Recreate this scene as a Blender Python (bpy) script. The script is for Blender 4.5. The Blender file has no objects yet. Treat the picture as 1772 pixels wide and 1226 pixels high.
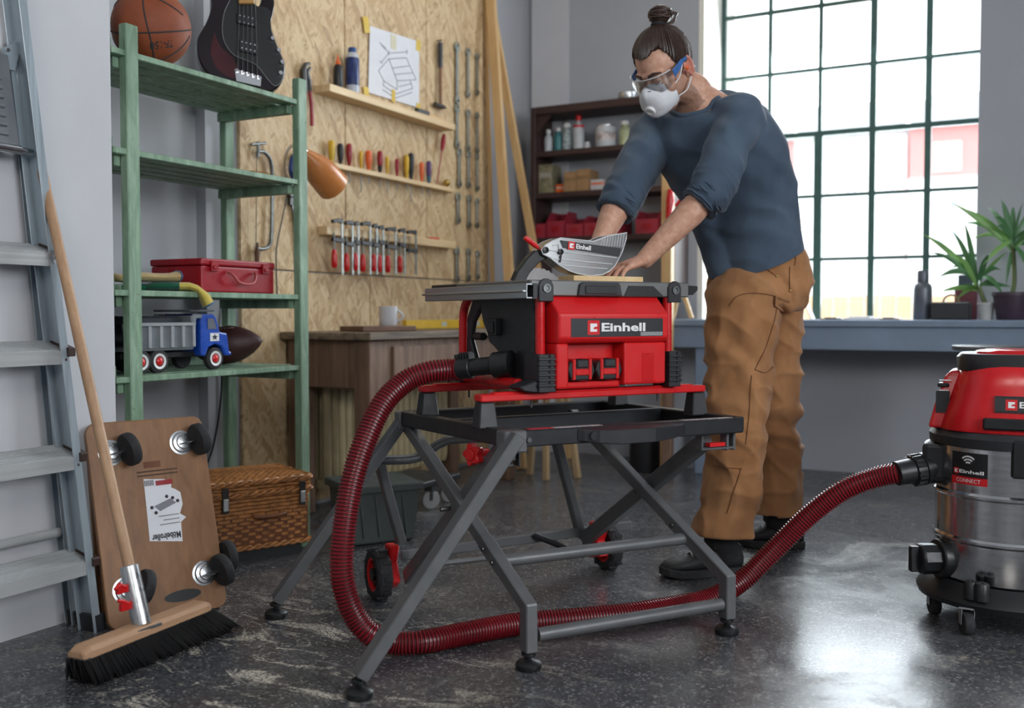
import bpy, bmesh, math, random
from mathutils import Vector, Matrix, noise
from math import sin, cos, pi, radians, atan2, sqrt

random.seed(7)
V = Vector
SC = bpy.context.scene
COL = SC.collection

# ------------------------------------------------------------------ camera
FPX, CXP, CYP, CAMH = 1723.0, 886.0, 613.0, 0.85
YAW = radians(28.0)
PITCH = math.atan(68 / 1723)
cam_d = bpy.data.cameras.new('camera')
cam_d.sensor_width = 36.0
cam_d.lens = 36.0 * FPX / 1772
cam_d.clip_start = 0.05
cam_d.clip_end = 300
cam_d.dof.use_dof = True
cam_d.dof.focus_distance = 2.75
cam_d.dof.aperture_fstop = 2.4
cam = bpy.data.objects.new('camera', cam_d)
cam.location = (0, 0, CAMH)
cam.rotation_euler = (pi / 2 - PITCH, 0, YAW)
COL.objects.link(cam)
SC.camera = cam

# ------------------------------------------------------------------ world, lights, exposure
world = bpy.data.worlds.new('overcast_sky')
SC.world = world
world.use_nodes = True
_bg = world.node_tree.nodes['Background']
_bg.inputs['Color'].default_value = (0.92, 0.96, 1.0, 1)
_bg.inputs['Strength'].default_value = 4.2

def area(name, loc, target, sx, sy, power, color):
    l = bpy.data.lights.new(name, 'AREA')
    l.shape = 'RECTANGLE'; l.size = sx; l.size_y = sy
    l.energy = power; l.color = color
    o = bpy.data.objects.new(name, l)
    o.location = loc
    d = V(target) - V(loc)
    o.rotation_euler = d.to_track_quat('-Z', 'Y').to_euler()
    COL.objects.link(o)
    return o
# daylight coming in through the window in view, and from an unseen window assumed on the room's right; the rest is added fill
area('window_daylight', (-0.85, 6.05, 1.95), (-0.95, 2.0, 0.6), 1.5, 2.2, 118, (0.86, 0.93, 1.0))
area('right_window_daylight', (2.9, 0.8, 2.0), (-2.0, 2.4, 0.7), 1.7, 1.4, 68, (0.92, 0.96, 1.0))
area('fill_light_behind_camera', (0.3, -1.4, 2.5), (-1.2, 2.8, 0.7), 1.3, 0.9, 30, (1.0, 0.95, 0.89))  # added warm fill from behind the camera, no known lamp there
area('ceiling_fill_light', (-1.4, 3.9, 3.2), (-1.9, 4.0, 0.0), 1.2, 0.5, 9, (1.0, 0.93, 0.82))  # added weak overhead fill, no fitting known on the ceiling

SC.view_settings.view_transform = 'Standard'
SC.view_settings.look = 'None'
SC.view_settings.gamma = 1.0
SC.view_settings.use_curve_mapping = False
SC.view_settings.exposure = 0.1

# ------------------------------------------------------------------ where things stand
RT = V((cos(YAW), sin(YAW), 0))
FW = V((-sin(YAW) * cos(PITCH), cos(YAW) * cos(PITCH), -sin(PITCH)))
UP = RT.cross(FW)
CAMP = V((0, 0, CAMH))
TH = radians(53.8)
WA = V((cos(TH), sin(TH), 0)); DA = V((-sin(TH), cos(TH), 0))
def _ray(px, py): return RT * ((px - CXP) / FPX) + UP * ((CYP - py) / FPX) + FW
def _hit(px, py, n, c):
    d = _ray(px, py)
    return CAMP + d * ((c - CAMP.dot(n)) / d.dot(n))
def AX(px, py, x): return _hit(px, py, V((1, 0, 0)), x)      # point on a wall plane x = const
def AY(px, py, y): return _hit(px, py, V((0, 1, 0)), y)      # point on a wall plane y = const
def AZ(px, py, z): return _hit(px, py, V((0, 0, 1)), z)      # point on a level plane
def AD(px, py, d): return _hit(px, py, DA, d)                # point on a plane parallel to the saw front
def AW(px, py, w): return _hit(px, py, WA, w)
def AC(px, py, dep): return CAMP + _ray(px, py) * dep         # point at a camera distance
def wd(w, d, z): return WA * w + DA * d + V((0, 0, z))

# ------------------------------------------------------------------ mesh builder
def basis(axis, up=None):
    a = V(axis).normalized()
    u = V(up) if up is not None else (V((0, 0, 1)) if abs(a.z) < 0.95 else V((1, 0, 0)))
    s = u.cross(a)
    if s.length < 1e-6:
        s = V((1, 0, 0)).cross(a)
        if s.length < 1e-6: s = V((0, 1, 0)).cross(a)
    s.normalize()
    return s, a.cross(s).normalized(), a          # side, up, axis

class MB:
    def __init__(self): self.v = []; self.f = []; self.mi = []; self.cur = 0
    def mat(self, i): self.cur = i; return self
    def add(self, vs, fs):
        b = len(self.v)
        self.v += [V(p) for p in vs]
        for f in fs:
            self.f.append(tuple(b + i for i in f)); self.mi.append(self.cur)
        return self
    def box(self, c, s, m=None):
        x, y, z = s[0] / 2, s[1] / 2, s[2] / 2
        vs = [V((i * x, j * y, k * z)) for k in (-1, 1) for j in (-1, 1) for i in (-1, 1)]
        if m is not None: vs = [m @ p for p in vs]
        vs = [p + V(c) for p in vs]
        return self.add(vs, [(0, 2, 3, 1), (4, 5, 7, 6), (0, 1, 5, 4), (2, 6, 7, 3), (0, 4, 6, 2), (1, 3, 7, 5)])
    def lo_hi(self, a, b):
        a = V(a); b = V(b)
        return self.box((a + b) / 2, [abs(b[i] - a[i]) for i in range(3)])
    def hexa(self, q):  # 8 corners, bottom ring then top ring
        return self.add(q, [(3, 2, 1, 0), (4, 5, 6, 7), (0, 1, 5, 4), (1, 2, 6, 5), (2, 3, 7, 6), (3, 0, 4, 7)])
    def bar(self, a, b, w, h, up=None):
        s, u, ax = basis(V(b) - V(a), up)
        q = []
        for p in (V(a), V(b)):
            q += [p - s * w / 2 - u * h / 2, p + s * w / 2 - u * h / 2, p + s * w / 2 + u * h / 2, p - s * w / 2 + u * h / 2]
        return self.hexa(q)
    def loft(self, rings, caps=True, closed=True):
        n = len(rings[0]); b = len(self.v)
        for r in rings: self.v += [V(p) for p in r]
        m = len(rings)
        for i in range(m - 1):
            for j in range(n if closed else n - 1):
                k = (j + 1) % n
                self.f.append((b + i * n + j, b + i * n + k, b + (i + 1) * n + k, b + (i + 1) * n + j)); self.mi.append(self.cur)
        if caps and closed:
            self.f.append(tuple(b + j for j in range(n - 1, -1, -1))); self.mi.append(self.cur)
            self.f.append(tuple(b + (m - 1) * n + j for j in range(n))); self.mi.append(self.cur)
        return self
    def tube(self, path, r, n=10, caps=True, flat=None):
        path = [V(p) for p in path]; m = len(path)
        rr = r if isinstance(r, (list, tuple)) else [r] * m
        rings = []; s = None
        for i, p in enumerate(path):
            t = (path[min(i + 1, m - 1)] - path[max(i - 1, 0)])
            if t.length < 1e-9: t = V((0, 0, 1))
            t.normalize()
            if s is None: s = basis(t)[0]
            s = (s - t * s.dot(t))
            if s.length < 1e-6: s = basis(t)[0]
            s.normalize(); u = t.cross(s)
            k = flat or 1.0
            rings.append([p + s * (rr[i] * cos(2 * pi * j / n)) + u * (rr[i] * k * sin(2 * pi * j / n)) for j in range(n)])
        return self.loft(rings, caps)
    def cyl(self, a, b, r, r2=None, n=18):
        return self.tube([a, b], [r, r if r2 is None else r2], n)
    def lathe(self, prof, o, axis=(0, 0, 1), n=24, caps=True, up=None):
        s, u, a = basis(axis, up); o = V(o)
        rings = [[o + a * h + s * (r * cos(2 * pi * j / n)) + u * (r * sin(2 * pi * j / n)) for j in range(n)] for r, h in prof]
        return self.loft(rings, caps)
    def ell(self, c, rad, m=None, n=16, k=10):
        c = V(c); rings = []
        for i in range(k + 1):
            t = pi * i / k
            ring = []
            for j in range(n):
                p = V((rad[0] * max(sin(t), 1e-3) * cos(2 * pi * j / n), rad[1] * max(sin(t), 1e-3) * sin(2 * pi * j / n), -rad[2] * cos(t)))
                if m is not None: p = m @ p
                ring.append(c + p)
            rings.append(ring)
        return self.loft(rings)
    def prism(self, poly, o, u, v, depth):   # outline in the (u, v) plane pushed along depth
        o, u, v, dd = V(o), V(u), V(v), V(depth)
        n = len(poly)
        a = [o + u * p[0] + v * p[1] for p in poly]
        b = [p + dd for p in a]
        fs = [tuple(range(n - 1, -1, -1)), tuple(range(n, 2 * n))]
        fs += [(i, (i + 1) % n, n + (i + 1) % n, n + i) for i in range(n)]
        return self.add(a + b, fs)
    def xform(self, m):
        self.v = [m @ p for p in self.v]; return self
    def build(self, name, mats, parent=None, smooth=None, bevel=0, seg=1, sub=0, world=True, fixn=True):
        me = bpy.data.meshes.new(name)
        vs = self.v
        if parent is not None and world:
            inv = ROOTM[parent.name].inverted()
            vs = [inv @ p for p in vs]
        me.from_pydata([tuple(p) for p in vs], [], self.f)
        if not isinstance(mats, (list, tuple)): mats = [mats]
        for m in mats: me.materials.append(m)
        if len(mats) > 1: me.polygons.foreach_set('material_index', self.mi)
        if fixn:
            bm = bmesh.new(); bm.from_mesh(me)
            bmesh.ops.recalc_face_normals(bm, faces=bm.faces)
            bm.to_mesh(me); bm.free()
        if smooth is not None:
            me.polygons.foreach_set('use_smooth', [True] * len(me.polygons))
            if smooth < 180: me.set_sharp_from_angle(angle=radians(smooth))
        me.update()
        o = bpy.data.objects.new(name, me)
        COL.objects.link(o)
        if parent is not None:
            o.parent = parent
            ROOTM[o.name] = ROOTM[parent.name]
        if bevel:
            b = o.modifiers.new('bevel', 'BEVEL'); b.width = bevel; b.segments = seg; b.limit_method = 'ANGLE'; b.angle_limit = radians(40)
        if sub:
            b = o.modifiers.new('sub', 'SUBSURF'); b.levels = sub; b.render_levels = sub
        return o

ROOTM = {}
def thing(name, label, cat, loc=(0, 0, 0), rotz=0.0, group=None):
    o = bpy.data.objects.new(name, None)
    o.empty_display_size = 0.05
    o.location = loc; o.rotation_euler = (0, 0, rotz)
    COL.objects.link(o)
    o['label'] = label; o['category'] = cat
    if group: o['group'] = group
    ROOTM[o.name] = Matrix.Translation(V(loc)) @ Matrix.Rotation(rotz, 4, 'Z')
    return o
def tag(o, label, cat, group=None):
    o['label'] = label; o['category'] = cat
    if group: o['group'] = group
    return o
def struct(o, label=None):
    o['kind'] = 'structure'
    if label: o['label'] = label
    ROOTM[o.name] = Matrix.Identity(4)
    return o
def solo(mb, name, mats, label, cat, group=None, origin=None, **kw):     # a thing that is one mesh, origin at its base
    vs = mb.v
    if origin is None:
        xs = [p.x for p in vs]; ys = [p.y for p in vs]; zs = [p.z for p in vs]
        origin = V(((min(xs) + max(xs)) / 2, (min(ys) + max(ys)) / 2, min(zs)))
    mb.v = [p - V(origin) for p in vs]
    o = mb.build(name, mats, None, **kw)
    o.location = origin
    ROOTM[o.name] = Matrix.Translation(V(origin))
    return tag(o, label, cat, group)
def lerp(a, b, t): return V(a) * (1 - t) + V(b) * t
def bez(pts, n):   # smooth Catmull-Rom curve through points
    pts = [V(p) for p in pts]
    P = [pts[0] * 2 - pts[1]] + pts + [pts[-1] * 2 - pts[-2]]
    out = []
    segs = len(pts) - 1
    for s in range(segs):
        p0, p1, p2, p3 = P[s:s + 4]
        for i in range(n):
            t = i / n
            out.append(0.5 * ((2 * p1) + (p2 - p0) * t + (2 * p0 - 5 * p1 + 4 * p2 - p3) * t * t + (3 * p1 - p0 - 3 * p2 + p3) * t ** 3))
    out.append(pts[-1])
    return out

# ------------------------------------------------------------------ materials
MT = {}
def _nt(name):
    m = bpy.data.materials.new(name); m.use_nodes = True
    nt = m.node_tree
    return m, nt, nt.nodes['Principled BSDF']
def _ramp(nt, fac, stops, interp='LINEAR'):
    r = nt.nodes.new('ShaderNodeValToRGB'); r.color_ramp.interpolation = interp
    e = r.color_ramp.elements
    while len(e) < len(stops): e.new(0.5)
    for i, (p, c) in enumerate(stops):
        e[i].position = p; e[i].color = (c[0], c[1], c[2], 1) if isinstance(c, (tuple, list)) else (c, c, c, 1)
    nt.links.new(fac, r.inputs['Fac'])
    return r.outputs['Color']
def _noise(nt, co, scale, detail=3, rough=0.55, dist=0.0, stretch=None):
    if stretch is not None:
        mp = nt.nodes.new('ShaderNodeMapping'); mp.inputs['Scale'].default_value = stretch
        nt.links.new(co, mp.inputs['Vector']); co = mp.outputs['Vector']
    n = nt.nodes.new('ShaderNodeTexNoise')
    n.inputs['Scale'].default_value = scale; n.inputs['Detail'].default_value = detail
    n.inputs['Roughness'].default_value = rough; n.inputs['Distortion'].default_value = dist
    nt.links.new(co, n.inputs['Vector'])
    return n.outputs['Fac']
def _mix(nt, fac, a, b, mode='MIX'):
    m = nt.nodes.new('ShaderNodeMix'); m.data_type = 'RGBA'; m.blend_type = mode
    for idx, val in ((0, fac), (6, a), (7, b)):
        s = m.inputs[idx]
        if hasattr(val, 'is_linked') or hasattr(val, 'links'): nt.links.new(val, s)
        elif isinstance(val, (int, float)): s.default_value = val if idx == 0 else (val, val, val, 1)
        else: s.default_value = (val[0], val[1], val[2], 1)
    return m.outputs[2]
def _bump(nt, p, h, strength, dist=0.01):
    b = nt.nodes.new('ShaderNodeBump'); b.inputs['Strength'].default_value = strength; b.inputs['Distance'].default_value = dist
    nt.links.new(h, b.inputs['Height']); nt.links.new(b.outputs['Normal'], p.inputs['Normal'])
def _co(nt): return nt.nodes.new('ShaderNodeTexCoord').outputs['Object']
def hexc(h):   # sRGB hex -> linear
    r = []
    for i in (0, 2, 4):
        c = int(h[i:i + 2], 16) / 255
        r.append(c / 12.92 if c <= 0.04045 else ((c + 0.055) / 1.055) ** 2.4)
    return tuple(r)

def plain(name, col, rough=0.5, metal=0.0, var=0.12, scale=14, bump=0.0, bscale=60, **kw):
    if isinstance(col, str): col = hexc(col)
    if name in MT: return MT[name]
    m, nt, p = _nt(name); co = _co(nt)
    n = _noise(nt, co, scale, 4)
    c = _ramp(nt, n, [(0.3, [k * (1 - var) for k in col]), (0.7, [min(1, k * (1 + var)) for k in col])])
    nt.links.new(c, p.inputs['Base Color'])
    p.inputs['Metallic'].default_value = metal
    rr = _ramp(nt, _noise(nt, co, scale * 2.3, 2), [(0.3, max(0, rough - 0.06)), (0.7, min(1, rough + 0.06))])
    nt.links.new(rr, p.inputs['Roughness'])
    if bump: _bump(nt, p, _noise(nt, co, bscale, 3), bump, 0.004)
    for k, v in kw.items(): p.inputs[k].default_value = v
    MT[name] = m
    return m

def wood(name, c1, c2, axis=1, scale=6, rough=0.55, bump=0.15):
    if name in MT: return MT[name]
    if isinstance(c1, str): c1 = hexc(c1)
    if isinstance(c2, str): c2 = hexc(c2)
    m, nt, p = _nt(name); co = _co(nt)
    st = [7.0, 7.0, 7.0]; st[axis] = 0.5
    n = _noise(nt, co, scale, 6, 0.62, 0.6, st)
    c = _ramp(nt, n, [(0.28, c1), (0.5, [(a + b) / 2 for a, b in zip(c1, c2)]), (0.72, c2)])
    g = _noise(nt, co, 3.0, 3)
    c = _mix(nt, _ramp(nt, g, [(0.35, 0.0), (0.75, 0.35)]), c, [k * 0.7 for k in c1])
    nt.links.new(c, p.inputs['Base Color']); p.inputs['Roughness'].default_value = rough
    _bump(nt, p, n, bump, 0.002)
    MT[name] = m
    return m

def glassy(name, tint=(1, 1, 1), alpha=0.12, rough=0.03):   # thin clear sheet: transparent + fresnel gloss
    m = bpy.data.materials.new(name); m.use_nodes = True; nt = m.node_tree
    nt.nodes.remove(nt.nodes['Principled BSDF'])
    t = nt.nodes.new('ShaderNodeBsdfTransparent'); t.inputs['Color'].default_value = (*tint, 1)
    g = nt.nodes.new('ShaderNodeBsdfGlossy'); g.inputs['Roughness'].default_value = rough
    lw = nt.nodes.new('ShaderNodeLayerWeight'); lw.inputs['Blend'].default_value = 0.35
    n = _noise(nt, _co(nt), 9, 2)
    ad = nt.nodes.new('ShaderNodeMath'); ad.operation = 'MULTIPLY_ADD'; ad.inputs[1].default_value = 0.6; ad.inputs[2].default_value = alpha * 0.5
    nt.links.new(lw.outputs['Fresnel'], ad.inputs[0])
    ad2 = nt.nodes.new('ShaderNodeMath'); ad2.operation = 'MULTIPLY_ADD'; ad2.inputs[1].default_value = alpha
    nt.links.new(n, ad2.inputs[0]); nt.links.new(ad.outputs[0], ad2.inputs[2])
    mx = nt.nodes.new('ShaderNodeMixShader')
    nt.links.new(ad2.outputs[0], mx.inputs[0]); nt.links.new(t.outputs[0], mx.inputs[1]); nt.links.new(g.outputs[0], mx.inputs[2])
    nt.links.new(mx.outputs[0], nt.nodes['Material Output'].inputs['Surface'])
    MT[name] = m
    return m

def mat_osb():
    m, nt, p = _nt('osb'); co = _co(nt)
    base = None; hsum = None
    cols = [hexc('c9ab7e'), hexc('b08c60'), hexc('dcc49b'), hexc('96744e')]
    vecs = []
    for k, (ang, sc) in enumerate(((0.15, 1.0), (0.8, 1.25), (-0.6, 0.9))):
        m0 = nt.nodes.new('ShaderNodeMapping'); m0.inputs['Rotation'].default_value = (ang, 0, 0); nt.links.new(co, m0.inputs['Vector'])
        wob = nt.nodes.new('ShaderNodeTexNoise'); wob.inputs['Scale'].default_value = 5; nt.links.new(co, wob.inputs['Vector'])
        wm = nt.nodes.new('ShaderNodeVectorMath'); wm.operation = 'MULTIPLY_ADD'; wm.inputs[1].default_value = (.05, .05, .05); nt.links.new(wob.outputs['Color'], wm.inputs[0]); nt.links.new(m0.outputs['Vector'], wm.inputs[2])
        mp = nt.nodes.new('ShaderNodeMapping')
        mp.inputs['Scale'].default_value = (10, 52 * sc, 11 * sc); mp.inputs['Location'].default_value = (k * 3.1, k * 1.7, k * 5.3)
        nt.links.new(wm.outputs[0], mp.inputs['Vector'])
        w = nt.nodes.new('ShaderNodeTexVoronoi'); w.feature = 'F1'; w.inputs['Scale'].default_value = 1.0; w.inputs['Randomness'].default_value = 1.0
        nt.links.new(mp.outputs['Vector'], w.inputs['Vector'])
        sep = nt.nodes.new('ShaderNodeSeparateColor'); nt.links.new(w.outputs['Color'], sep.inputs['Color'])
        c = _ramp(nt, sep.outputs['Red'], [(0.0, cols[3]), (0.18, cols[1]), (0.5, cols[0]), (0.85, cols[2])])
        if base is None: base = c
        else:
            sel = _ramp(nt, sep.outputs['Green'], [(0.48, 0.0), (0.52, 1.0)])
            base = _mix(nt, sel, base, c)
        vecs.append(sep.outputs['Blue'])
    fine = _noise(nt, co, 10, 6, 0.65, 0.5, (6, 14, 3))
    base = _mix(nt, 0.5, base, _ramp(nt, fine, [(0.3, hexc('a58660')), (0.7, hexc('d9c29a'))]))
    spots = _noise(nt, co, 26, 3, 0.6, 0.8, (1, 2.0, 0.6))
    base = _mix(nt, _ramp(nt, spots, [(0.62, 0.0), (0.74, 0.75)]), base, hexc('6a4c30'))
    nt.links.new(base, p.inputs['Base Color']); p.inputs['Roughness'].default_value = 0.62
    _bump(nt, p, vecs[0], 0.25, 0.002)
    MT['osb'] = m
    return m

def mat_floor():
    m, nt, p = _nt('floor_concrete'); co = _co(nt)
    big = _noise(nt, co, 1.3, 5, 0.6, 0.4)
    c = _ramp(nt, big, [(0.3, hexc('3a3b3f')), (0.55, hexc('4b4c50')), (0.75, hexc('58595d'))])
    v = nt.nodes.new('ShaderNodeTexVoronoi'); v.inputs['Scale'].default_value = 190
    nt.links.new(co, v.inputs['Vector'])
    sep = nt.nodes.new('ShaderNodeSeparateColor'); nt.links.new(v.outputs['Color'], sep.inputs['Color'])
    spk = _ramp(nt, sep.outputs['Red'], [(0.0, hexc('232427')), (0.35, hexc('404145')), (0.8, hexc('515256')), (0.93, hexc('8d8b88')), (1.0, hexc('bdb9b2'))])
    c = _mix(nt, 0.55, c, spk)
    # trodden dust and sawdust lying in drifts
    d1 = _noise(nt, co, 2.6, 8, 0.72, 0.7)
    d2 = _noise(nt, co, 55, 3, 0.7)
    dm = nt.nodes.new('ShaderNodeMath'); dm.operation = 'MULTIPLY'
    nt.links.new(_ramp(nt, d1, [(0.54, 0.0), (0.68, 1.0)]), dm.inputs[0]); nt.links.new(_ramp(nt, d2, [(0.48, 0.0), (0.6, 0.8)]), dm.inputs[1])
    c = _mix(nt, dm.outputs[0], c, hexc('a89f90'))
    # pale sawdust thicker near the broom
    sx = nt.nodes.new('ShaderNodeSeparateXYZ'); nt.links.new(co, sx.inputs[0])
    vd = nt.nodes.new('ShaderNodeVectorMath'); vd.operation = 'DISTANCE'; vd.inputs[1].default_value = (-1.62, 1.75, 0)
    nt.links.new(co, vd.inputs[0])
    near = _ramp(nt, vd.outputs['Value'], [(0.2, 1.0), (0.95, 0.0)])
    d3 = _noise(nt, co, 4.2, 9, 0.75, 1.2, (1.0, 2.0, 1))
    sm = nt.nodes.new('ShaderNodeMath'); sm.operation = 'MULTIPLY'
    nt.links.new(near, sm.inputs[0]); nt.links.new(_ramp(nt, d3, [(0.535, 0.0), (0.585, 1.0)]), sm.inputs[1])
    sm2 = nt.nodes.new('ShaderNodeMath'); sm2.operation = 'MULTIPLY'
    nt.links.new(sm.outputs[0], sm2.inputs[0]); nt.links.new(_ramp(nt, _noise(nt, co, 130, 3, 0.8), [(0.44, 0.0), (0.52, 1.0)]), sm2.inputs[1])
    c = _mix(nt, sm2.outputs[0], c, hexc('cfc8b9'))
    # scratches
    sc = _noise(nt, co, 1.0, 2, 0.5, 2.5, (3, 26, 1))
    c = _mix(nt, _ramp(nt, sc, [(0.49, 0.0), (0.5, 0.25), (0.51, 0.0)]), c, hexc('8a8a8c'))
    nt.links.new(c, p.inputs['Base Color'])
    rg = _ramp(nt, d1, [(0.35, 0.2), (0.55, 0.3), (0.75, 0.6)])
    nt.links.new(rg, p.inputs['Roughness'])
    _bump(nt, p, _noise(nt, co, 120, 3), 0.06, 0.002)
    p.inputs['Specular IOR Level'].default_value = 0.6
    MT['floor'] = m
    return m

def mat_green():
    m, nt, p = _nt('green_paint'); co = _co(nt)
    n = _noise(nt, co, 5, 6, 0.65, 0.5, (5, 5, 1))
    c = _ramp(nt, n, [(0.25, hexc('566f57')), (0.5, hexc('76937a')), (0.75, hexc('9ab39b'))])
    wv = _noise(nt, co, 38, 5, 0.75, 0.4)
    c = _mix(nt, _ramp(nt, wv, [(0.66, 0.0), (0.7, 0.9)]), c, hexc('4a4335'))
    w2 = _noise(nt, co, 21, 5, 0.75, 0.4)
    c = _mix(nt, _ramp(nt, w2, [(0.67, 0.0), (0.72, 0.7)]), c, hexc('c9c8ac'))
    nt.links.new(c, p.inputs['Base Color']); p.inputs['Roughness'].default_value = 0.55
    _bump(nt, p, wv, 0.2, 0.002)
    MT['green'] = m
    return m

def mat_brushed(name, col, rough, axis, metal=1.0):
    m, nt, p = _nt(name); co = _co(nt)
    st = [90.0, 90.0, 90.0]; st[axis] = 1.5
    n = _noise(nt, co, 1.0, 4, 0.6, 0, st)
    nt.links.new(_ramp(nt, n, [(0.3, [k * 0.82 for k in col]), (0.7, col)]), p.inputs['Base Color'])
    p.inputs['Metallic'].default_value = metal
    nt.links.new(_ramp(nt, n, [(0.3, rough * 0.8), (0.7, rough * 1.25)]), p.inputs['Roughness'])
    MT[name] = m
    return m

def mat_fabric(name, c1, c2, rough=0.9, weave=900, fold=3.0, sheen=0.2):
    m, nt, p = _nt(name); co = _co(nt)
    n = _noise(nt, co, fold, 5, 0.6, 0.3)
    c = _ramp(nt, n, [(0.3, hexc(c1)), (0.7, hexc(c2))])
    nt.links.new(c, p.inputs['Base Color']); p.inputs['Roughness'].default_value = rough
    p.inputs['Sheen Weight'].default_value = sheen; p.inputs['Specular IOR Level'].default_value = 0.15
    _bump(nt, p, _noise(nt, co, weave, 2), 0.12, 0.001)
    MT[name] = m
    return m

WALLW = plain('wall_white', 'c0c1c5', 0.75, var=0.04, scale=2.5, bump=0.08, bscale=40)
WALLG = plain('wall_grey', 'acaeb3', 0.75, var=0.05, scale=2.0, bump=0.1, bscale=40)
WALLB = plain('wall_back_paint', 'a3a7ae', 0.75, var=0.05, scale=2.0, bump=0.1, bscale=40)
CREAM = plain('cream_plaster', 'e4e2d8', 0.75, var=0.04, scale=3, bump=0.05)
CEIL = plain('ceiling_paint', 'b9bbc0', 0.85, var=0.04)
OSB = mat_osb(); FLOOR = mat_floor(); GREEN = mat_green()
ALU = mat_brushed('aluminium', (0.42, 0.49, 0.54), 0.36, 2, 0.45)
ALUY = mat_brushed('aluminium_step', (0.55, 0.57, 0.58), 0.4, 1, 0.35)
STEEL = mat_brushed('stainless', (0.82, 0.82, 0.82), 0.16, 0)
CHROME = plain('chrome', (0.75, 0.76, 0.78), 0.14, 1.0, var=0.05)
ZINC = plain('zinc_plate', (0.55, 0.57, 0.58), 0.32, 1.0, var=0.12, scale=30)
IRON = plain('dark_iron', (0.10, 0.10, 0.10), 0.42, 0.8, var=0.2, scale=40)
TOOLST = plain('tool_steel', (0.19, 0.20, 0.195), 0.35, 0.9, var=0.2, scale=40)
BLACKP = plain('black_plastic', (0.010, 0.011, 0.012), 0.42, var=0.2)
BLACKG = plain('charcoal_plastic', (0.019, 0.020, 0.023), 0.45, var=0.15)
DGREY = plain('grey_powder_coat', (0.125, 0.130, 0.135), 0.42, 0.25, var=0.12, bump=0.05, bscale=300)
DBLACK = plain('black_powder_coat', (0.016, 0.017, 0.020), 0.4, 0.2, var=0.12, bump=0.05, bscale=300)
TABLEG = plain('cast_grey_table', (0.17, 0.172, 0.168), 0.42, 0.6, var=0.08, bump=0.03, bscale=200)
RED = plain('red_plastic', (0.62, 0.011, 0.013), 0.33, var=0.05)
REDM = plain('red_painted_tube', (0.55, 0.010, 0.012), 0.25, var=0.05)
REDD = plain('dark_red_paint', (0.30, 0.006, 0.014), 0.32, var=0.1)
RUBBER = plain('rubber', (0.02, 0.02, 0.022), 0.8, var=0.25, scale=60, bump=0.2, bscale=120)
WHITE = plain('white_plastic', (0.75, 0.75, 0.75), 0.45, var=0.03)
PAPER = plain('paper', (0.72, 0.73, 0.77), 0.8, var=0.03)
INK = plain('ink', (0.03, 0.03, 0.035), 0.7, var=0.1)
PINE = wood('pine', 'cfa873', 'e3c595', 1)
PINEZ = wood('pine_upright', 'c79d68', 'dfc08d', 2)
LEDGE = wood('ledge_pine', 'd3b183', 'ecd4a8', 1, 5)
DARKW = wood('dark_wood', '2e1d1c', '47302c', 0)
OLDW = wood('old_bench_wood', '5f4838', '957763', 2, 5, 0.6)
OLDT = wood('worn_bench_top', '3d3029', '9c8870', 1, 4, 0.6)
PLY = wood('plywood', '7a5537', '986d49', 2, 5, 0.5)
BEECH = wood('beech', 'a17d5e', 'bd9977', 2, 8, 0.5)
CLEAR = glassy('clear_plastic', (0.93, 0.95, 0.96), 0.40, 0.2)
PANE = glassy('window_glass', (0.97, 0.985, 0.98), 0.02, 0.02)
CARD = plain('cardboard', '9b7a56', 0.85, var=0.1, scale=20)

# ------------------------------------------------------------------ lettering
def text_mesh(s, size, bold=0.0):
    cu = bpy.data.curves.new('t', 'FONT'); cu.body = s; cu.size = size; cu.offset = bold; cu.resolution_u = 2
    o = bpy.data.objects.new('t', cu); COL.objects.link(o)
    dg = bpy.context.evaluated_depsgraph_get()
    me = bpy.data.meshes.new_from_object(o.evaluated_get(dg))
    bpy.data.objects.remove(o); bpy.data.curves.remove(cu)
    vs = [v.co.copy() for v in me.vertices]; fs = [tuple(p.vertices) for p in me.polygons]
    bpy.data.meshes.remove(me)
    return vs, fs
def lettering(s, mat, parent, o, xd, yd, width=None, height=None, bold=0.0, name='lettering', lift=0.0006, warp=None, aspect=None):
    vs, fs = text_mesh(s, 1.0, bold)
    x0 = min(v.x for v in vs); x1 = max(v.x for v in vs); y0 = min(v.y for v in vs); y1 = max(v.y for v in vs)
    if width is None: k = height / (y1 - y0); kx = k
    else:
        kx = width / (x1 - x0); k = height / (y1 - y0) if height else kx
    xd, yd, o = V(xd).normalized(), V(yd).normalized(), V(o)
    nn = xd.cross(yd)
    mb = MB()
    pts = []
    for v in vs:
        p = o + xd * ((v.x - x0) * kx) + yd * ((v.y - y0) * k) + nn * lift
        if warp: p = warp(p)
        pts.append(p)
    mb.add(pts, fs)
    return mb.build(name, mat, parent, fixn=False)
def quad(o, xd, yd, w, h, lift=0.0003):
    xd, yd, o = V(xd).normalized(), V(yd).normalized(), V(o)
    nn = xd.cross(yd)
    mb = MB()
    return mb.prism([(0, 0), (w, 0), (w, h), (0, h)], o, xd, yd, nn * lift)
LETW = plain('white_print', (0.82, 0.82, 0.82), 0.5, var=0.02)
EGLYPH = [(0, 0), (1, 0), (1, .30), (.48, .30), (.48, .46), (.72, .62), (1, .62), (1, 1), (0, 1)]
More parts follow.
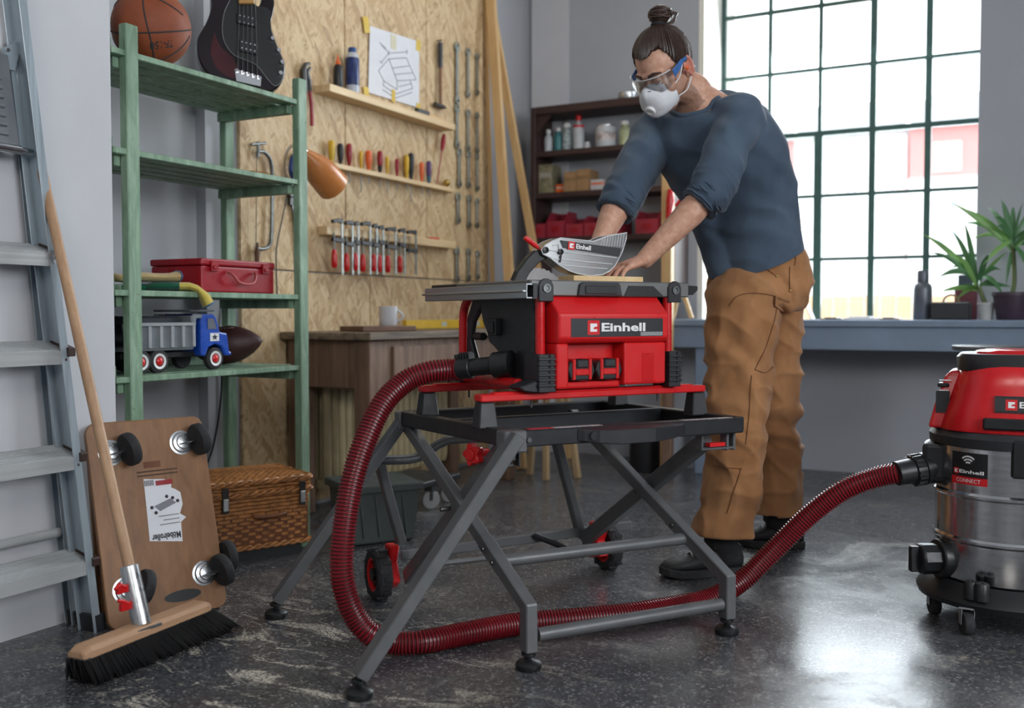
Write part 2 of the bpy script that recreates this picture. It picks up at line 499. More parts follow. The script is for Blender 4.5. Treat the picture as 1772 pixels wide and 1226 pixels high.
def brand(parent, o, xd, yd, w, h, plate=True, warp=None, textfrac=0.66):
    """dark plate with a red square emblem and white lettering"""
    xd, yd, o = V(xd).normalized(), V(yd).normalized(), V(o)
    nn = xd.cross(yd)
    def bld(mb, name, m):
        if warp: mb.v = [warp(p) for p in mb.v]
        return mb.build(name, m, parent)
    if plate: bld(quad(o, xd, yd, w, h, 0.0006), 'name_plate', BLACKG)
    s = h * 0.78 if plate else h
    q = o + xd * (w * 0.17 if plate else 0) + yd * ((h - s) / 2) + nn * 0.0008
    bld(quad(q, xd, yd, s, s, 0.0004), 'emblem', RED)
    g = s * 0.56
    mb = MB(); mb.prism([(a * g, b * g) for a, b in EGLYPH], q + xd * (s - g) / 2 + yd * (s - g) / 2 + nn * 0.0006, xd, yd, nn * 0.0003)
    bld(mb, 'emblem_letter', LETW)
    tw = (w * 0.48) if plate else w - s * 1.3
    lettering('Einhell', LETW, parent, q + xd * (s * 1.16) + yd * (s * 0.22) + nn * 0.0004, xd, yd, tw, s * 0.60, bold=0.03, warp=warp)

# ------------------------------------------------------------------ the room
YB = 5.572; XL = -2.367; XS = -2.86; YWIN = 5.93; WX0 = -1.735; WX1 = -0.30
mb = MB(); mb.lo_hi((-3.4, -2.2, -0.12), (3.6, 6.4, 0.0)); struct(mb.build('floor', FLOOR))
mb = MB(); mb.lo_hi((-3.3, -2.2, 0), (XL, 2.003, 3.4)); w = struct(mb.build('wall_left', WALLW))
mb = MB(); mb.lo_hi((-3.2, 2.003, 0), (XS, 6.2, 3.4)); WS = struct(mb.build('wall_side', WALLG))
mb = MB()
for a, b in (((XS, YB, 0), (WX0, 6.2, 3.4)), ((WX1, YB, 0), (3.4, 6.2, 3.4)), ((WX0, YB, 0), (WX1, 6.2, 0.79)), ((WX0, YB, 3.1), (WX1, 6.2, 3.4))):
    mb.lo_hi(a, b)
struct(mb.build('wall_back', WALLB))
mb = MB(); mb.lo_hi((WX0 - 0.02, YB - 0.002, 0.79), (WX0 + 0.012, 6.2, 3.1)); struct(mb.build('trim_1', CREAM), 'cream plastered window reveal')
mb = MB(); mb.lo_hi((-3.3, -2.2, 3.4), (3.5, 6.3, 3.5)); struct(mb.build('ceiling', CEIL))
mb = MB()
for a, b in (((3.1, -2.2, 0), (3.3, -0.5, 3.4)), ((3.1, 2.4, 0), (3.3, 6.2, 3.4)), ((3.1, -0.5, 0), (3.3, 2.4, 1.1)), ((3.1, -0.5, 2.6), (3.3, 2.4, 3.4))):
    mb.lo_hi(a, b)
struct(mb.build('wall_right', WALLG))
mb = MB()
mb.lo_hi((-3.2, -2.2, 0), (3.3, -2.0, 3.4))
struct(mb.build('wall_front', WALLG))
# pale chimney breast in the far corner and a shallow pier behind the rack
mb = MB(); a = AY(924, 100, YB); b = AY(985, 100, YB); mb.lo_hi((a.x, YB - 0.03, 0), (b.x, YB + 0.02, 3.4)); struct(mb.build('trim_2', WALLW), 'pale vertical pilaster strip on back wall')
a = AX(340, 400, XS); b = AX(384, 400, XS)
mb = MB(); mb.lo_hi((XS - 0.01, a.y, 0), (XS + 0.05, b.y, 3.4)); struct(mb.build('trim_3', WALLG), 'shallow grey pier behind the green rack')
# OSB lining boards, each its own board with an open joint
ys = [AX(412, 600, XS).y, AX(592, 200, XS).y, AX(733, 200, XS).y, AX(841, 100, XS).y]
zj = AX(530, 471, XS).z
for i in range(3):
    mb = MB(); mb.lo_hi((XS, ys[i] + 0.003, zj + 0.003), (XS + 0.018, ys[i + 1] - 0.003, 3.3)); mb.build('osb_panel', OSB, WS, bevel=0.002)
for y0, y1 in ((ys[0], ys[2] - 0.5), (ys[2] - 0.5, ys[3])):
    mb = MB(); mb.lo_hi((XS, y0 + 0.003, 0.02), (XS + 0.018, y1 - 0.003, zj - 0.003)); mb.build('osb_panel', OSB, WS, bevel=0.002)
OX = XS + 0.018      # face of the OSB

# window: steel glazing bars and one pane per light
FRAMEG = plain('window_frame_paint', '33524c', 0.5, var=0.15)
wr = bpy.data.objects.new('window_1', None); COL.objects.link(wr); wr['kind'] = 'structure'; wr['label'] = 'large steel framed multi-pane workshop window'
wr.location = ((WX0 + WX1) / 2, YWIN, 0.79); ROOTM[wr.name] = Matrix.Translation(wr.location)
xs = [WX0 + 0.012 + i * 0.2885 for i in range(6)]
zs = [0.81, 1.17, 1.533, 1.891, 2.258, 2.62, 2.985, 3.1]
mb = MB()
mb.bar((xs[0], YWIN, 0.8), (xs[0], YWIN, 3.1), 0.028, 0.05); mb.bar((WX1 + 0.01, YWIN, 0.8), (WX1 + 0.01, YWIN, 3.1), 0.028, 0.05)
mb.bar((WX0, YWIN, 0.80), (WX1, YWIN, 0.80), 0.03, 0.05); mb.bar((WX0, YWIN, 3.09), (WX1, YWIN, 3.09), 0.03, 0.05)
mb.build('window_frame', FRAMEG, wr)
for i, x in enumerate(xs[1:5]):
    mb = MB()
    t0 = 0.02; t1 = 0.034
    if i == 0 or i == 3: mb.bar((x, YWIN, 0.8), (x, YWIN, 3.1), 0.045 if False else t1, 0.02, (0, 1, 0)) if i == 3 else mb.bar((x, YWIN, 0.8), (x, YWIN, 3.1), t0, 0.03, (0, 1, 0))
    elif i == 1: mb.bar((x - 0.006, YWIN, 0.8), (x - 0.006, YWIN, 1.891), 0.046, 0.035, (0, 1, 0)); mb.bar((x, YWIN, 1.891), (x, YWIN, 3.1), t0, 0.03, (0, 1, 0))
    else: mb.bar((x, YWIN, 0.8), (x, YWIN, 3.1), t1, 0.03, (0, 1, 0))
    mb.build('glazing_bar', FRAMEG, wr)
for k, z in enumerate(zs[1:7]):
    mb = MB(); mb.bar((WX0, YWIN + 0.002, z), (WX1, YWIN + 0.002, z), 0.03, 0.028 if k == 2 else 0.018); mb.build('glazing_bar', FRAMEG, wr)
xe = xs[:5] + [WX1 + 0.01]
for i in range(5):
    for k in range(7):
        mb = MB(); mb.lo_hi((xe[i] + 0.008, YWIN + 0.004, zs[k] + 0.008), (xe[i + 1] - 0.008, YWIN + 0.008, zs[k + 1] - 0.008))
        mb.build('pane', PANE, wr)
mb = MB(); mb.lo_hi((WX0, YB - 0.02, 0.76), (WX1, 5.9, 0.795)); struct(mb.build('trim_4', CREAM), 'pale window sill board')
# ================================================================== folding saw stand
so = wd(1.34, 2.42, 0)
st = thing('folding_saw_stand', 'dark grey folding saw stand with crossed legs, red rails and two wheels', 'saw stand', so, TH)
ZT = 0.577
FLc, FRc, BLc, BRc = wd(1.02, 2.112, ZT - .02), wd(1.70, 2.12, ZT - .02), wd(0.95, 2.668, ZT - .02), wd(1.645, 2.73, ZT - .02)
for nm, a, b in (('front_rail', FLc, FRc), ('side_rail', FLc, BLc), ('side_rail', FRc, BRc), ('back_rail', BLc, BRc), ('cross_rail', lerp(FLc, BLc, .52), lerp(FRc, BRc, .52))):
    mb = MB(); mb.bar(a, b, 0.036, 0.04); mb.build(nm, DBLACK, st, bevel=0.003)
# grip plate bulging from the front rail
mb = MB()
g0, g1, g2, g3 = [V((0, 0, 0))] * 4
for k, (px0, px1, out) in enumerate(((1003, 1182, 0.0),)):
    A0 = AD(1000, 742, 2.094); A1 = AD(1185, 735, 2.10)
    ax = (A1 - A0).normalized(); n = V((ax.y, -ax.x, 0)).normalized()
    L = (A1 - A0).length
    rings = []
    for t, o, lo in ((0, 0.0, -.02), (.04, .012, -.022), (.14, .03, -.026), (.3, .045, -.03), (.62, .045, -.03), (.84, .03, -.026), (.96, .012, -.022), (1, 0, -.02)):
        c = lerp(A0, A1, t); c.z = ZT - .012
        rings.append([c + n * 0.0 + V((0, 0, .01)), c + n * o + V((0, 0, .006)), c + n * o + V((0, 0, lo)), c + V((0, 0, lo))])
    mb.loft(rings)
mb.build('grip_plate', BLACKG, st, bevel=0.003)
gp = lerp(A0, A1, .1) + n * .022; gp.z = ZT - .02
mb = MB(); mb.cyl(gp, gp + n * .004, .011, n=14); mb.build('grip_hole', BLACKP, st)
# warning print on the rail top
STK = plain('sticker_print', (0.4, 0.36, 0.36), 0.5, var=0.9, scale=220)
STR = plain('sticker_red', (0.5, 0.02, 0.03), 0.5, var=0.5, scale=160)
for a, b, m_ in ((.06, .16, STR), (.16, .36, STK), (.72, .95, STK)):
    mb = MB(); mb.bar(lerp(FLc, FRc, a) + V((0, 0, .0206)), lerp(FLc, FRc, b) + V((0, 0, .0206)), .022, .0008); mb.build('warning_sticker', m_, st)
# corner brackets
for c, s in ((FLc, (.06, .05, .052)), (BLc, (.045, .045, .05))):
    mb = MB(); mb.box(c + V((0, 0, -.006)), s, Matrix.Rotation(TH, 3, 'Z')); mb.build('corner_bracket', DGREY, st, bevel=0.004)
mb = MB(); c = FLc + WA * .033 - DA * .026 + V((0, 0, -.002)); mb.cyl(c, c - DA * .004, .006, n=10); mb.build('bolt', IRON, st)

def legbar(nm, pts, w, h, m=DGREY, up=None):
    mb = MB()
    for a, b in zip(pts, pts[1:]): mb.bar(a, b, w, h, up)
    return mb.build(nm, m, st, bevel=0.003)
def pad(p, tilt=V((0, 0, 1))):
    mb = MB(); p = V((p.x, p.y, 0))
    mb.lathe([(.030, 0), (.032, .004), (.032, .014), (.026, .02), (.012, .023), (.007, .026), (.007, .05)], p, n=20)
    mb.lathe([(.016, .032), (.018, .034), (.018, .040), (.015, .042)], p, n=16)
    mb.build('levelling_foot', BLACKP, st, smooth=40)
pA, pB, pC, pE = wd(.644, 2.112, 0), wd(1.063, 2.107, 0), wd(1.658, 2.113, 0), wd(.609, 2.784, 0)
for p in (pA, pB, pC, pE): pad(p)
aT = FLc - DA * .032 + V((0, 0, .012)); aB = pA + V((0, 0, .045))
legbar('leg', [aT + (aB - aT) * .0, aB], .03, .046, up=DA)
eT = BLc + V((0, 0, 0)); eB = pE + V((0, 0, .045))
legbar('leg', [eT, eB], .03, .042, up=DA)
def bent(nm, foot, top):
    el = foot + V((0, 0, .15)); lo = foot + V((0, 0, .042))
    s = WA * .0155
    d1 = (top - el).normalized(); pn = V((0, 0, 1)).cross(WA)   # in-plane perpendicular
    nn = WA.cross(d1).normalized() * .02; vv = DA * .02
    mid = (nn + vv); mid = mid.normalized() * .0215
    if nn.dot(vv) < 0: nn = -nn; mid = (nn + vv).normalized() * .0215
    mb = MB()
    mb.loft([[p - s - q, p + s - q, p + s + q, p - s + q] for p, q in ((lo, vv), (el, mid), (lerp(el, top, .33), nn))])
    mb.build('leg_foot', DGREY, st, bevel=0.003)
    mb = MB(); s2 = s * .9; n2 = nn * .92
    mb.loft([[p - s2 - n2, p + s2 - n2, p + s2 + n2, p - s2 + n2] for p in (lerp(el, top, .3), top)])
    mb.build(nm, DGREY, st, bevel=0.003)
    for t in (.22, .29):
        c = lerp(el, top, t) - WA * .018
        mb = MB(); mb.cyl(c, c - WA * .004, .006, n=10); mb.build('bolt', IRON, st)
    return el
bTop = AD(707, 738, 2.655); cTop = AD(990, 716, 2.70)
bent('leg', pB, bTop); bent('leg', pC, cTop)
dT = AD(1224, 760, 2.165); dB = AD(1012, 934, 2.80)
a2T = AD(884, 758, 2.165); a2B = AD(706, 1000, 2.79)
legbar('wheel_leg', [a2T, a2B], .03, .044, up=DA)
legbar('wheel_leg', [dT, dB], .03, .044, up=DA)
for a, b, px, py, d in ((a2T, a2B, 773, 881, 2.4), (dT, dB, 1108, 849, 2.4)):
    c = AD(px, py, 2.44); mb = MB(); mb.cyl(c - WA * .018, c + WA * .01, .0065, n=10); mb.build('pivot_bolt', IRON, st)
# tubes across the front legs
for a, b in ((AD(872, 971, 2.25), AD(1196, 931, 2.25)), (AD(930, 1099, 2.115), AD(1248, 1046, 2.115))):
    mb = MB(); mb.cyl(a, b, .0165, n=16); mb.build('cross_tube', DGREY, st, smooth=40)
# rear U handle and its legs, axle bars
hp = bez([AD(652, 797, 2.76), AD(720, 793, 2.76), AD(762, 768, 2.76), AD(800, 760, 2.76), AD(962, 755, 2.76)], 6)
mb = MB(); mb.tube(hp, .0145, 12); mb.build('handle_tube', DGREY, st, smooth=60)
legbar('handle_leg', [AD(652, 785, 2.765), AD(694, 938, 2.80)], .026, .034, up=DA)
legbar('handle_leg', [AD(958, 745, 2.765), AD(1006, 930, 2.82)], .026, .034, up=DA)
legbar('axle_bar', [AD(694, 962, 2.79), AD(1092, 910, 2.81)], .012, .03)
mb = MB(); mb.cyl(AD(752, 977, 2.7), AD(1020, 948, 2.72), .008, n=12); mb.build('axle_tube', DGREY, st, smooth=40)
mb = MB(); mb.cyl(AD(925, 927, 2.79), AD(1012, 962, 2.66), .010, n=12); mb.build('folding_strut', DBLACK, st, smooth=40)
# wheels
def wheel(gx, gy, R, lev):
    g = AZ(gx, gy, 0); c = g + V((0, 0, R)); t = .022
    mb = MB()
    prof = [(R * .66, -t), (R * .9, -t), (R, -t * .6), (R, t * .6), (R * .9, t), (R * .66, t), (R * .62, 0)]
    mb.lathe(prof + [prof[0]], c, WA, 32, caps=False)
    for k in range(20):
        a = 2 * pi * k / 20; r = V((0, 0, 1)) * cos(a) + DA * sin(a)
        tt = V((0, 0, -1)) * sin(a) + DA * cos(a)
        mb.box(c + r * R * .995 + WA * (.008 if k % 2 else -.008), (.006, .011, .024), Matrix((r, tt, WA)).transposed())
    w = mb.build('wheel', RUBBER, st, smooth=35)
    mb = MB(); mb.lathe([(R * .68, -t * .9), (R * .56, -t * .8), (R * .54, t * .8), (R * .68, t * .9)], c, WA, 28, caps=False); mb.build('wheel_rim', RED, w, smooth=35)
    mb = MB(); mb.lathe([(R * .24, -t), (R * .24, t)], c, WA, 16)
    for k in range(3):
        a = 2 * pi * k / 3 + .4; r = V((0, 0, 1)) * cos(a) + DA * sin(a); mb.bar(c + r * R * .1, c + r * R * .6, .03, .018, WA)
    mb.build('wheel_hub', BLACKP, w)
    return c
cl = wheel(655, 1038, .077, 0); cr = wheel(1050, 985, .077, 0)
def lever(c, pts, th=.03):
    mb = MB(); mb.prism(pts, c - WA * th / 2, DA, V((0, 0, 1)), WA * th)
    mb.build('brake_lever', RED, st, bevel=.004)
lever(cl + WA * .042, [(-.045, -.02), (-.01, -.045), (.02, -.03), (.03, .02), (.025, .085), (-.035, .088), (-.015, .03)], .028)
lever(cr - WA * .04, [(-.05, -.02), (.03, -.04), (.04, .03), (.02, .085), (-.06, .09), (-.03, .03)], .035)
# knob
kc = AD(820, 787, 2.30); ka = (WA * .9 + DA * .35).normalized()
s_, u_, a_ = basis(ka)
poly = []
for k in range(36):
    a = 2 * pi * k / 36; r = .026 + .0045 * cos(5 * a); poly.append((r * cos(a), r * sin(a)))
mb = MB(); mb.prism(poly, kc - a_ * .012, s_, u_, a_ * .022); mb.lathe([(.014, .01), (.012, .03), (.012, .05)], kc, a_, 14)
mb.lathe([(.016, -.012), (.014, -.018), (.0, -.018)], kc, a_, 14)
mb.build('locking_knob', RED, st, smooth=35, bevel=.002)
# right latch box and left hook
lb = AD(1238, 764, 2.14)
mb = MB(); R3 = Matrix.Rotation(TH, 3, 'Z')
for c, s in (((0, 0, -.018), (.11, .03, .006)), ((-.052, 0, 0), (.006, .03, .04)), ((.052, 0, 0), (.008, .03, .05)), ((.03, 0, 0), (.008, .03, .05))):
    mb.box(lb + R3 @ V(c), s, R3)
mb.build('latch_frame', DGREY, st, bevel=.002)
mb = MB(); mb.box(lb + R3 @ V((0, 0, -.008)), (.05, .02, .01), R3); mb.build('latch_tab', RED, st)
hk = AD(882, 790, 2.17)
mb = MB()
for c, s in (((0, 0, .015), (.02, .03, .05)), ((-.02, 0, -.02), (.05, .03, .008)), ((.02, 0, 0), (.006, .03, .05))): mb.box(hk + R3 @ V(c), s, R3)
mb.build('latch_hook', IRON, st, bevel=.002)
# posts and red carrier rails
PB = {'FL': (1.0, 2.222), 'FR': (1.66, 2.262), 'BL': (.985, 2.575), 'BR': (1.63, 2.62)}
for k, (w_, d_) in PB.items():
    c = wd(w_, d_, 0); mb = MB()
    q = [c + WA * i * .026 + DA * j * .024 + V((0, 0, ZT - .005)) for i, j in ((-1, -1), (1, -1), (1, 1), (-1, 1))]
    q += [c + WA * i * .019 + DA * j * .018 + V((0, 0, .636)) for i, j in ((-1, -1), (1, -1), (1, 1), (-1, 1))]
    mb.hexa(q); mb.build('support_post', BLACKG, st, bevel=.003)
for a, b in (('FL', 'FR'), ('BL', 'BR')):
    a = wd(*PB[a], .646); b = wd(*PB[b], .646)
    d = (b - a).normalized()
    mb = MB(); mb.bar(a - d * .02, b + d * .02, .04, .018); mb.bar(a + d * .02 + V((0, 0, .006)), b - d * .02 + V((0, 0, .006)), .03, .014)
    mb.build('carrier_rail', RED, st, bevel=.003)
    for t in (.2, .8):
        c = lerp(a, b, t); mb = MB(); mb.cyl(c - V((0, 0, .03)), c, .003, n=8); mb.build('carrier_bolt', IRON, st)

# ================================================================== table saw
ST = TH + radians(4.5)
UA = V((cos(ST), sin(ST), 0)); VA = V((-sin(ST), cos(ST), 0))
SO = wd(1.114, 2.20, 0)
def s(u, v, z): return SO + UA * u + VA * v + V((0, 0, z))
RS = Matrix.Rotation(ST, 3, 'Z')
sw = thing('table_saw', 'red and black cordless table saw with clear blade guard on folding stand', 'table saw', s(.25, .22, .655), ST)
def sbox(mb, u0, u1, v0, v1, z0, z1): return mb.box(s((u0 + u1) / 2, (v0 + v1) / 2, (z0 + z1) / 2), (u1 - u0, v1 - v0, z1 - z0), RS)
def sloft(mb, u0, u1, prof):      # profile in (v, z) pushed along u
    return mb.prism(prof, s(u0, 0, 0), VA, V((0, 0, 1)), UA * (u1 - u0))
# table with a skirt, the blade slot left open as a dark inlay
mb = MB(); sbox(mb, 0, .505, 0, .47, .921, .937); sbox(mb, 0, .505, -.002, .016, .897, .937); sbox(mb, 0, .016, .016, .47, .899, .93); sbox(mb, .489, .505, .016, .47, .899, .93); sbox(mb, 0, .505, .454, .47, .899, .93)
tb = mb.build('table_top', TABLEG, sw, bevel=.003)
mb = MB(); sbox(mb, .06, .40, .205, .235, .936, .9376); mb.build('blade_insert', BLACKP, tb)
for uc in (.042, .452):
    mb = MB(); mb.prism([(-.022, -.048), (.022, -.048), (.022, -.008), (.016, .004), (.006, .009), (-.006, .009), (-.016, .004), (-.022, -.008)], s(uc, -.002, .931), UA, V((0, 0, 1)), VA * -.006)
    b_ = mb.build('screw_boss', BLACKG, sw, bevel=.002)
    mb = MB(); c = s(uc, -.008, .916); mb.lathe([(.011, 0), (.011, .004), (.007, .004), (.006, .001)], c, -VA, 18); mb.build('screw', TOOLST, b_, smooth=40)
mb = MB(); mb.prism([(.137, .898), (.143, .928), (.150, .933), (.262, .933), (.269, .928), (.275, .898)], s(0, -.002, 0), UA, V((0, 0, 1)), VA * -.008); h_ = mb.build('front_grip', BLACKG, sw, bevel=.002)
mb = MB(); sbox(mb, .157, .255, -.013, -.010, .903, .924); mb.build('grip_inset', BLACKP, h_, bevel=.002)
mb = MB(); mb.prism([(.285, .899), (.30, .926), (.38, .926), (.415, .899)], s(0, -.002, 0), UA, V((0, 0, 1)), VA * -.003); mb.build('skirt_recess', BLACKP, sw)
# aluminium rail on the left and the fence end on the right
mb = MB()
for u0, u1, z0, z1 in ((-.030, -.004, .922, .927), (-.030, -.004, .889, .894), (-.030, -.026, .889, .927), (-.008, -.004, .889, .927), (-.040, -.03, .905, .911)): sbox(mb, u0, u1, -.03, .545, z0, z1)
rl = mb.build('fence_rail', mat_brushed('rail_aluminium', (.5, .52, .54), .35, 1), sw, bevel=.0015)
mb = MB(); sbox(mb, -.012, .0, -.033, -.029, .889, .927); mb.build('rail_end_cap', BLACKP, rl)
mb = MB(); sbox(mb, -.002, .03, .40, .56, .927, .937); mb.build('fence_slide', BLACKP, sw, bevel=.003)
mb = MB(); mb.prism([(.508, .903), (.54, .905), (.556, .918), (.556, .929), (.508, .931)], s(0, .02, 0), UA, V((0, 0, 1)), VA * .03); mb.build('fence_end', BLACKP, sw, bevel=.002)
# black body with the curved cut behind
mb = MB(); sloft(mb, .028, .46, [(.03, .9), (.30, .9), (.315, .87), (.30, .83), (.275, .80), (.265, .775), (.24, .765), (.215, .75), (.20, .72), (.21, .69), (.19, .672), (.03, .672)])
bd = mb.build('body_shell', BLACKG, sw, bevel=.006, seg=2)
mb = MB(); mb.prism([(.19, .795), (.23, .795), (.232, .84), (.188, .84)], s(.028, 0, 0), VA, V((0, 0, 1)), UA * -.022); mb.prism([(.196, .802), (.224, .802), (.224, .832), (.196, .832)], s(.006, 0, 0), VA, V((0, 0, 1)), UA * -.006)
mb.build('side_catch', BLACKP, sw, bevel=.002)
# dust port
hc = AD(868, 631, 2.33); he = AD(800, 638, 2.42); hx = AD(785, 640, 2.44)
pa = (he - hc).normalized()
mb = MB(); mb.lathe([(.034, -.03), (.034, .02), (.03, .024), (.024, .026)], hc, pa, 26)
mb.tube([hc, he], [.024, .023], 20); mb.build('dust_port', BLACKP, sw, smooth=35)
mb = MB(); mb.lathe([(.027, -.03), (.029, -.028), (.029, .012), (.026, .014)], he, pa, 22)
s1, u1, a1 = basis(pa)
for k in range(6): mb.box(he + V((0, 0, .03)) + a1 * (-.026 + .008 * k), (.004, .03, .016), Matrix((a1, s1, u1)).transposed())
mb.box(he + V((0, 0, .036)) - a1 * .01, (.03, .02, .012), Matrix((a1, s1, u1)).transposed())
mb.build('hose_coupling', BLACKP, sw, smooth=35)
# red corner poles
def pole(pts, nm='corner_pole', r=.0125):
    mb = MB(); mb.tube(bez(pts, 5), r, 14); mb.build(nm, REDM, sw, smooth=60)
pole([s(.035, .012, .90), s(.036, .012, .80), s(.037, .012, .68)])
pole([s(.44, .012, .90), s(.441, .012, .80), s(.442, .012, .68)])
pole([s(.03, .36, .905), s(.028, .385, .89), s(.026, .405, .86), s(.026, .41, .80), s(.026, .41, .70)])
pole([s(.46, .36, .905), s(.462, .385, .89), s(.464, .405, .86), s(.464, .41, .80), s(.464, .41, .70)])
pole([s(.008, .36, .676), s(.0, .20, .676), s(-.004, .05, .676)], 'lower_tube', .013)
pole([s(.05, .41, .676), s(.25, .41, .676), s(.45, .41, .676)], 'lower_tube', .012)
# rear black side frame beside the pole
mb = MB(); mb.prism([(.40, .70), (.395, .84), (.36, .895), (.32, .9), (.30, .885), (.36, .83), (.375, .78), (.33, .70), (.29, .70), (.29, .685), (.42, .685)], s(.03, 0, 0), VA, V((0, 0, 1)), UA * .016); mb.build('rear_frame', BLACKG, sw, bevel=.003)
mb = MB(); c = s(.035, .35, .79); mb.cyl(c, c - VA * .045, .011, n=14); mb.build('crank_shaft', BLACKP, sw)
# feet
def foot(u0, u1, v0, v1, z0, z1, ribs):
    mb = MB(); sbox(mb, u0, u1, v0, v1, z0, z1)
    for k in range(ribs):
        z = z1 - .012 - k * .013
        sbox(mb, u0 - .0025, u1 + .001, v0 - .004, v0 + .012, z - .004, z + .004)
    sbox(mb, (u0 + u1) / 2 + .004, (u0 + u1) / 2 + .007, v0 - .005, v0, z0 + .012, z1)
    mb.build('corner_foot', BLACKG, sw, bevel=.003)
foot(.012, .062, -.022, .05, .657, .752, 6)
foot(.422, .462, -.022, .05, .657, .752, 6)
foot(.0, .05, .38, .44, .66, .71, 2); foot(.42, .465, .38, .44, .66, .70, 2)
mb = MB(); mb.prism([(.0, .657), (-.03, .662), (-.045, .672), (.02, .69), (.05, .70), (.05, .657)], s(0, -.015, 0), UA * .9 , V((0, 0, 1)), VA * .06); mb.build('foot_toe', BLACKG, sw, bevel=.003)
# red front panel
vf = -.04
mb = MB()
u0, u1 = .058, .405
mb.prism([(.01, .899), (vf, .852), (vf, .790), (vf + .012, .778), (.06, .778), (.06, .899)], s(u0, 0, 0), VA, V((0, 0, 1)), UA * (u1 - u0))
sbox(mb, u0, u0 + .036, vf + .008, .06, .664, .778); sbox(mb, .268, u1, vf + .012, .06, .668, .778); sbox(mb, u0 + .03, .27, .02, .06, .672, .778); sbox(mb, u0, .27, vf + .03, .06, .662, .68)
fp = mb.build('front_panel', RED, sw, bevel=.006, seg=2)
mb = MB(); mb.prism([(.115, .899), (.145, .862), (.36, .862), (.39, .899)], s(0, -.012, 0), UA, V((0, -.0, 1)), VA * .002); 
mb = MB()
for c in ((.345, .715), ):
    sbox(mb, c[0] - .019, c[0] + .019, vf + .0105, vf + .013, c[1] - .04, c[1] + .035)
mb.build('panel_relief', REDM, fp, bevel=.001)
brand(fp, s(.094, vf - .0002, .794), UA, V((0, 0, 1)), .29, .047)
DOTS = plain('dotted_print', (0.25, 0.26, 0.27), 0.5, var=.9, scale=600)
quad(s(.31, vf - .0014, .7955), UA, V((0, 0, 1)), .072, .010, .0002).build('dotted_print', DOTS, fp)
# battery packs in the bay
for ub in (.098, .183):
    mb = MB(); mb.prism([(.004, .692), (.012, .684), (.066, .684), (.074, .692), (.080, .708), (.074, .728), (.064, .737), (.014, .737), (.004, .728), (-.002, .708)], s(ub, .02, 0), UA, V((0, 0, 1)), VA * -.046); b_ = mb.build('battery_pack', BLACKP, sw, bevel=.003)
    mb = MB()
    for a, b in ((.010, .019), (.059, .068)): sbox(mb, ub + a, ub + b, -.03, .02, .685, .7385)
    sbox(mb, ub + .019, ub + .059, -.0295, .0, .697, .713); mb.build('battery_stripe', RED, b_, bevel=.002)
    mb = MB(); sbox(mb, ub + .022, ub + .056, -.031, .01, .716, .737); mb.build('battery_label', BLACKG, b_, bevel=.003)
# blade, knife arm and clear guard
vb = .215
def gp(px, py, dv=0.0):
    n = VA; d = _ray(px, py); t = ((SO + VA * (vb + dv) - CAMP).dot(n)) / d.dot(n); return CAMP + d * t
bc = s(.150, vb, .872); R = .108; poly = []
for k in range(80):
    a = 2 * pi * k / 80; r = R * (1.0 if k % 2 else .965); poly.append((r * cos(a), r * sin(a)))
mb = MB(); mb.prism(poly, bc, UA, V((0, 0, 1)), VA * .0022); mb.build('saw_blade', plain('blade_steel', (.20, .19, .19), .4, .7), sw)
arm = [(884, 489), (892, 470), (908, 448), (922, 434), (945, 436), (948, 446), (930, 455), (914, 472), (905, 489)]
P0 = gp(*arm[0]); 
def gprism(mb, pxs, dv, th): 
    a = [gp(x, y, 0) for x, y in pxs]; n_ = len(a)
    a = [p + VA * dv for p in a]; b = [p + VA * th for p in a]
    return mb.add(a + b, [tuple(range(n_ - 1, -1, -1)), tuple(range(n_, 2 * n_))] + [(i, (i + 1) % n_, n_ + (i + 1) % n_, n_ + i) for i in range(n_)])
mb = MB(); gprism(mb, arm, -.012, .024); mb.build('guard_arm', BLACKP, sw, bevel=.003)
gout = [(929, 434), (936, 425), (948, 418), (962, 413), (990, 416), (1018, 419), (1030, 415), (1042, 410), (1076, 404), (1075, 414), (1068, 437), (1056, 460), (1046, 470), (1034, 476), (1012, 478), (990, 474), (976, 469), (960, 460), (944, 447), (932, 441)]
mb = MB(); gprism(mb, gout, -.024, .002); mb.build('guard_side', CLEAR, sw)
mb = MB(); gprism(mb, gout, .022, .002); mb.build('guard_side', CLEAR, sw)
# rim of the guard
rim = [gp(x, y) for x, y in gout]
mb = MB()
for i in range(len(rim)):
    a, b = rim[i], rim[(i + 1) % len(rim)]
    mb.bar(a, b, .002, .048, VA)
mb.build('guard_rim', CLEAR, sw)
CLEAR2 = plain('frosted_edge', (.62, .64, .66), .25, var=.1)
mb = MB()
for off in (-.024, .024):
    pp = [p + VA * off for p in rim] + [rim[0] + VA * off]
    mb.tube(pp, .0017, 6)
for (x0, y0, x1, y1) in ((940, 434, 1058, 447), (952, 449, 1050, 458), (962, 460, 1042, 466), (958, 424, 961, 447), (948, 426, 958, 424)):
    a, b = gp(x0, y0) - VA * .0255, gp(x1, y1) - VA * .0255; mb.tube([a, b], .0015, 6)
for k in range(9):
    x = 1034 + k * 4.6; mb.tube([gp(x, 411 - k * .8) - VA * .025, gp(x - 3, 428) - VA * .025], .0008, 5)
mb.build('guard_rib', CLEAR2, sw)
for (x, y, r) in ((935, 434, .009), (961, 437, .008)):
    c = gp(x, y) - VA * .03; mb = MB(); mb.lathe([(r, 0), (r, .005), (r * .5, .006), (r * .45, .003)], c + VA * .005, -VA, 16); mb.build('guard_bolt', BLACKP, sw, smooth=40)
mb = MB(); mb.tube([gp(962, 440) - VA * .026, gp(960, 455) - VA * .026], .003, 8); mb.build('guard_link', BLACKP, sw)
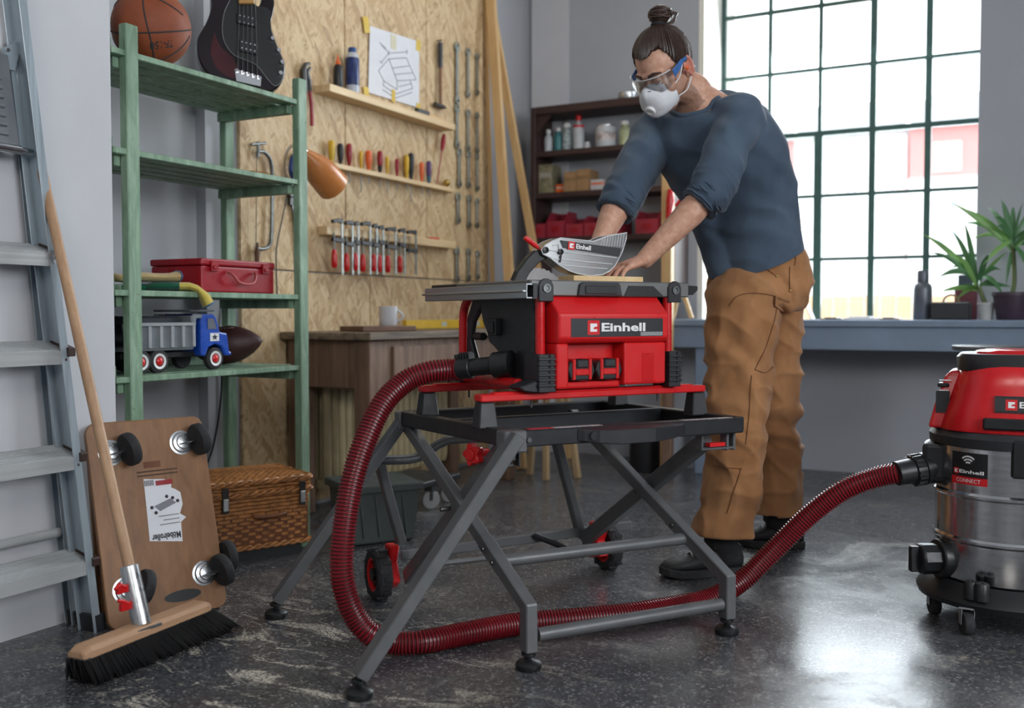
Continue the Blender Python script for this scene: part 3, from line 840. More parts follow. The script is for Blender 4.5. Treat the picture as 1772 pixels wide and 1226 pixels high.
mb = MB(); a, b = gp(908, 411), gp(931, 429); mb.tube([a, lerp(a, b, .2), lerp(a, b, .8), b], [.006, .0075, .0065, .0055], 10); mb.build('guard_lever', RED, sw, smooth=50)
# brand strip on the guard
q0, q1, q2, q3 = [gp(x, y) - VA * .0262 for x, y in ((966, 430), (1062, 445), (1066, 431), (961, 417))]
mb = MB(); mb.add([q0, q1, q2, q3] + [p + VA * .0008 for p in (q0, q1, q2, q3)], [(3, 2, 1, 0), (4, 5, 6, 7), (0, 1, 5, 4), (1, 2, 6, 5), (2, 3, 7, 6), (3, 0, 4, 7)]); mb.build('guard_strip', BLACKG, sw)
xd = (gp(1062, 437) - gp(966, 423)).normalized(); yd = xd.cross(VA) * -1
if yd.z < 0: yd = -yd
brand(sw, gp(973, 432.6) - VA * .0268, xd, yd, .079, .0225, plate=False)

# workpiece and push stick on the table
w0 = s(.20, .30, .9385)
mb = MB(); sbox(mb, .24, .478, .165, .29, .938, .958); solo(mb, 'pine_workpiece', wood('workpiece_wood', 'd6b27c', 'e9cd9f', 0), 'small flat pine board pushed through the saw under the hand', 'wood board', bevel=.0015)
mb = MB()

# ================================================================== suction hose
hz = .031
hp = [hx + pa * -.02, hx, AD(740, 645, 2.45), AD(700, 662, 2.46), AD(662, 700, 2.45), AD(630, 768, 2.43), AD(608, 840, 2.41), AD(595, 920, 2.39), AD(591, 985, 2.38)]
fl = [AC(600, 1035, 2.46), AC(617, 1072, 2.458), AC(641, 1098, 2.457), AZ(680, 1113, hz + .002), AZ(735, 1111, hz), AZ(800, 1098, hz), AZ(900, 1080, hz), AZ(1000, 1072, hz), AZ(1100, 1062, hz), AZ(1180, 1048, hz), AZ(1232, 1036, hz + .005)]
VC = AZ(1742, 545 + CAMH * FPX / 2.78, 0)
vi = None
up = [AC(1285, 1005, 2.90), AC(1340, 952, 2.91), AC(1400, 893, 2.89), AC(1460, 849, 2.86), AC(1520, 826, 2.83), AC(1558, 819, 2.80)]
path = bez(hp + fl + up, 40)
# resample evenly, four rings to a rib
L = [0.0]
for a, b in zip(path, path[1:]): L.append(L[-1] + (b - a).length)
N = int(L[-1] / .0022); pts = []; j = 0
for i in range(N + 1):
    t = L[-1] * i / N
    while j < len(L) - 2 and L[j + 1] < t: j += 1
    pts.append(lerp(path[j], path[j + 1], (t - L[j]) / max(1e-9, L[j + 1] - L[j])))
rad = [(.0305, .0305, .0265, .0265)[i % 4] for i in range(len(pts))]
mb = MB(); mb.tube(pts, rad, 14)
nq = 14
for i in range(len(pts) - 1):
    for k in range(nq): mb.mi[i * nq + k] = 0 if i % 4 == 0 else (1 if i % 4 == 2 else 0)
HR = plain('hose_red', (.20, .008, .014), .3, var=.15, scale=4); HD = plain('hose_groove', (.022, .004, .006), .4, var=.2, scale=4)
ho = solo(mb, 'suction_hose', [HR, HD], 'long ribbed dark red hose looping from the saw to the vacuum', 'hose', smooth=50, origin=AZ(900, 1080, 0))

# ================================================================== wet and dry vacuum
va = atan2(-VC.y, -VC.x)                       # angle towards the camera
vc = thing('shop_vacuum', 'wet and dry shop vacuum with steel drum and red head', 'vacuum cleaner', VC, 0)
toC = V((cos(va), sin(va), 0)); lf = V((sin(va), -cos(va), 0))   # lf points to the left in the picture
if lf.dot(RT) > 0: lf = -lf
def vp(l, c, z): return VC + lf * l + toC * c + V((0, 0, z))
R = .190
mb = MB(); mb.lathe([(R * .985, .11), (R, .115), (R, .232), (R + .006, .238), (R + .006, .244), (R, .25), (R, .355), (R + .006, .361), (R + .006, .367), (R, .373), (R, .498)], VC, n=64)
mb.build('steel_drum', STEEL, vc, smooth=40)
mb = MB(); mb.lathe([(R + .002, .492), (R + .016, .497), (R + .018, .52), (R + .006, .535), (R - .01, .537)], VC, n=56); mb.build('drum_collar', BLACKG, vc, smooth=40)
# base
mb = MB(); mb.lathe([(.19, .065), (.232, .07), (.237, .085), (.225, .105), (.196, .128), (.196, .112)], VC, n=44); mb.build('base_tray', BLACKP, vc, smooth=35)
for l, c, big in ((.095, .20, 1), (.185, .04, 0), (-.14, .18, 1), (.12, -.2, 0), (-.18, -.14, 0)):
    p = vp(l, c, 0); mb = MB(); ax = (lf * .9 + toC * .35).normalized()
    mb.lathe([(.012, -.012), (.03, -.012), (.032, -.008), (.032, .008), (.03, .012), (.012, .012)], p + V((0, 0, .032)), ax, 22); w_ = mb.build('caster_wheel', RUBBER, vc, smooth=35)
    mb = MB(); up_ = V((0, 0, 1))
    for sgn in (-1, 1): mb.bar(p + ax * .016 * sgn + V((0, 0, .028)), p + ax * .016 * sgn + V((0, 0, .075)), .003, .022, ax.cross(up_))
    mb.box(p + V((0, 0, .074)), (.04, .04, .005)); mb.build('caster_fork', ZINC, w_, bevel=.001)
for l, c in ((.085, .205), (.06, .215)):
    p = vp(l, c, .10); mb = MB(); mb.lathe([(.019, 0), (.019, .042), (.016, .046), (.006, .046), (.005, .04)], p, n=20); mb.build('accessory_peg', BLACKP, vc, smooth=40)
# red head
HDX = plain('vacuum_red', (.60, .010, .014), .22, var=.04)
mb = MB(); rings = []
for z, sx, sy, off in ((.537, .178, .178, 0), (.545, .18, .18, 0), (.60, .168, .172, .004), (.66, .152, .165, .008), (.70, .14, .158, .010), (.712, .13, .15, .010)):
    ring = []
    for k in range(48):
        a = 2 * pi * k / 48; x, y = cos(a), sin(a); e = .62
        ring.append(vp(sx * math.copysign(abs(x) ** e, x) - off, sy * math.copysign(abs(y) ** e, y), z))
    rings.append(ring)
mb.loft(rings); mb.build('motor_head', HDX, vc, smooth=40)
mb = MB(); rings = []
for z, sx in ((.695, .138), (.70, .148), (.735, .15), (.744, .142)):
    rings.append([vp(sx * math.copysign(abs(cos(2 * pi * k / 40)) ** .55, cos(2 * pi * k / 40)) - .012, .15 * math.copysign(abs(sin(2 * pi * k / 40)) ** .55, sin(2 * pi * k / 40)), z) for k in range(40)])
mb.loft(rings); mb.build('top_grip', BLACKG, vc, smooth=40)
mb = MB(); rings = []
for z, sx in ((.742, .125), (.75, .12), (.754, .10)):
    rings.append([vp(sx * math.copysign(abs(cos(2 * pi * k / 40)) ** .6, cos(2 * pi * k / 40)) - .03, .12 * math.copysign(abs(sin(2 * pi * k / 40)) ** .6, sin(2 * pi * k / 40)), z) for k in range(40)])
mb.loft(rings); mb.build('top_lid', HDX, vc, smooth=40)
# left shoulder with the switch and rating label
mb = MB(); rings = []
for z, l0, l1, cc in ((.537, .205, .14, .10), (.60, .19, .12, .09), (.68, .165, .10, .075), (.697, .15, .10, .07)):
    rings.append([vp(l, c, z) for l, c in ((l0, cc), (l0, -cc), (l1, -cc), (l1, cc))])
mb.loft(rings); sh = mb.build('control_shoulder', HDX, vc, bevel=.008, seg=2)
mb = MB(); mb.box(vp(.168, .06, .655), (.05, .03, .012), Matrix.Rotation(va, 3, 'Z')); mb.build('rotary_switch', BLACKP, sh, bevel=.003)
p = vp(.186, .096, .58); mb = quad(p, -lf, V((0, 0, 1)) - lf * .0, .035, .06, .0015); mb.build('rating_label', BLACKG, sh)
for k, z in enumerate((.668, .64, .632)):
    p = vp(.178, .090, z); quad(p, -lf, V((0, 0, 1)), .03 - .006 * k, .003, .002).build('scale_print', LETW, sh)
# front clip, plate and the brand on the head
def cylwrap(Rr, a0):
    ta = V((-sin(a0), cos(a0), 0)); na = V((cos(a0), sin(a0), 0))
    def f(p):
        q = p - VC; t = q.dot(ta); d = q.dot(na) - Rr; a = a0 + t / Rr
        return VC + V((cos(a), sin(a), 0)) * (Rr + d) + V((0, 0, q.z))
    return f, ta, na
hl = .118
p = vp(.038, .170, .592); xd = -lf
yd = V((0, 0, 1)) - toC * .1
quad(p - toC * 0, xd, yd, .16, .044, .006).build('brand_backing', BLACKP, vc)
brand(vc, p + toC * .0065 + V((0, 0, .004)), xd, yd, .15, .036)
mb = MB(); mb.box(vp(.0, .178, .563), (.03, .13, .03), Matrix.Rotation(va, 3, 'Z')); mb.build('head_vent', BLACKP, vc, bevel=.004)
mb = MB(); mb.box(vp(-.028, .197, .475), (.025, .05, .10), Matrix.Rotation(va, 3, 'Z')); mb.build('head_clip', BLACKP, vc, bevel=.006)
# connect sign on the drum
a0 = atan2((lf * .098 + toC * .16).y, (lf * .098 + toC * .16).x)
f, ta, na = cylwrap(R, a0)
if ta.dot(lf) > 0: ta = -ta
def bend(mb):
    mb.v = [f(q) for q in mb.v]; return mb
def grid_quad(o, xd, yd, w, h, lift, n=8):
    mb = MB(); nn = xd.cross(yd)
    for i in range(n):
        mb.prism([(w * i / n, 0), (w * (i + 1) / n, 0), (w * (i + 1) / n, h), (w * i / n, h)], o, xd, yd, nn * lift)
    return mb
Zv = V((0, 0, 1)); so_ = VC + na * (R + .0004) - ta * .052 + Zv * .395
bend(grid_quad(so_ + Zv * .02, ta, Zv, .104, .066, .0006)).build('sign_plate', BLACKP, vc)
bend(grid_quad(so_, ta, Zv, .104, .021, .0006)).build('sign_band', RED, vc)
lettering('CONNECT', LETW, vc, so_ + ta * .017 + Zv * .0055 + na * .0007, ta, Zv, .070, .0105, warp=f)
brand(vc, so_ + ta * .008 + Zv * .0265 + na * .0004, ta, Zv, .09, .016, plate=False, warp=f)
mb = MB(); wc = so_ + ta * .052 + Zv * .052 + na * .0008
for r in (.006, .014, .022):
    n_ = 12
    for i in range(n_):
        t0 = pi / 4 + pi / 2 * i / n_; t1 = pi / 4 + pi / 2 * (i + 1) / n_
        mb.prism([(r * cos(t0), r * sin(t0)), ((r + .0042) * cos(t0), (r + .0042) * sin(t0)), ((r + .0042) * cos(t1), (r + .0042) * sin(t1)), (r * cos(t1), r * sin(t1))], wc, ta, Zv, na * .0004)
bend(mb).build('wireless_symbol', LETW, vc)
# inlet and hose cuff
i0 = vp(.17, .03, .425); i1 = pts[-1]
ia = (i1 - i0).normalized()
mb = MB(); mb.box(vp(.175, .04, .44), (.10, .09, .11), Matrix.Rotation(va, 3, 'Z')); mb.build('inlet_block', BLACKG, vc, bevel=.015, seg=2)
LL = (i1 - i0).length
mb = MB(); mb.lathe([(.046, 0), (.046, LL * .5), (.042, LL * .52), (.042, LL * .72), (.036, LL * .74), (.034, LL + .012), (.029, LL + .014)], i0, ia, 26)
s1, u1, a1 = basis(ia)
for k in range(16):
    a = 2 * pi * k / 16; mb.box(i0 + ia * LL * .62 + s1 * .043 * cos(a) + u1 * .043 * sin(a), (.004, .006, LL * .18), Matrix((s1, u1, a1)).transposed())
mb.build('hose_inlet', BLACKP, vc, smooth=35)
# drain knob
k0 = vp(.165, .10, .175); k1 = AC(1592, 992, 2.66); ka = (lf * .86 + toC * .5).normalized()
mb = MB(); mb.lathe([(.055, -.02), (.055, .012), (.045, .016)], k0 + ka * .0, ka, 26); mb.lathe([(.042, 0), (.043, .05), (.036, .056)], k0 + ka * .012, ka, 10)
s1, u1, a1 = basis(ka); mb.box(k0 + ka * .075, (.07, .02, .03), Matrix((u1, s1, a1)).transposed())
mb.build('drain_cap', BLACKP, vc, smooth=30, bevel=.003)
# ================================================================== folded step ladder leaning on the left wall
ld = thing('step_ladder', 'folded aluminium step ladder leaning on the white wall', 'ladder', V((-2.25, 1.55, 0)))
CAPB = plain('brown_plastic_cap', (.035, .018, .014), .45)
yc = 1.46
rb, rtp = V((-2.251, 1.815, 0)), V((-2.325, 1.66, 1.85))
def rail(b, t, w, h, nm):
    for sgn in (1, -1):
        p, q = V(b), V(t)
        if sgn < 0: p.y = 2 * yc - p.y; q.y = 2 * yc - q.y
        mb = MB(); mb.bar(p, q, w, .004, (0, 1, 0))
        ax = (q - p).normalized()
        for o in (-1, 1):
            c = V((o * w / 2, -sgn * .010, 0)); mb.bar(p + c, q + c, .004, .024, (0, 1, 0))
        mb.build(nm, ALU, ld, bevel=.001)
        mb = MB(); mb.bar(p, lerp(p, q, .025), w + .008, .03, (0, 1, 0)); mb.build('rail_foot', BLACKG, ld)
rail(rb + V((.005, 0, 0)), rtp, .062, .02, 'front_rail')
rail(V((-2.342, 1.835, 0)), V((-2.352, 1.70, 1.55)), .026, .03, 'rear_rail')
for fx, fy in ((92, 438), (115, 608), (140, 788), (165, 965)):
    z = AX(fx, fy, -2.25).z; t = z / 1.85
    xf = lerp(rb, rtp, t).x + .036; yr = lerp(rb, rtp, t).y + .004
    y1 = 2 * yc - yr
    f0 = V((xf, yr, z)); b0 = V((xf - .085, yr, z + .026))
    L = V((0, y1 - yr, 0)); nrm = V((.026, 0, .085)).normalized()
    mb = MB(); mb.hexa([b0 - nrm * .004, b0 - nrm * .004 + L, f0 - nrm * .004 + L, f0 - nrm * .004, b0, b0 + L, f0 + L, f0])
    for k in range(9):
        c = lerp(b0, f0, (k + .7) / 9.6) + nrm * .0012; mb.bar(c, c + L, .004, .0024, nrm)
    mb.hexa([f0 + V((-.006, 0, -.034)), f0 + L + V((-.006, 0, -.034)), f0 + L + V((-.001, 0, -.034)), f0 + V((-.001, 0, -.034)), f0 + V((-.006, 0, 0)), f0 + L + V((-.006, 0, 0)), f0 + L, f0])
    sp = mb.build('step', ALUY, ld)
    for yy in (yr, y1):
        sg = 1 if yy == yr else -1
        mb = MB(); a = V((xf - .086, yy + sg * .002, z + .0285)); b = V((xf + .004, yy + sg * .002, z + .001))
        mb.bar(a, b, .022, .016, nrm); mb.box(b + V((-.006, 0, -.004)), (.022, .022, .022)); mb.build('step_end_cap', CAPB, sp, bevel=.002)
        mb = MB(); c = V((xf - .001, yy - sg * .012, z - .022)); mb.cyl(c, c + V((.003, 0, 0)), .004, n=8); mb.build('rivet', CHROME, sp)
mb = MB(); c = AX(105, 922, -2.33); mb.cyl(V((-2.338, c.y, c.z)), V((-2.338, 2 * yc - c.y, c.z)), .013, n=14); mb.build('rear_cross_tube', ALUY, ld, smooth=40)
# ribbed platform folded up
pb = AX(36, 262, -2.29); ptp = AX(14, 95, -2.31)
mb = MB(); L = V((0, -.38, 0)); mb.hexa([pb, pb + V((-.014, 0, 0)), pb + V((-.014, 0, 0)) + L, pb + L, ptp, ptp + V((-.014, 0, 0)), ptp + V((-.014, 0, 0)) + L, ptp + L])
for k in range(8):
    c = lerp(pb, ptp, .16 + k * .095) + V((.001, -.03, 0)); mb.tube([c, c + V((.0, -.33, 0))], .006, 8)
pt_ = mb.build('folding_platform', plain('grey_platform', (.22, .24, .26), .4, .5, var=.08), ld, bevel=.006, seg=2)
mb = MB(); c = pb + V((-.005, .002, .004)); mb.cyl(c, c + V((0, .035, 0)), .008, n=12); mb.cyl(c + V((0, 0, 0)), c + V((0, -.38, 0)), .012, n=12); mb.build('platform_hinge', CHROME, pt_, smooth=40)
mb = MB(); c = AX(18, 100, -2.325); mb.prism([(-.02, -.03), (.012, -.03), (.03, .03), (.02, .045), (-.02, .02)], c, (0, 1, 0), (0, 0, 1), (-.006, 0, 0)); mb.build('hinge_plate', ALU, ld)
mb = MB(); c = AX(12, 87, -2.30); mb.cyl(c, c + V((.006, 0, 0)), .005, n=10); mb.build('hinge_rivet', CHROME, ld)

# ================================================================== push broom
BRA, BRB = AZ(131, 1142, .10), AZ(354, 1054, .10)
FLA, FLB = AZ(142, 1186, 0), AZ(394, 1086, 0)
br = thing('push_broom', 'wooden push broom with black bristles leaning beside the ladder', 'broom', V((BRA.x, (BRA.y + BRB.y) / 2, 0)))
dx = (BRB - BRA).normalized(); ox = V((dx.y, -dx.x, 0))
mb = MB()
for a, b in ((BRA, BRB),):
    prof = [(-.032, 0), (.032, 0), (.030, .016), (.020, .026), (-.020, .026), (-.030, .016)]
    rings = [[p + ox * q[0] * k + V((0, 0, q[1] * kz)) for q in prof] for p, k, kz in ((a, .8, .7), (a + dx * .02, 1, 1), (b - dx * .02, 1, 1), (b, .8, .7))]
    mb.loft(rings)
mb.build('broom_head', wood('broom_beech', 'a17b5c', 'be9877', 1, 6), br, bevel=.003)
mb = MB(); random.seed(3)
for i in range(84):
    for j in range(6):
        t = (i + .5) / 84
        p = lerp(BRA, BRB, t) + ox * (-.026 + .0105 * j) + V((0, 0, .002)); fl_ = lerp(FLA, FLB, t) + ox * (-.045 + .017 * j)
        sx = (t - .5) * .04 + random.uniform(-.008, .008); sy = (j - 2) * .010 + random.uniform(-.008, .008)
        for q in range(3):
            a = p + V((random.uniform(-.004, .004), random.uniform(-.003, .003), 0))
            e = V((fl_.x + random.uniform(-.008, .008), fl_.y + random.uniform(-.008, .008), .002 + random.uniform(0, .008)))
            m1 = lerp(a, e, .55) + V((0, 0, 0))
            mb.tube([a, m1, e], [.0034, .0038, .0012], 4)
mb.build('bristles', plain('black_bristle', (.012, .012, .013), .5, var=.3, scale=90), br, smooth=60)
hb = AZ(243, 1063, .128) ; hb = lerp(BRA, BRB, .47) + V((0, 0, .03)); ht = AX(63, 252, -2.325)
hd = (ht - hb).normalized()
mb = MB(); mb.tube([hb + hd * .05, lerp(hb, ht, .5), ht], [.0135, .0135, .0125], 16); mb.ell(ht, (.0125, .0125, .0125), n=14, k=8)
mb.build('handle', BEECH, br, smooth=50)
mb = MB(); mb.lathe([(.021, -.01), (.022, .0), (.022, .13), (.0205, .132), (.014, .132)], hb, hd, 24); mb.box(hb - V((0, 0, .012)), (.06, .07, .006)); mb.build('socket', ZINC, br, smooth=35)
mb = MB()
for k, dz in enumerate((.045, .085)):
    c = hb + hd * dz - dx * .024; mb.box(c - dx * .012, (.012, .03, .018)); mb.tube([c, c - dx * .02 + V((0, 0, .012)), c - dx * .035 + V((0, 0, .004 if k else .02))], [.008, .007, .004], 8)
mb.build('wing_screw', REDM, br, bevel=.002)

# ================================================================== furniture dollies leaning on the wall
def dolly(bl, brr, tl, label, front):
    root = thing('furniture_dolly', label, 'dolly', (bl + brr) / 2)
    ux = (brr - bl).normalized(); L = (brr - bl).length
    upv = (tl - bl); upv = (upv - ux * upv.dot(ux)); Hh = upv.length; upv.normalize()
    nn = ux.cross(upv).normalized()
    if nn.x < 0: nn = -nn
    r = .03; poly = []
    for cx, cy, a0 in ((L - r, Hh - r, 0), (r, Hh - r, 90), (r, r, 180), (L - r, r, 270)):
        for k in range(6): a = radians(a0 + 90 * k / 5); poly.append((cx + r * cos(a), cy + r * sin(a)))
    def W(u, v, n): return bl + ux * u + upv * v + nn * n
    mb = MB(); mb.prism(poly, bl, ux, upv, nn * -.016)
    mb.build('board', PLY, root, bevel=.002)
    for (u, v, ang) in [(L - .010, .13, .05)] if not front else ((.062, Hh - .085, .25), (L - .075, Hh - .075, .2), (.055, .10, -.3), (L - .06, .105, .25)):
        c = W(u, v, 0)
        mb = MB(); mb.lathe([(.036, 0), (.036, .003), (.030, .004), (.028, .010), (.020, .012), (.018, .016), (.006, .018)], c, nn, 24); cp = mb.build('caster_plate', ZINC, root, smooth=35)
        wc = c + nn * .045 + ux * .035; ax = (ux * cos(ang) + upv * sin(ang)).normalized()
        mb = MB(); mb.lathe([(.014, -.012), (.044, -.013), (.047, -.008), (.047, .008), (.044, .013), (.014, .012)], wc, ax, 26); mb.build('caster_wheel', RUBBER, cp, smooth=35)
        mb = MB()
        for sg in (-1, 1): mb.bar(c + nn * .012 + ax * .017 * sg + ux * .012, wc + ax * .017 * sg, .003, .026, ax)
        mb.build('caster_fork', ZINC, cp)
    return root, W, L, Hh, ux, upv, nn
dbl, dbr = V((-2.178, 1.812, .004)), V((-2.075, 2.142, .004))
dtl = AX(152, 735, -2.315)
dl, DW, DL, DH, dux, dup, dnn = dolly(dbl, dbr, dtl, 'brown plywood furniture dolly with torn paper label leaning upright', True)
# torn paper label, printed upside down
lab = [(.14, .21), (.235, .195), (.238, .25), (.255, .262), (.238, .275), (.25, .30), (.248, .335), (.235, .345), (.222, .352), (.226, .368), (.205, .378), (.145, .385)]
k_ = 1.0
mb = MB(); mb.prism([(u, v + .01) for u, v in lab], DW(0, 0, .0004), dux, dup, dnn * .0006); mb.build('paper_label', PAPER, dl)
lettering('Möbelroller', INK, dl, DW(.232, .236, .0014), -dux, -dup, .085, .019, bold=.03)
for k in range(3): quad(DW(.235, .262 + .012 * k, .0012), -dux, -dup, .06 - .012 * (k % 2), .003, .0003).build('small_print', plain('grey_print', (.25, .25, .25), .7), dl)
mb = MB(); o_ = DW(.165, .315, .0012); mb.prism([(0, 0), (.05, .016), (.066, .002), (.016, -.016)], o_, dux, dup, dnn * .0006)
mb.build('label_picture', plain('label_picture_grey', (.2, .2, .23), .6), dl)
for u, v in ((.158, .312), (.168, .296), (.222, .332), (.236, .322), (.205, .338)): mb = MB(); mb.lathe([(.005, 0), (.005, .0007)], DW(u, v, .0014), dnn, 10); mb.build('printed_wheel', INK, dl)
quad(DW(.178, .372, .0012), dux, dup, .05, .014, .0004).build('label_stripe', REDD, dl)
for k in range(7): quad(DW(.146 + .004 * k, .374, .0012), dux, dup, .002, .016, .0003).build('barcode_line', INK, dl)
BROWNP = plain('burnt_print', (.07, .035, .02), .7)
for k in range(2): quad(DW(.128, .402 + .011 * k, .0004), dux, dup, .12, .004, .0003).build('stamped_print', BROWNP, dl)
quad(DW(.15, .425, .0004), dux, dup, .05, .018, .0003).build('stamped_print', plain('stamp_red_brown', (.16, .06, .03), .7), dl)
# dark grip slot at the lower edge
mb = MB(); sl = []
for k in range(20): a = 2 * pi * k / 20; sl.append((.215 + .055 * cos(a), .055 + .016 * sin(a)))
mb.prism(sl, DW(0, 0, .0003), dux, dup, dnn * .0006); mb.build('grip_slot', BLACKP, dl)
dolly(dbl + V((-.075, .03, 0)), dbr + V((-.055, .012, 0)), dtl + V((-.028, .0, .0)), 'second wooden furniture dolly hidden behind the labelled one', False)

# ================================================================== green slatted rack
rk = thing('green_rack', 'old green painted wooden rack with four slatted shelves', 'shelf rack', V((-2.55, 2.45, 0)))
for x, y, h in ((-2.382, 2.082, 1.70), (-2.382, 2.845, 1.70), (-2.735, 2.082, 1.66), (-2.735, 2.845, 1.66)):
    mb = MB(); mb.bar((x, y, 0), (x, y, h), .032, .046, (0, 1, 0)); mb.build('post', GREEN, rk, bevel=.003)
GREENY = None
def mat_green_y():
    m = GREEN.copy(); m.name = 'green_paint_slat'
    return m
for z in (1.622, 1.336, .923, .667):
    for k in range(5):
        xx = -2.405 - k * .0745
        mb = MB(); mb.lo_hi((xx - .030, 2.012, z - .018), (xx + .030 if k else xx + .034, 2.868 if k else 2.82, z)); mb.build('slat', GREEN, rk, bevel=.002)
    for y in (2.04, 2.80):
        mb = MB(); mb.lo_hi((-2.74, y, z - .05), (-2.40, y + .03, z - .018)); mb.build('shelf_bearer', GREEN, rk, bevel=.002)
    mb = MB(); mb.lo_hi((-2.752, 2.012, z), (-2.744, 2.86, z + .03)); mb.build('back_strip', GREEN, rk)
    mb = MB(); mb.lo_hi((-2.72, 2.02, z + .001), (-2.4, 2.034, z + .032)); mb.build('end_strip', GREEN, rk)

# ---- basketball
bc = AZ(262, 48, 1.742); Rb = .119; bc.z = 1.622 + Rb
bb = thing('basketball', 'orange brown basketball with black seams on the top rack shelf', 'ball', bc - V((0, 0, Rb)))
BALL = plain('basketball_rubber', '8a4526', .6, var=.12, bump=.35, bscale=260)
mb = MB(); mb.ell(bc, (Rb,) * 3, n=40, k=24); bo = mb.build('ball_skin', BALL, bb, smooth=180)
R_ = (Matrix.Rotation(.25, 3, 'X') @ Matrix.Rotation(-.35, 3, 'Y'))
tocam = (CAMP - bc).normalized()
sx = RT.copy(); sy = tocam.cross(sx).normalized()
def onb(a, b):   # a: right angle, b: up angle as seen
    d = (tocam * (cos(b) * cos(a)) + sx * (cos(b) * sin(a)) + sy * sin(b)).normalized(); return bc + d * Rb * 1.001
mb = MB()
def seam(fn, n=48):
    pts_ = [fn(i / n) for i in range(n + 1)]; mb.tube(pts_, .0022, 6)
seam(lambda t: onb((t - .5) * 2 * pi, -.05 - .06 * cos((t - .5) * 2 * pi)))
seam(lambda t: onb((t - .5) * 2.9 - .15, .9 - .55 * (2 * t - 1) ** 2 * 1.0))
seam(lambda t: onb((t - .5) * 2.9 + .1, -.95 + .75 * (2 * t - 1) ** 2))
seam(lambda t: onb(-.1 + .08 * sin(t * 6), (t - .5) * pi))
mb.build('seams', INK, bo, smooth=60)
def bwarp(p):
    d = p - (bc + tocam * Rb); return onb(d.dot(sx) / Rb, d.dot(sy) / Rb)
lettering('TF-150', INK, bo, bc + tocam * Rb + sx * .083 - sy * .040, -sx, -sy, .095, .026, bold=.02, warp=bwarp, lift=.0)

# ---- bass guitar leaning on the shelf
g0 = V((-2.40, 2.70, 1.632)); gn = V((.80, -.575, .16)).normalized()
gt = thing('bass_guitar', 'dark sunburst bass guitar standing on the top rack shelf', 'guitar', g0)
def gq(px, py, lift=0.0): return _hit(px, py, gn, g0.dot(gn) + lift)
def gpoly(mb, pts_, l0, l1):
    a = [gq(x, y) + gn * l0 for x, y in pts_]; b = [gq(x, y) + gn * l1 for x, y in pts_]; n_ = len(a)
    return mb.add(a + b, [tuple(range(n_ - 1, -1, -1)), tuple(range(n_, 2 * n_))] + [(i, (i + 1) % n_, n_ + (i + 1) % n_, n_ + i) for i in range(n_)])
def gc(pts_): return [(340 + x / 6.13, y / 6.13) for x, y in pts_]
def smooth2(pts_, n=5):
    q = bez([V((x, y, 0)) for x, y in pts_ + [pts_[0]]], n)[:-1]; return [(p.x, p.y) for p in q]
body = gc([(160, -40), (155, 100), (95, 255), (22, 380), (5, 500), (25, 625), (80, 735), (165, 815), (300, 860), (450, 905), (620, 950), (760, 968), (850, 940), (915, 860), (940, 760), (930, 640), (870, 500), (812, 340), (792, 230), (815, 140), (828, 20), (800, -120), (745, -150), (705, -90), (690, 10), (650, 68), (600, 20), (560, -60), (420, -120), (330, -260), (240, -330), (180, -280), (150, -160)])
GB = plain('bass_lacquer', (.012, .007, .010), .12, var=.5, scale=6)
GBR = plain('bass_sunburst', (.055, .010, .014), .15, var=.35, scale=6)
mb = MB(); gpoly(mb, smooth2(body, 3), -.038, 0); mb.build('body', GB, gt, smooth=50, bevel=.005, seg=2)
sb = gc([(190, 340), (260, 500), (390, 620), (440, 760), (380, 830), (230, 740), (150, 560)])
mb = MB(); gpoly(mb, smooth2(sb, 3), 0, .0004); mb.build('sunburst_patch', GBR, gt)
pg = gc([(420, -120), (340, 30), (290, 150), (272, 330), (305, 470), (395, 585), (520, 640), (640, 700), (750, 840), (830, 915), (895, 870), (925, 760), (915, 640), (855, 500), (798, 340), (775, 230), (790, 130), (720, 80), (650, 72), (600, 30), (560, -60)])
mb = MB(); gpoly(mb, smooth2(pg, 3), 0, .003); mb.build('pickguard', BLACKP, gt)
mb = MB(); mb.tube([gq(x, y) + gn * .003 for x, y in smooth2(pg, 3)[:44]], .0007, 5); mb.build('pickguard_edge', plain('edge_white', (.4, .4, .4), .5), gt)
for (x0, y0, x1, y1) in ((425, 150, 625, 295), (450, 430, 640, 590)):
    mb = MB(); gpoly(mb, gc([(x0, y0), (x1, y0 + 45), (x1, y1 + 5), (x0, y1 - 40)]), .003, .012); p_ = mb.build('pickup', BLACKP, gt, bevel=.001)
    mb = MB()
    for i in range(4):
        for j in range(2):
            x = x0 + 25 + i * 45; y = y0 + 30 + i * 11 + j * 65; c = gq(*gc([(x, y)])[0]) + gn * .012; mb.lathe([(.0035, 0), (.003, .002)], c, gn, 8)
    mb.build('pole_pieces', CHROME, p_)
mb = MB(); gpoly(mb, gc([(400, 735), (690, 820), (680, 925), (420, 870)]), 0, .006)
for i in range(5):
    x = 425 + i * 56; y = 760 + i * 17; c = gq(*gc([(x, y)])[0]) + gn * .006; mb.box(c + gn * .004, (.009, .009, .012))
mb.build('bridge', CHROME, gt, bevel=.001)
for i in range(5):
    a = gq(*gc([(430 + i * 52, 760 + i * 15)])[0]) + gn * .013; b = gq(*gc([(462 + i * 36, -330)])[0]) + gn * .016
    mb = MB(); mb.tube([a, b], .0011, 5); mb.build('string', TOOLST, gt)
for x, y in ((800, 420), (865, 545), (902, 670), (885, 785)):
    c = gq(*gc([(x, y)])[0]); mb = MB(); mb.lathe([(.008, 0), (.0085, .012), (.007, .015)], c, gn, 16); mb.build('control_knob', CHROME, gt, smooth=40)
mb = MB(); gpoly(mb, gc([(440, 60), (600, 60), (590, -600), (455, -600)]), .004, .02); mb.build('neck', wood('neck_maple', 'a87d45', 'c69a5c', 2), gt, bevel=.002)

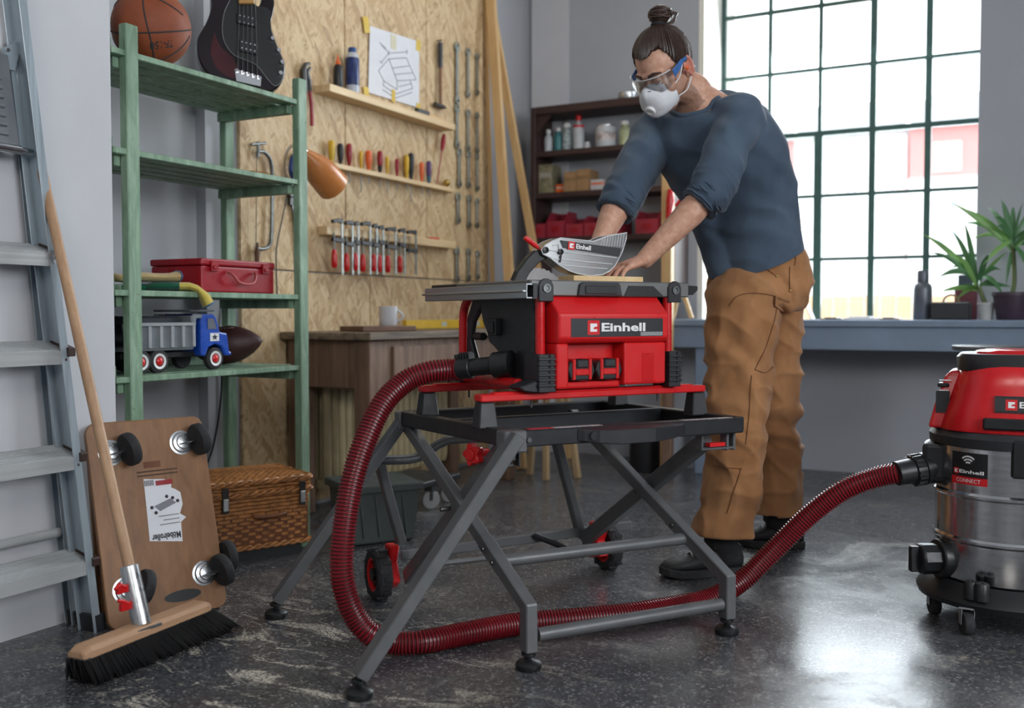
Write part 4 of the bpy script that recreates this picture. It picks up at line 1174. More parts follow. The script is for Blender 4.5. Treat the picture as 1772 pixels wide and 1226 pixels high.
# ---- cardboard sheet and block on the second shelf
z2 = 1.3365
a = AZ(275, 258, z2)
mb = MB(); P = [V((-2.66, 2.16, z2)), V((-2.41, 2.17, z2)), V((-2.40, 2.62, z2)), V((-2.62, 2.66, z2))]
Q = [p + V((0, 0, .003)) for p in P]; Q[0].z += .018; P[0].z += .018
mb.hexa(P + Q); solo(mb, 'cardboard_sheet', CARD, 'brown cardboard sheet lying on the second rack shelf', 'cardboard')
mb = MB(); c = V((-2.47, 2.67, z2)); mb.prism([(0, 0), (.10, 0), (.10, .016), (.085, .022), (.015, .022), (0, .016)], c, (.2, .98, 0), (0, 0, 1), (-.05, .01, 0)); solo(mb, 'wood_block', wood('block_wood', '8a5a33', 'a9733f', 1), 'small brown wooden block on the second rack shelf', 'wood block', bevel=.002)

# ---- red metal case
z3 = .9235
cs = thing('metal_case', 'flat dark red metal tool case with wire handle on third shelf', 'tool case', V((-2.53, 2.57, z3)))
mb = MB(); mb.lo_hi((-2.655, 2.40, z3 + .001), (-2.425, 2.75, z3 + .088)); mb.build('case_body', REDD, cs, bevel=.006, seg=2)
mb = MB(); mb.lo_hi((-2.658, 2.397, z3 + .089), (-2.422, 2.753, z3 + .112)); mb.build('case_lid', REDD, cs, bevel=.006, seg=2)
for y in (2.455, 2.70):
    mb = MB(); mb.lo_hi((-2.424, y - .016, z3 + .07), (-2.416, y + .016, z3 + .104)); mb.box((-2.417, y, z3 + .083), (.012, .02, .012)); mb.build('latch', REDD, cs, bevel=.002)
mb = MB(); mb.tube(bez([(-2.42, 2.515, z3 + .072), (-2.405, 2.525, z3 + .06), (-2.398, 2.545, z3 + .036), (-2.396, 2.58, z3 + .03), (-2.398, 2.615, z3 + .036), (-2.405, 2.635, z3 + .06), (-2.42, 2.645, z3 + .072)], 5), .005, 8); mb.build('case_handle', plain('handle_red', (.35, .05, .05), .4), cs, smooth=60)

# ---- work gloves over the shelf edge
def glove(name, label, c, d, cols, hang):
    root = thing(name, label, 'glove', c)
    d = V(d).normalized(); sd = V((-d.y, d.x, 0)); zz = V((0, 0, 1))
    def ring(p, w, h, up=zz, n=14): return [p + sd * w * cos(2 * pi * k / n) + up * h * sin(2 * pi * k / n) for k in range(n)]
    g, cuff, rimc = cols
    mb = MB(); mb.loft([ring(c + d * t + zz * (h + .002), w, h) for t, w, h in ((-.075, .036, .010), (-.05, .045, .014), (0, .047, .015), (.03, .043, .014))])
    for k in range(4):
        o = c + sd * (-.033 + .022 * k) - d * .07 + zz * .011; L = (.055, .07, .065, .05)[k]
        mb.tube([o, o - d * L * .5 + zz * .004, o - d * L + sd * (.004 * (k - 1.5))], [.011, .0105, .008], 10)
    o = c + sd * .04 + zz * .011; mb.tube([o, o + sd * .03 - d * .03, o + sd * .035 - d * .06], [.012, .012, .009], 10)
    mb.build('glove_palm', g, root, smooth=70)
    mb = MB(); seq = [(.03, .043, .014, 0), (.06, .045, .014, 0), (.085, .05, .015, -.01 if hang else 0), (.105, .053, .018, -.035 if hang else 0)]
    if hang: seq.append((.118, .056, .02, -.065))
    mb.loft([ring(c + d * t + zz * (h + .002 + dz), w, h, zz if dz > -.02 else (zz * .5 + d * .8).normalized()) for t, w, h, dz in seq], caps=False)
    mb.build('glove_cuff', cuff, root, smooth=70)
    t, w, h, dz = seq[-1]
    rg = ring(c + d * t + zz * (h + .002 + dz), w, h, zz if dz > -.02 else (zz * .5 + d * .8).normalized())
    mb = MB(); mb.tube(rg + [rg[0]], .0028, 6); mb.build('cuff_hem', rimc, root)
GG = mat_fabric('green_glove', '0e4a38', '19664c', .7); GC = mat_fabric('cream_glove', 'b39a6c', 'cdb687', .8); GY = mat_fabric('yellow_cuff', 'b9a548', 'd8c56a', .8); BH = mat_fabric('blue_hem', '33577c', '4a74a0', .8)
glove('work_glove', 'green work glove with yellow cuff hanging over the shelf edge', V((-2.452, 2.29, z3)), (.5, .55, 0), (GG, GY, BH), True)
glove('work_glove', 'cream work glove with blue hem lying against the red case', V((-2.49, 2.22, z3 + .028)), (.42, .9, 0), (GC, GC, BH), False)

# ---- toy dump truck
z4 = .6675
tr = thing('toy_dump_truck', 'toy dump truck with blue cab and grey tipping body', 'toy truck', V((-2.50, 2.35, z4)))
BLUE = plain('toy_blue', (.012, .07, .42), .3, var=.1); TG = plain('toy_grey', (.17, .19, .21), .45, var=.12); TGD = plain('toy_dark_grey', (.035, .04, .05), .45)
def tb_(mb, y0, y1, x0, x1, z0, z1): return mb.lo_hi((x0, y0, z4 + z0), (x1, y1, z4 + z1))
xo_, xi_ = -2.425, -2.60
mb = MB(); tb_(mb, 2.10, 2.52, xi_ + .03, xo_ - .03, .045, .065); mb.build('chassis', BLACKP, tr, bevel=.003)
# cab
mb = MB(); prof = [(2.395, .05), (2.395, .175), (2.40, .185), (2.455, .185), (2.468, .17), (2.482, .125), (2.515, .12), (2.525, .06), (2.535, .055), (2.535, .045), (2.505, .045), (2.49, .075), (2.46, .085), (2.43, .075), (2.415, .045)]
mb.prism([(y - 2.39, z) for y, z in prof], (xo_, 2.39, z4), (0, 1, 0), (0, 0, 1), (xi_ - xo_, 0, 0)); cb = mb.build('cab', BLUE, tr, bevel=.005, seg=2)
mb = MB(); mb.prism([(.035, .135), (.035, .17), (.062, .17), (.075, .135)], (xo_ + .0005, 2.39, z4), (0, 1, 0), (0, 0, 1), (.0015, 0, 0)); mb.build('side_window', plain('toy_window', (.16, .17, .2), .2), cb)
mb = MB(); mb.lo_hi((xo_ + .0005, 2.435, z4 + .095), (xo_ + .0022, 2.475, z4 + .122)); mb.build('door_sticker', PAPER, cb)
mb = MB(); stp = []
for k in range(10): a = 2 * pi * k / 10 + pi / 2; r = .011 if k % 2 == 0 else .005; stp.append((r * 1.25 * cos(a), r * sin(a)))
mb.prism(stp, (xo_ + .0023, 2.455, z4 + .108), (0, 1, 0), (0, 0, 1), (.0006, 0, 0)); mb.build('star_print', INK, cb)
# tipper
mb = MB(); mb.prism([(2.095, .075), (2.365, .075), (2.375, .17), (2.40, .17), (2.40, .185), (2.36, .185), (2.355, .155), (2.08, .155)], (xo_ + .004, 0, z4), (0, 1, 0), (0, 0, 1), (-.01, 0, 0))
mb.prism([(2.095, .075), (2.365, .075), (2.375, .17), (2.40, .17), (2.40, .185), (2.36, .185), (2.355, .155), (2.08, .155)], (xi_ + .006, 0, z4), (0, 1, 0), (0, 0, 1), (-.01, 0, 0))
tb_(mb, 2.095, 2.365, xi_, xo_, .07, .082); tb_(mb, 2.355, 2.37, xi_, xo_, .08, .18); tb_(mb, 2.355, 2.46, xi_, xo_, .192, .199)
tp = mb.build('tipper_body', TG, tr, bevel=.003)
mb = MB()
for k in range(6): tb_(mb, 2.125 + k * .045, 2.137 + k * .045, xo_ + .004, xo_ + .012, .08, .15)
tb_(mb, 2.085, 2.36, xo_ + .002, xo_ + .014, .147, .158); mb.build('tipper_ribs', plain('toy_light_grey', (.3, .32, .34), .45), tp, bevel=.001)
mb = MB(); tb_(mb, 2.12, 2.34, xi_ + .03, xo_ - .03, .15, .178); mb.build('tipper_load', TGD, tp, bevel=.006)
for y in (2.155, 2.225, 2.463):
    for x, sg in ((xo_ - .004, 1), (xi_ + .004, -1)):
        c = V((x, y, z4 + .037)); mb = MB(); mb.lathe([(.010, -.022), (.034, -.022), (.037, -.018), (.037, -.002), (.034, .0), (.024, .001)], c, (sg, 0, 0), 24); wh = mb.build('toy_wheel', RUBBER, tr, smooth=35)
        mb = MB(); mb.lathe([(.0255, 0), (.0245, .003), (.017, .001), (.016, -.002)], c, (sg, 0, 0), 20); mb.build('wheel_ring', WHITE, wh, smooth=40)
        mb = MB(); mb.lathe([(.016, -.002), (.014, .001), (.006, .005), (.003, .006)], c, (sg, 0, 0), 16); mb.build('wheel_cap', RED, wh, smooth=40)

# ---- football and a black toy loader behind the post
fc = AZ(400, 601, z4 + .078); fc = V((-2.63, 2.72, z4 + .072))
ax = (RT * .95 + V((0, 0, .12))).normalized()
mb = MB(); mb.lathe([(.002, -.135), (.02, -.122), (.042, -.095), (.060, -.06), (.069, -.02), (.070, .02), (.060, .06), (.042, .095), (.02, .122), (.002, .135)], fc, ax, 28)
fb = thing('football', 'dark brown pointed leather football behind the toy truck', 'ball', V((fc.x, fc.y, z4)))
mb.build('leather_skin', plain('football_leather', (.055, .018, .017), .5, var=.15, bump=.2, bscale=300), fb, smooth=60)
mb = MB(); s1, u1, a1 = basis(ax)
for k in range(6): mb.box(fc + a1 * (-.03 + .012 * k) + V((.02, -.03, .06)), (.003, .02, .003))
mb.build('laces', plain('lace_brown', (.1, .05, .04), .6), fb)
lo = thing('toy_loader', 'black toy vehicle half hidden by the wall and post', 'toy vehicle', V((-2.66, 2.13, z4)))
mb = MB(); mb.lo_hi((-2.70, 2.04, z4 + .05), (-2.62, 2.16, z4 + .14)); mb.prism([(2.04, .14), (2.16, .14), (2.14, .2), (2.06, .2)], (-2.70, 0, z4), (0, 1, 0), (0, 0, 1), (.07, 0, 0)); mb.build('loader_body', TGD, lo, bevel=.006)
for y in (2.07, 2.14):
    for x in (-2.61, -2.71):
        mb = MB(); mb.lathe([(.01, -.018), (.036, -.018), (.04, -.01), (.04, .01), (.036, .018), (.01, .018)], (x, y, z4 + .04), (1, 0, 0), 22); mb.build('loader_wheel', RUBBER, lo, smooth=35)

# ================================================================== wicker hamper
b0, b1 = V((-2.434, 2.456, .05)), V((-2.287, 2.767, .05))
bd_ = (b1 - b0).normalized(); bn_ = V((bd_.y, -bd_.x, 0))
b0 = b0 - bd_ * .12
BL_ = (b1 - b0).length; BD_ = .30; BH_ = .185
hm = thing('wicker_hamper', 'brown wicker picnic hamper with leather straps below the rack', 'basket', (b0 + b1) / 2 - bn_ * BD_ / 2 - V((0, 0, .05)))
WK = plain('wicker', 'a8713f', .42, var=.4, scale=45); WKD = plain('wicker_dark', '6a3d1e', .45, var=.3, scale=60); LEA = plain('black_leather', (.02, .017, .015), .5)
def hb_(u, v, z): return b0 + bd_ * u - bn_ * v + V((0, 0, z))
per = []
def perim(t, ex=0.0):
    a, b = BL_ + 2 * ex, BD_ + 2 * ex; P_ = 2 * (a + b); t = (t % 1) * P_
    if t < a: return (t - ex, -ex), (0, -1)
    t -= a
    if t < b: return (BL_ + ex, t - ex), (1, 0)
    t -= b
    if t < a: return (BL_ + ex - t, BD_ + ex), (0, 1)
    t -= a
    return (-ex, BD_ + ex - t), (-1, 0)
def weave(z0, z1, rows, ex0, ex1, mb, ns=30):
    for r in range(rows):
        z = z0 + (z1 - z0) * (r + .5) / rows; ex = ex0 + (ex1 - ex0) * r / rows
        pts_ = []
        for k in range(ns * 2 + 1):
            (u, v), (nu, nv) = perim(k / (ns * 2), ex)
            o = .0055 * (1 if (k + r) % 2 else -1)
            pts_.append(hb_(u + nu * o, v + nv * o, z + .0008 * sin(k * 1.7 + r)))
        mb.tube(pts_, (z1 - z0) / rows * .52, 5, caps=False)
mb = MB(); weave(0, BH_, 14, -.012, .0, mb); wv_ = mb.build('basket_weave', WK, hm, smooth=60); wv_['kind'] = 'stuff'
mb = MB(); mb.lo_hi((0, 0, 0), (1, 1, 1)); mb.v = [hb_(.004 + p.x * (BL_ - .008), .004 + p.y * (BD_ - .008), .003 + p.z * (BH_ - .01)) for p in mb.v]; mb.build('basket_core', WKD, hm)
for zc, ex, r in ((.002, .003, .010), (BH_ + .002, .006, .009), (BH_ + .042, .004, .011)):
    mb = MB()
    for ph in (0, pi):
        pts_ = []
        for k in range(180):
            (u, v), (nu, nv) = perim(k / 180, ex); a = k * .85 + ph
            pts_.append(hb_(u + nu * r * .55 * cos(a), v + nv * r * .55 * cos(a), zc + r * .55 * sin(a)))
        mb.tube(pts_ + [pts_[0]], r * .55, 6, caps=False)
    mb.build('braided_rim', WK, hm, smooth=60)
mb = MB()
for k in range(22):
    pts_ = []
    for q in range(41):
        u = BL_ * q / 40; v = BD_ * (k + .5) / 22
        crown = .018 * (1 - (2 * v / BD_ - 1) ** 2) * (1 - (2 * u / BL_ - 1) ** 4)
        pts_.append(hb_(u, v, BH_ + .042 + crown + .0025 * (1 if (q + k) % 2 else -1)))
    mb.tube(pts_, BD_ / 22 * .52, 5)
lw_ = mb.build('lid_weave', WK, hm, smooth=60); lw_['kind'] = 'stuff'
mb = MB(); weave(BH_ + .006, BH_ + .04, 3, .003, .003, mb); w3 = mb.build('lid_side', WK, hm, smooth=60); w3['kind'] = 'stuff'
for t in (.33, .93):
    u = BL_ * t; mb = MB(); mb.lo_hi((0, 0, 0), (1, 1, 1)); mb.v = [hb_(u - .012 + p.x * .024, -.012 - p.y * .004, BH_ - .055 + p.z * .085) for p in mb.v]; sp = mb.build('strap', LEA, hm, bevel=.002)
    mb = MB(); mb.lo_hi((0, 0, 0), (1, 1, 1)); mb.v = [hb_(u - .009 + p.x * .018, -.017 - p.y * .003, BH_ - .045 + p.z * .04) for p in mb.v]; mb.build('buckle', ZINC, sp, bevel=.001)
pts_ = [hb_(BL_ * .66 + .055 * cos(pi * k / 12) * 1.0, -.018 - .012 * sin(pi * k / 12), BH_ * .60 - .004 * sin(pi * k / 12)) for k in range(13)]
mb = MB(); mb.tube(pts_, .0075, 8); mb.build('carry_handle', WKD, hm, smooth=60)
for v in (.05, BD_ - .05):
    mb = MB(); mb.lo_hi((0, 0, 0), (1, 1, 1)); mb.v = [hb_(.02 + p.x * (BL_ - .04), v - .02 + p.y * .04, -.05 + p.z * .045) for p in mb.v]; mb.build('runner', BLACKP, hm)

# ================================================================== grey green plastic crate
c0, c1 = V((-2.20, 2.90, 0)), V((-2.075, 3.09, 0))
cd_ = (c1 - c0).normalized(); cn_ = V((cd_.y, -cd_.x, 0))
PG = plain('crate_plastic', (.05, .064, .06), .5, var=.1)
cr_ = thing('plastic_crate', 'grey green plastic storage crate on floor behind the hamper', 'crate', (c0 + c1) / 2 - cn_ * .14)
def cq(u, v, z): return c0 + cd_ * u - cn_ * v + V((0, 0, z))
CL_ = .26
mb = MB(); mb.hexa([cq(.01, .01, .004), cq(CL_ - .01, .01, .004), cq(CL_ - .01, .24, .004), cq(.01, .24, .004), cq(-.005, -.005, .2), cq(CL_ + .005, -.005, .2), cq(CL_ + .005, .255, .2), cq(-.005, .255, .2)]); mb.build('crate_body', PG, cr_, bevel=.008, seg=2)
mb = MB(); mb.hexa([cq(-.018, -.018, .195), cq(CL_ + .018, -.018, .195), cq(CL_ + .018, .268, .195), cq(-.018, .268, .195), cq(-.018, -.018, .225), cq(CL_ + .018, -.018, .225), cq(CL_ + .018, .268, .225), cq(-.018, .268, .225)]); mb.build('crate_lid', PG, cr_, bevel=.006, seg=2)
for u in (.05, .11, .17, .215):
    mb = MB(); mb.bar(cq(u, .002, .03), cq(u - .02, -.004, .185), .01, .008, cn_); mb.build('crate_rib', PG, cr_)
# cord hanging behind the rack
mb = MB(); mb.tube(bez([AX(392, 520, -2.80), AX(383, 600, -2.80), AX(383, 680, -2.80), AX(372, 760, -2.80), AX(357, 808, -2.78)], 8), .0035, 8); solo(mb, 'hanging_cord', BLACKP, 'thin black power cord hanging down behind the green rack', 'cord')
# ================================================================== things on the OSB wall
def wl(px, py, off=0.0): return AX(px, py, OX + off)
Yv, Zv = V((0, 1, 0)), V((0, 0, 1))
def ledge(name, label, pl_, pr_, depth, h, m=LEDGE):
    a, b = wl(*pl_, depth), wl(*pr_, depth); zt = (a.z + b.z) / 2
    mb = MB(); mb.lo_hi((OX, a.y, zt - h), (OX + depth, b.y, zt)); solo(mb, name, m, label, 'wall ledge', bevel=.002)
    return a.y, b.y, zt
l1 = ledge('wall_ledge', 'pale pine ledge under the taped drawing', (571, 144), (788, 215), .085, .034)
l2 = ledge('wall_ledge', 'pale pine ledge holding a row of screwdrivers', (578, 282), (788, 326), .045, .022)
l3 = ledge('wall_ledge', 'pale pine ledge carrying the row of bar clamps', (566, 388), (789, 421), .05, .038)
def solo_tool(nm, lab, cat, base, group=None): return thing(nm, lab, cat, base, 0, group)

# bottles on the top ledge
def lathe_thing(name, label, cat, base, parts_, group=None, n=20):
    r = thing(name, label, cat, base, 0, group)
    for nm, prof, m in parts_:
        mb = MB(); mb.lathe(prof, base, n=n); mb.build(nm, m, r, smooth=35)
    return r
ORG = plain('orange_plastic', (.75, .13, .02), .4); NAVY = plain('navy_label', (.012, .03, .13), .35, var=.5, scale=40); YEL = plain('yellow_plastic', (.68, .42, .02), .4); PURP = plain('purple_plastic', (.09, .04, .16), .4)
bp = wl(585, 145, .05); bp.z = l1[2] + .0005
lathe_thing('glue_bottle', 'black glue bottle with orange nozzle on the top ledge', 'bottle', bp, (('bottle_body', [(.019, 0), (.021, .004), (.021, .085), (.017, .1), (.012, .106)], BLACKP), ('nozzle', [(.012, .104), (.011, .118), (.005, .128), (.003, .15)], ORG)))
bp = wl(610, 152, .045); bp.z = l1[2] + .0005
lathe_thing('cleaner_bottle', 'dark blue bottle with white shoulder on the top ledge', 'bottle', bp, (('bottle_body', [(.028, 0), (.031, .004), (.031, .035)], plain('pale_label', (.45, .5, .58), .4)), ('bottle_label', [(.0312, .035), (.0312, .155), (.029, .16)], NAVY), ('bottle_shoulder', [(.029, .16), (.027, .175), (.018, .185)], plain('silver_label', (.5, .52, .56), .35)), ('cap', [(.019, .183), (.019, .205), (.015, .208)], plain('blue_cap', (.01, .06, .22), .4))))

# taped drawing
dr = thing('taped_drawing', 'hand drawn furniture sketch on white paper taped above the ledge', 'drawing', wl(680, 175))
cor = [wl(x, y, .006) for x, y in ((637, 160), (725, 187), (725, 72), (640, 45))]
cor[0] = V((cor[0].x, cor[0].y, cor[1].z)) if False else cor[0]
mb = MB(); mb.hexa(cor + [p + V((.0012, 0, 0)) for p in cor]); mb.build('paper_sheet', PAPER, dr)
TAPE = plain('yellow_tape', (.66, .45, .05), .6, var=.1)
for x, y, w_, h_, a in ((634, 43, .045, .075, .25), (724, 79, .04, .055, -.1), (681, 73, .045, .07, 0), (634, 160, .04, .05, .1), (724, 185, .035, .035, 0), (681, 166, .03, .06, 0)):
    c = wl(x, y, .0085); mb = MB(); mb.box(c, (.0008, w_, h_), Matrix.Rotation(a, 3, 'X')); mb.build('tape_strip', TAPE if (x, y) != (681, 73) else plain('pale_tape', (.62, .58, .42), .6), dr)
lines = [((655, 122), (673, 102)), ((673, 102), (703, 100)), ((703, 100), (720, 138)), ((720, 138), (687, 140)), ((687, 140), (673, 102)), ((679, 118), (708, 114)), ((683, 129), (714, 126)), ((655, 122), (664, 140)), ((664, 140), (687, 155)), ((687, 155), (687, 140)), ((664, 140), (663, 148)), ((663, 148), (684, 163)), ((684, 163), (714, 153)), ((714, 153), (710, 140)), ((662, 155), (684, 170)), ((684, 170), (713, 160)), ((690, 150), (712, 145)), ((660, 78), (673, 92)), ((673, 92), (704, 90)), ((660, 108), (672, 93)), ((673, 88), (673, 96)), ((704, 86), (704, 94)), ((657, 74), (668, 84)), ((657, 106), (662, 110))]
LDR = plain('pencil_line', (.06, .06, .07), .8)
mb = MB()
for (x0, y0), (x1, y1) in lines: mb.tube([wl(x0, y0, .0078), wl(x1, y1, .0078)], .0014, 4)
sk = mb.build('pencil_sketch', LDR, dr); sk['kind'] = 'stuff'

# hammers
def hammer(label, top, bot, px):
    t = wl(px, top, .02); b = wl(px, bot, .02); r = thing('hammer', label, 'hammer', b)
    L = (t.z - b.z)
    mb = MB(); mb.tube([V((t.x, t.y, b.z + .01)), V((t.x, t.y, b.z + L * .66))], [.010, .012], 12, flat=.7); mb.build('hammer_handle', wood('hammer_handle_wood', '6b4526', '8a5e36', 2), r, smooth=50)
    mb = MB(); mb.tube([V((t.x, t.y, b.z + L * .62)), V((t.x, t.y, b.z + L * .8)), V((t.x, t.y, t.z))], [.0145, .016, .0155], 12, flat=.75); mb.build('hammer_grip', BLACKP, r, smooth=50)
    mb = MB(); c = V((t.x, t.y, b.z + .01)); mb.tube([c - Yv * .055, c - Yv * .035, c + Yv * .02, c + Yv * .055], [.013, .011, .013, .004], 10); mb.build('hammer_head', IRON, r, smooth=40)
    mb = MB(); c = V((OX, t.y, t.z + .012)); mb.cyl(c, c + V((.03, 0, 0)), .004, n=8); mb.build('wall_hook', IRON, r)
hammer('claw hammer with black grip hanging head down on OSB', 74, 187, 762)
h2 = wl(735, 192, .05); h2.z = l1[2] + .001
r = thing('mallet', 'small black hammer lying on the right end of the top ledge', 'hammer', h2)
mb = MB(); c = V((OX + .05, h2.y - .03, l1[2] + .016)); mb.bar(c - Yv * .05, c + Yv * .06, .026, .028); mb.build('mallet_head', BLACKP, r, bevel=.004)
mb = MB(); c2 = c + Yv * .05; mb.tube([c2, c2 + Yv * .17 - V((.01, 0, .004))], [.010, .009], 10); mb.build('mallet_handle', PINE, r, smooth=50)

# water pump pliers
r = thing('pump_pliers', 'pump pliers with red handles hanging beside the rack post', 'pliers', wl(533, 217, .02))
def wpt(px, py, off=.02): return wl(px, py, off)
mb = MB(); mb.tube([wpt(530, 160), wpt(527, 140), wpt(525, 122), wpt(529, 112), wpt(536, 110)], [.009, .012, .013, .011, .006], 10); mb.tube([wpt(537, 160), wpt(535, 140), wpt(531, 125), wpt(537, 117)], [.008, .010, .011, .006], 10); mb.build('plier_jaws', IRON, r, smooth=50)
mb = MB(); mb.tube([wpt(529, 158), wpt(527, 180), wpt(526, 214)], [.008, .009, .008], 10); mb.build('plier_handle', REDD, r, smooth=50)
mb = MB(); mb.tube([wpt(536, 158), wpt(539, 180), wpt(540, 218)], [.008, .009, .008], 10); mb.build('plier_handle', REDD, r, smooth=50)

# coping saw with deep bow
r = thing('coping_saw', 'old coping saw with deep steel bow hanging behind the rack', 'hand saw', wl(446, 448, .02))
mb = MB(); mb.tube(bez([wpt(447, 262), wpt(458, 264), wpt(468, 278), wpt(471, 310), wpt(470, 400), wpt(466, 425), wpt(455, 431), wpt(445, 430)], 5), .008, 8); mb.build('bow_frame', TOOLST, r, smooth=60)
mb = MB(); mb.tube([wpt(444, 262), wpt(443, 430)], .002, 5); mb.build('saw_blade', TOOLST, r)
mb = MB(); mb.tube([wpt(447, 245), wpt(447, 272)], .006, 8); mb.tube([wpt(435, 250), wpt(460, 248)], .0055, 8); mb.build('tension_key', TOOLST, r, smooth=50)
mb = MB(); mb.tube([wpt(445, 420), wpt(445, 432), wpt(445, 436), wpt(445, 458)], [.006, .008, .011, .009], 10); mb.build('saw_handle', wood('saw_handle_wood', '4a2a18', '6a4027', 2), r, smooth=50)

# hand saw behind the rack post
r = thing('hand_saw', 'hand saw with blue handle hanging point down beside the lamp', 'hand saw', wl(526, 505, .02))
mb = MB(); P_ = [wpt(501, 315, .012), wpt(532, 300, .012), wpt(530, 440, .012), wpt(528, 506, .012), wpt(522, 500, .012)]; Q_ = [p + V((.002, 0, 0)) for p in P_]
mb.add(P_ + Q_, [(4, 3, 2, 1, 0), (5, 6, 7, 8, 9)] + [(i, (i + 1) % 5, 5 + (i + 1) % 5, 5 + i) for i in range(5)]); mb.build('saw_blade', TOOLST, r)
mb = MB(); mb.tube(bez([wpt(520, 312), wpt(527, 300), wpt(528, 282), wpt(520, 268), wpt(508, 272), wpt(504, 295), wpt(510, 312)], 4), .012, 8); mb.build('saw_handle', plain('saw_blue', (.02, .05, .2), .4), r, smooth=60)

# orange lamp
LS = plain('lamp_orange', 'c07a42', .28, var=.06)
lt_, lb_ = AX(524, 262, -2.55), AX(576, 322, -2.55)
lax = (lb_ - lt_).normalized(); LLn = (lb_ - lt_).length
lp = thing('wall_lamp', 'glossy orange cone lamp on a bent arm beside the rack', 'lamp', V((OX, lt_.y, lt_.z - .05)))
mb = MB(); prof = [(.017, 0), (.022, .012), (.036, .045), (.052, .085), (.063, .125), (.067, LLn), (.0655, LLn), (.061, .125), (.05, .085), (.034, .045), (.015, .01)]
mb.lathe(prof, lt_, lax, 36); mb.build('lamp_shade', LS, lp, smooth=50)
mb = MB(); mb.lathe([(.018, -.035), (.019, -.03), (.019, .004), (.015, .006)], lt_, lax, 18); mb.build('lamp_socket', CHROME, lp, smooth=40)
mb = MB(); mb.ell(lt_ + lax * .07, (.022, .022, .022)); mb.build('bulb', plain('bulb_glass', (.8, .78, .7), .2), lp, smooth=180)
a_ = lt_ - lax * .03
mb = MB(); mb.tube(bez([a_, AX(505, 252, -2.6), AX(494, 270, -2.66), AX(491, 300, -2.72), AX(497, 330, -2.78), V((OX + .01, AX(503, 342, OX).y, AX(503, 342, OX).z))], 6), .006, 8); mb.build('lamp_arm', CHROME, lp, smooth=60)
mb = MB(); c = AX(503, 342, OX); mb.lo_hi((OX, c.y - .02, c.z - .035), (OX + .015, c.y + .03, c.z + .02)); mb.build('wall_plate', IRON, lp, bevel=.002)
mb = MB(); mb.tube(bez([AX(498, 335, OX + .02), AX(480, 420, OX + .015), AX(478, 460, OX + .012), AX(480, 520, OX + .01)], 6), .003, 6); mb.build('lamp_cord', BLACKP, lp)

# screwdrivers standing in the middle ledge
DRIV = [(608, 850, 972, YEL, 'yellow', 8.5, 1060), (662, 870, 990, BLACKP, 'black', 8, 1050), (715, 870, 1000, REDD, 'dark red', 8, 1110), (787, 915, 1012, YEL, 'slim yellow', 5, 1165), (833, 912, 1022, ORG, 'orange', 9, 1112), (902, 915, 1032, REDD, 'dark red and black', 8, 1135), (946, 948, 1045, YEL, 'small amber', 5.5, 1170), (1005, 962, 1060, REDD, 'slim red', 6, 1150), (1063, 940, 1070, YEL, 'yellow', 7, 1150), (1090, 928, 1078, BLACKP, 'thick black', 9, 1225), (1155, 985, 1092, ORG, 'short orange', 7, 1175), (1198, 975, 1096, PURP, 'purple', 7.5, 1187)]
dl_ = ['standing first at left on the middle ledge', 'between the yellow and dark red ones at left', 'third from left on the middle ledge', 'just left of the orange one', 'between two slimmer ones left of ledge middle', 'right of the orange one at ledge middle', 'beside the red and black one', 'between small amber and yellow handles', 'touching the thick black one', 'in the crowded pair right of middle', 'beside the purple one near right end', 'last of the upright row near right end']
for (x, y0, y1, m_, cn, wpx, yb_), where in zip(DRIV, dl_):
    px = 400 + x / 3.502; a = wl(px, y0 / 3.502, .024); b = wl(px, y1 / 3.502, .024); b.z = min(b.z, l2[2] + .004) if True else b.z; b.y = a.y
    r = thing('screwdriver', '%s handled screwdriver %s' % (cn, where), 'screwdriver', V((a.x, a.y, b.z - .08)), 0, 'screwdrivers on the wall ledge')
    R_ = wpx * .00185 * .95; H_ = a.z - b.z
    mb = MB(); mb.lathe([(R_ * .55, 0), (R_ * .62, H_ * .12), (R_ * .75, H_ * .2), (R_ * 1.0, H_ * .45), (R_ * 1.05, H_ * .85), (R_ * .8, H_ * .97), (R_ * .3, H_)], V((a.x, a.y, b.z)), n=8); mb.build('handle', m_, r, smooth=50)
    c = wl(px, yb_ / 3.502, .024)
    mb = MB(); mb.cyl(V((a.x, a.y, b.z + .004)), V((a.x, a.y, min(c.z, l2[2] - .04))), .0028, n=8); mb.build('shank', TOOLST, r, smooth=50)
    if 'and black' in cn or cn == 'purple':
        mb = MB(); mb.lathe([(R_ * .63, H_ * .02), (R_ * .72, H_ * .15), (R_ * .9, H_ * .32)], V((a.x, a.y, b.z)), n=10); mb.build('collar', BLACKP if cn != 'purple' else plain('teal_plastic', (.02, .12, .2), .4), r, smooth=50)
a = wl(400 + 1292 / 3.502, 815 / 3.502, .03); b = wl(400 + 1248 / 3.502, 1108 / 3.502, .03)
r = thing('long_screwdriver', 'long thin red screwdriver leaning at the right end of middle ledge', 'screwdriver', b)
d = (a - b); mb = MB(); mb.tube([lerp(b, a, .66), lerp(b, a, .72), lerp(b, a, .9), a], [.007, .012, .013, .008], 10); mb.build('handle', REDD, r, smooth=50)
mb = MB(); mb.tube([b, lerp(b, a, .68)], .0035, 8); mb.build('shank', REDD, r, smooth=50)
a = wl(400 + 1305 / 3.502, 1085 / 3.502, .03); a.z = l2[2] + .0225
mb = MB(); mb.lathe([(.006, -.022), (.013, -.02), (.02, 0), (.018, .012), (.006, .02)], a, (.6, 0, 1), 16); solo(mb, 'brass_knob', plain('brass', (.45, .3, .08), .35, .8), 'round brass fitting at the right end of the screwdriver ledge', 'fitting', smooth=50)

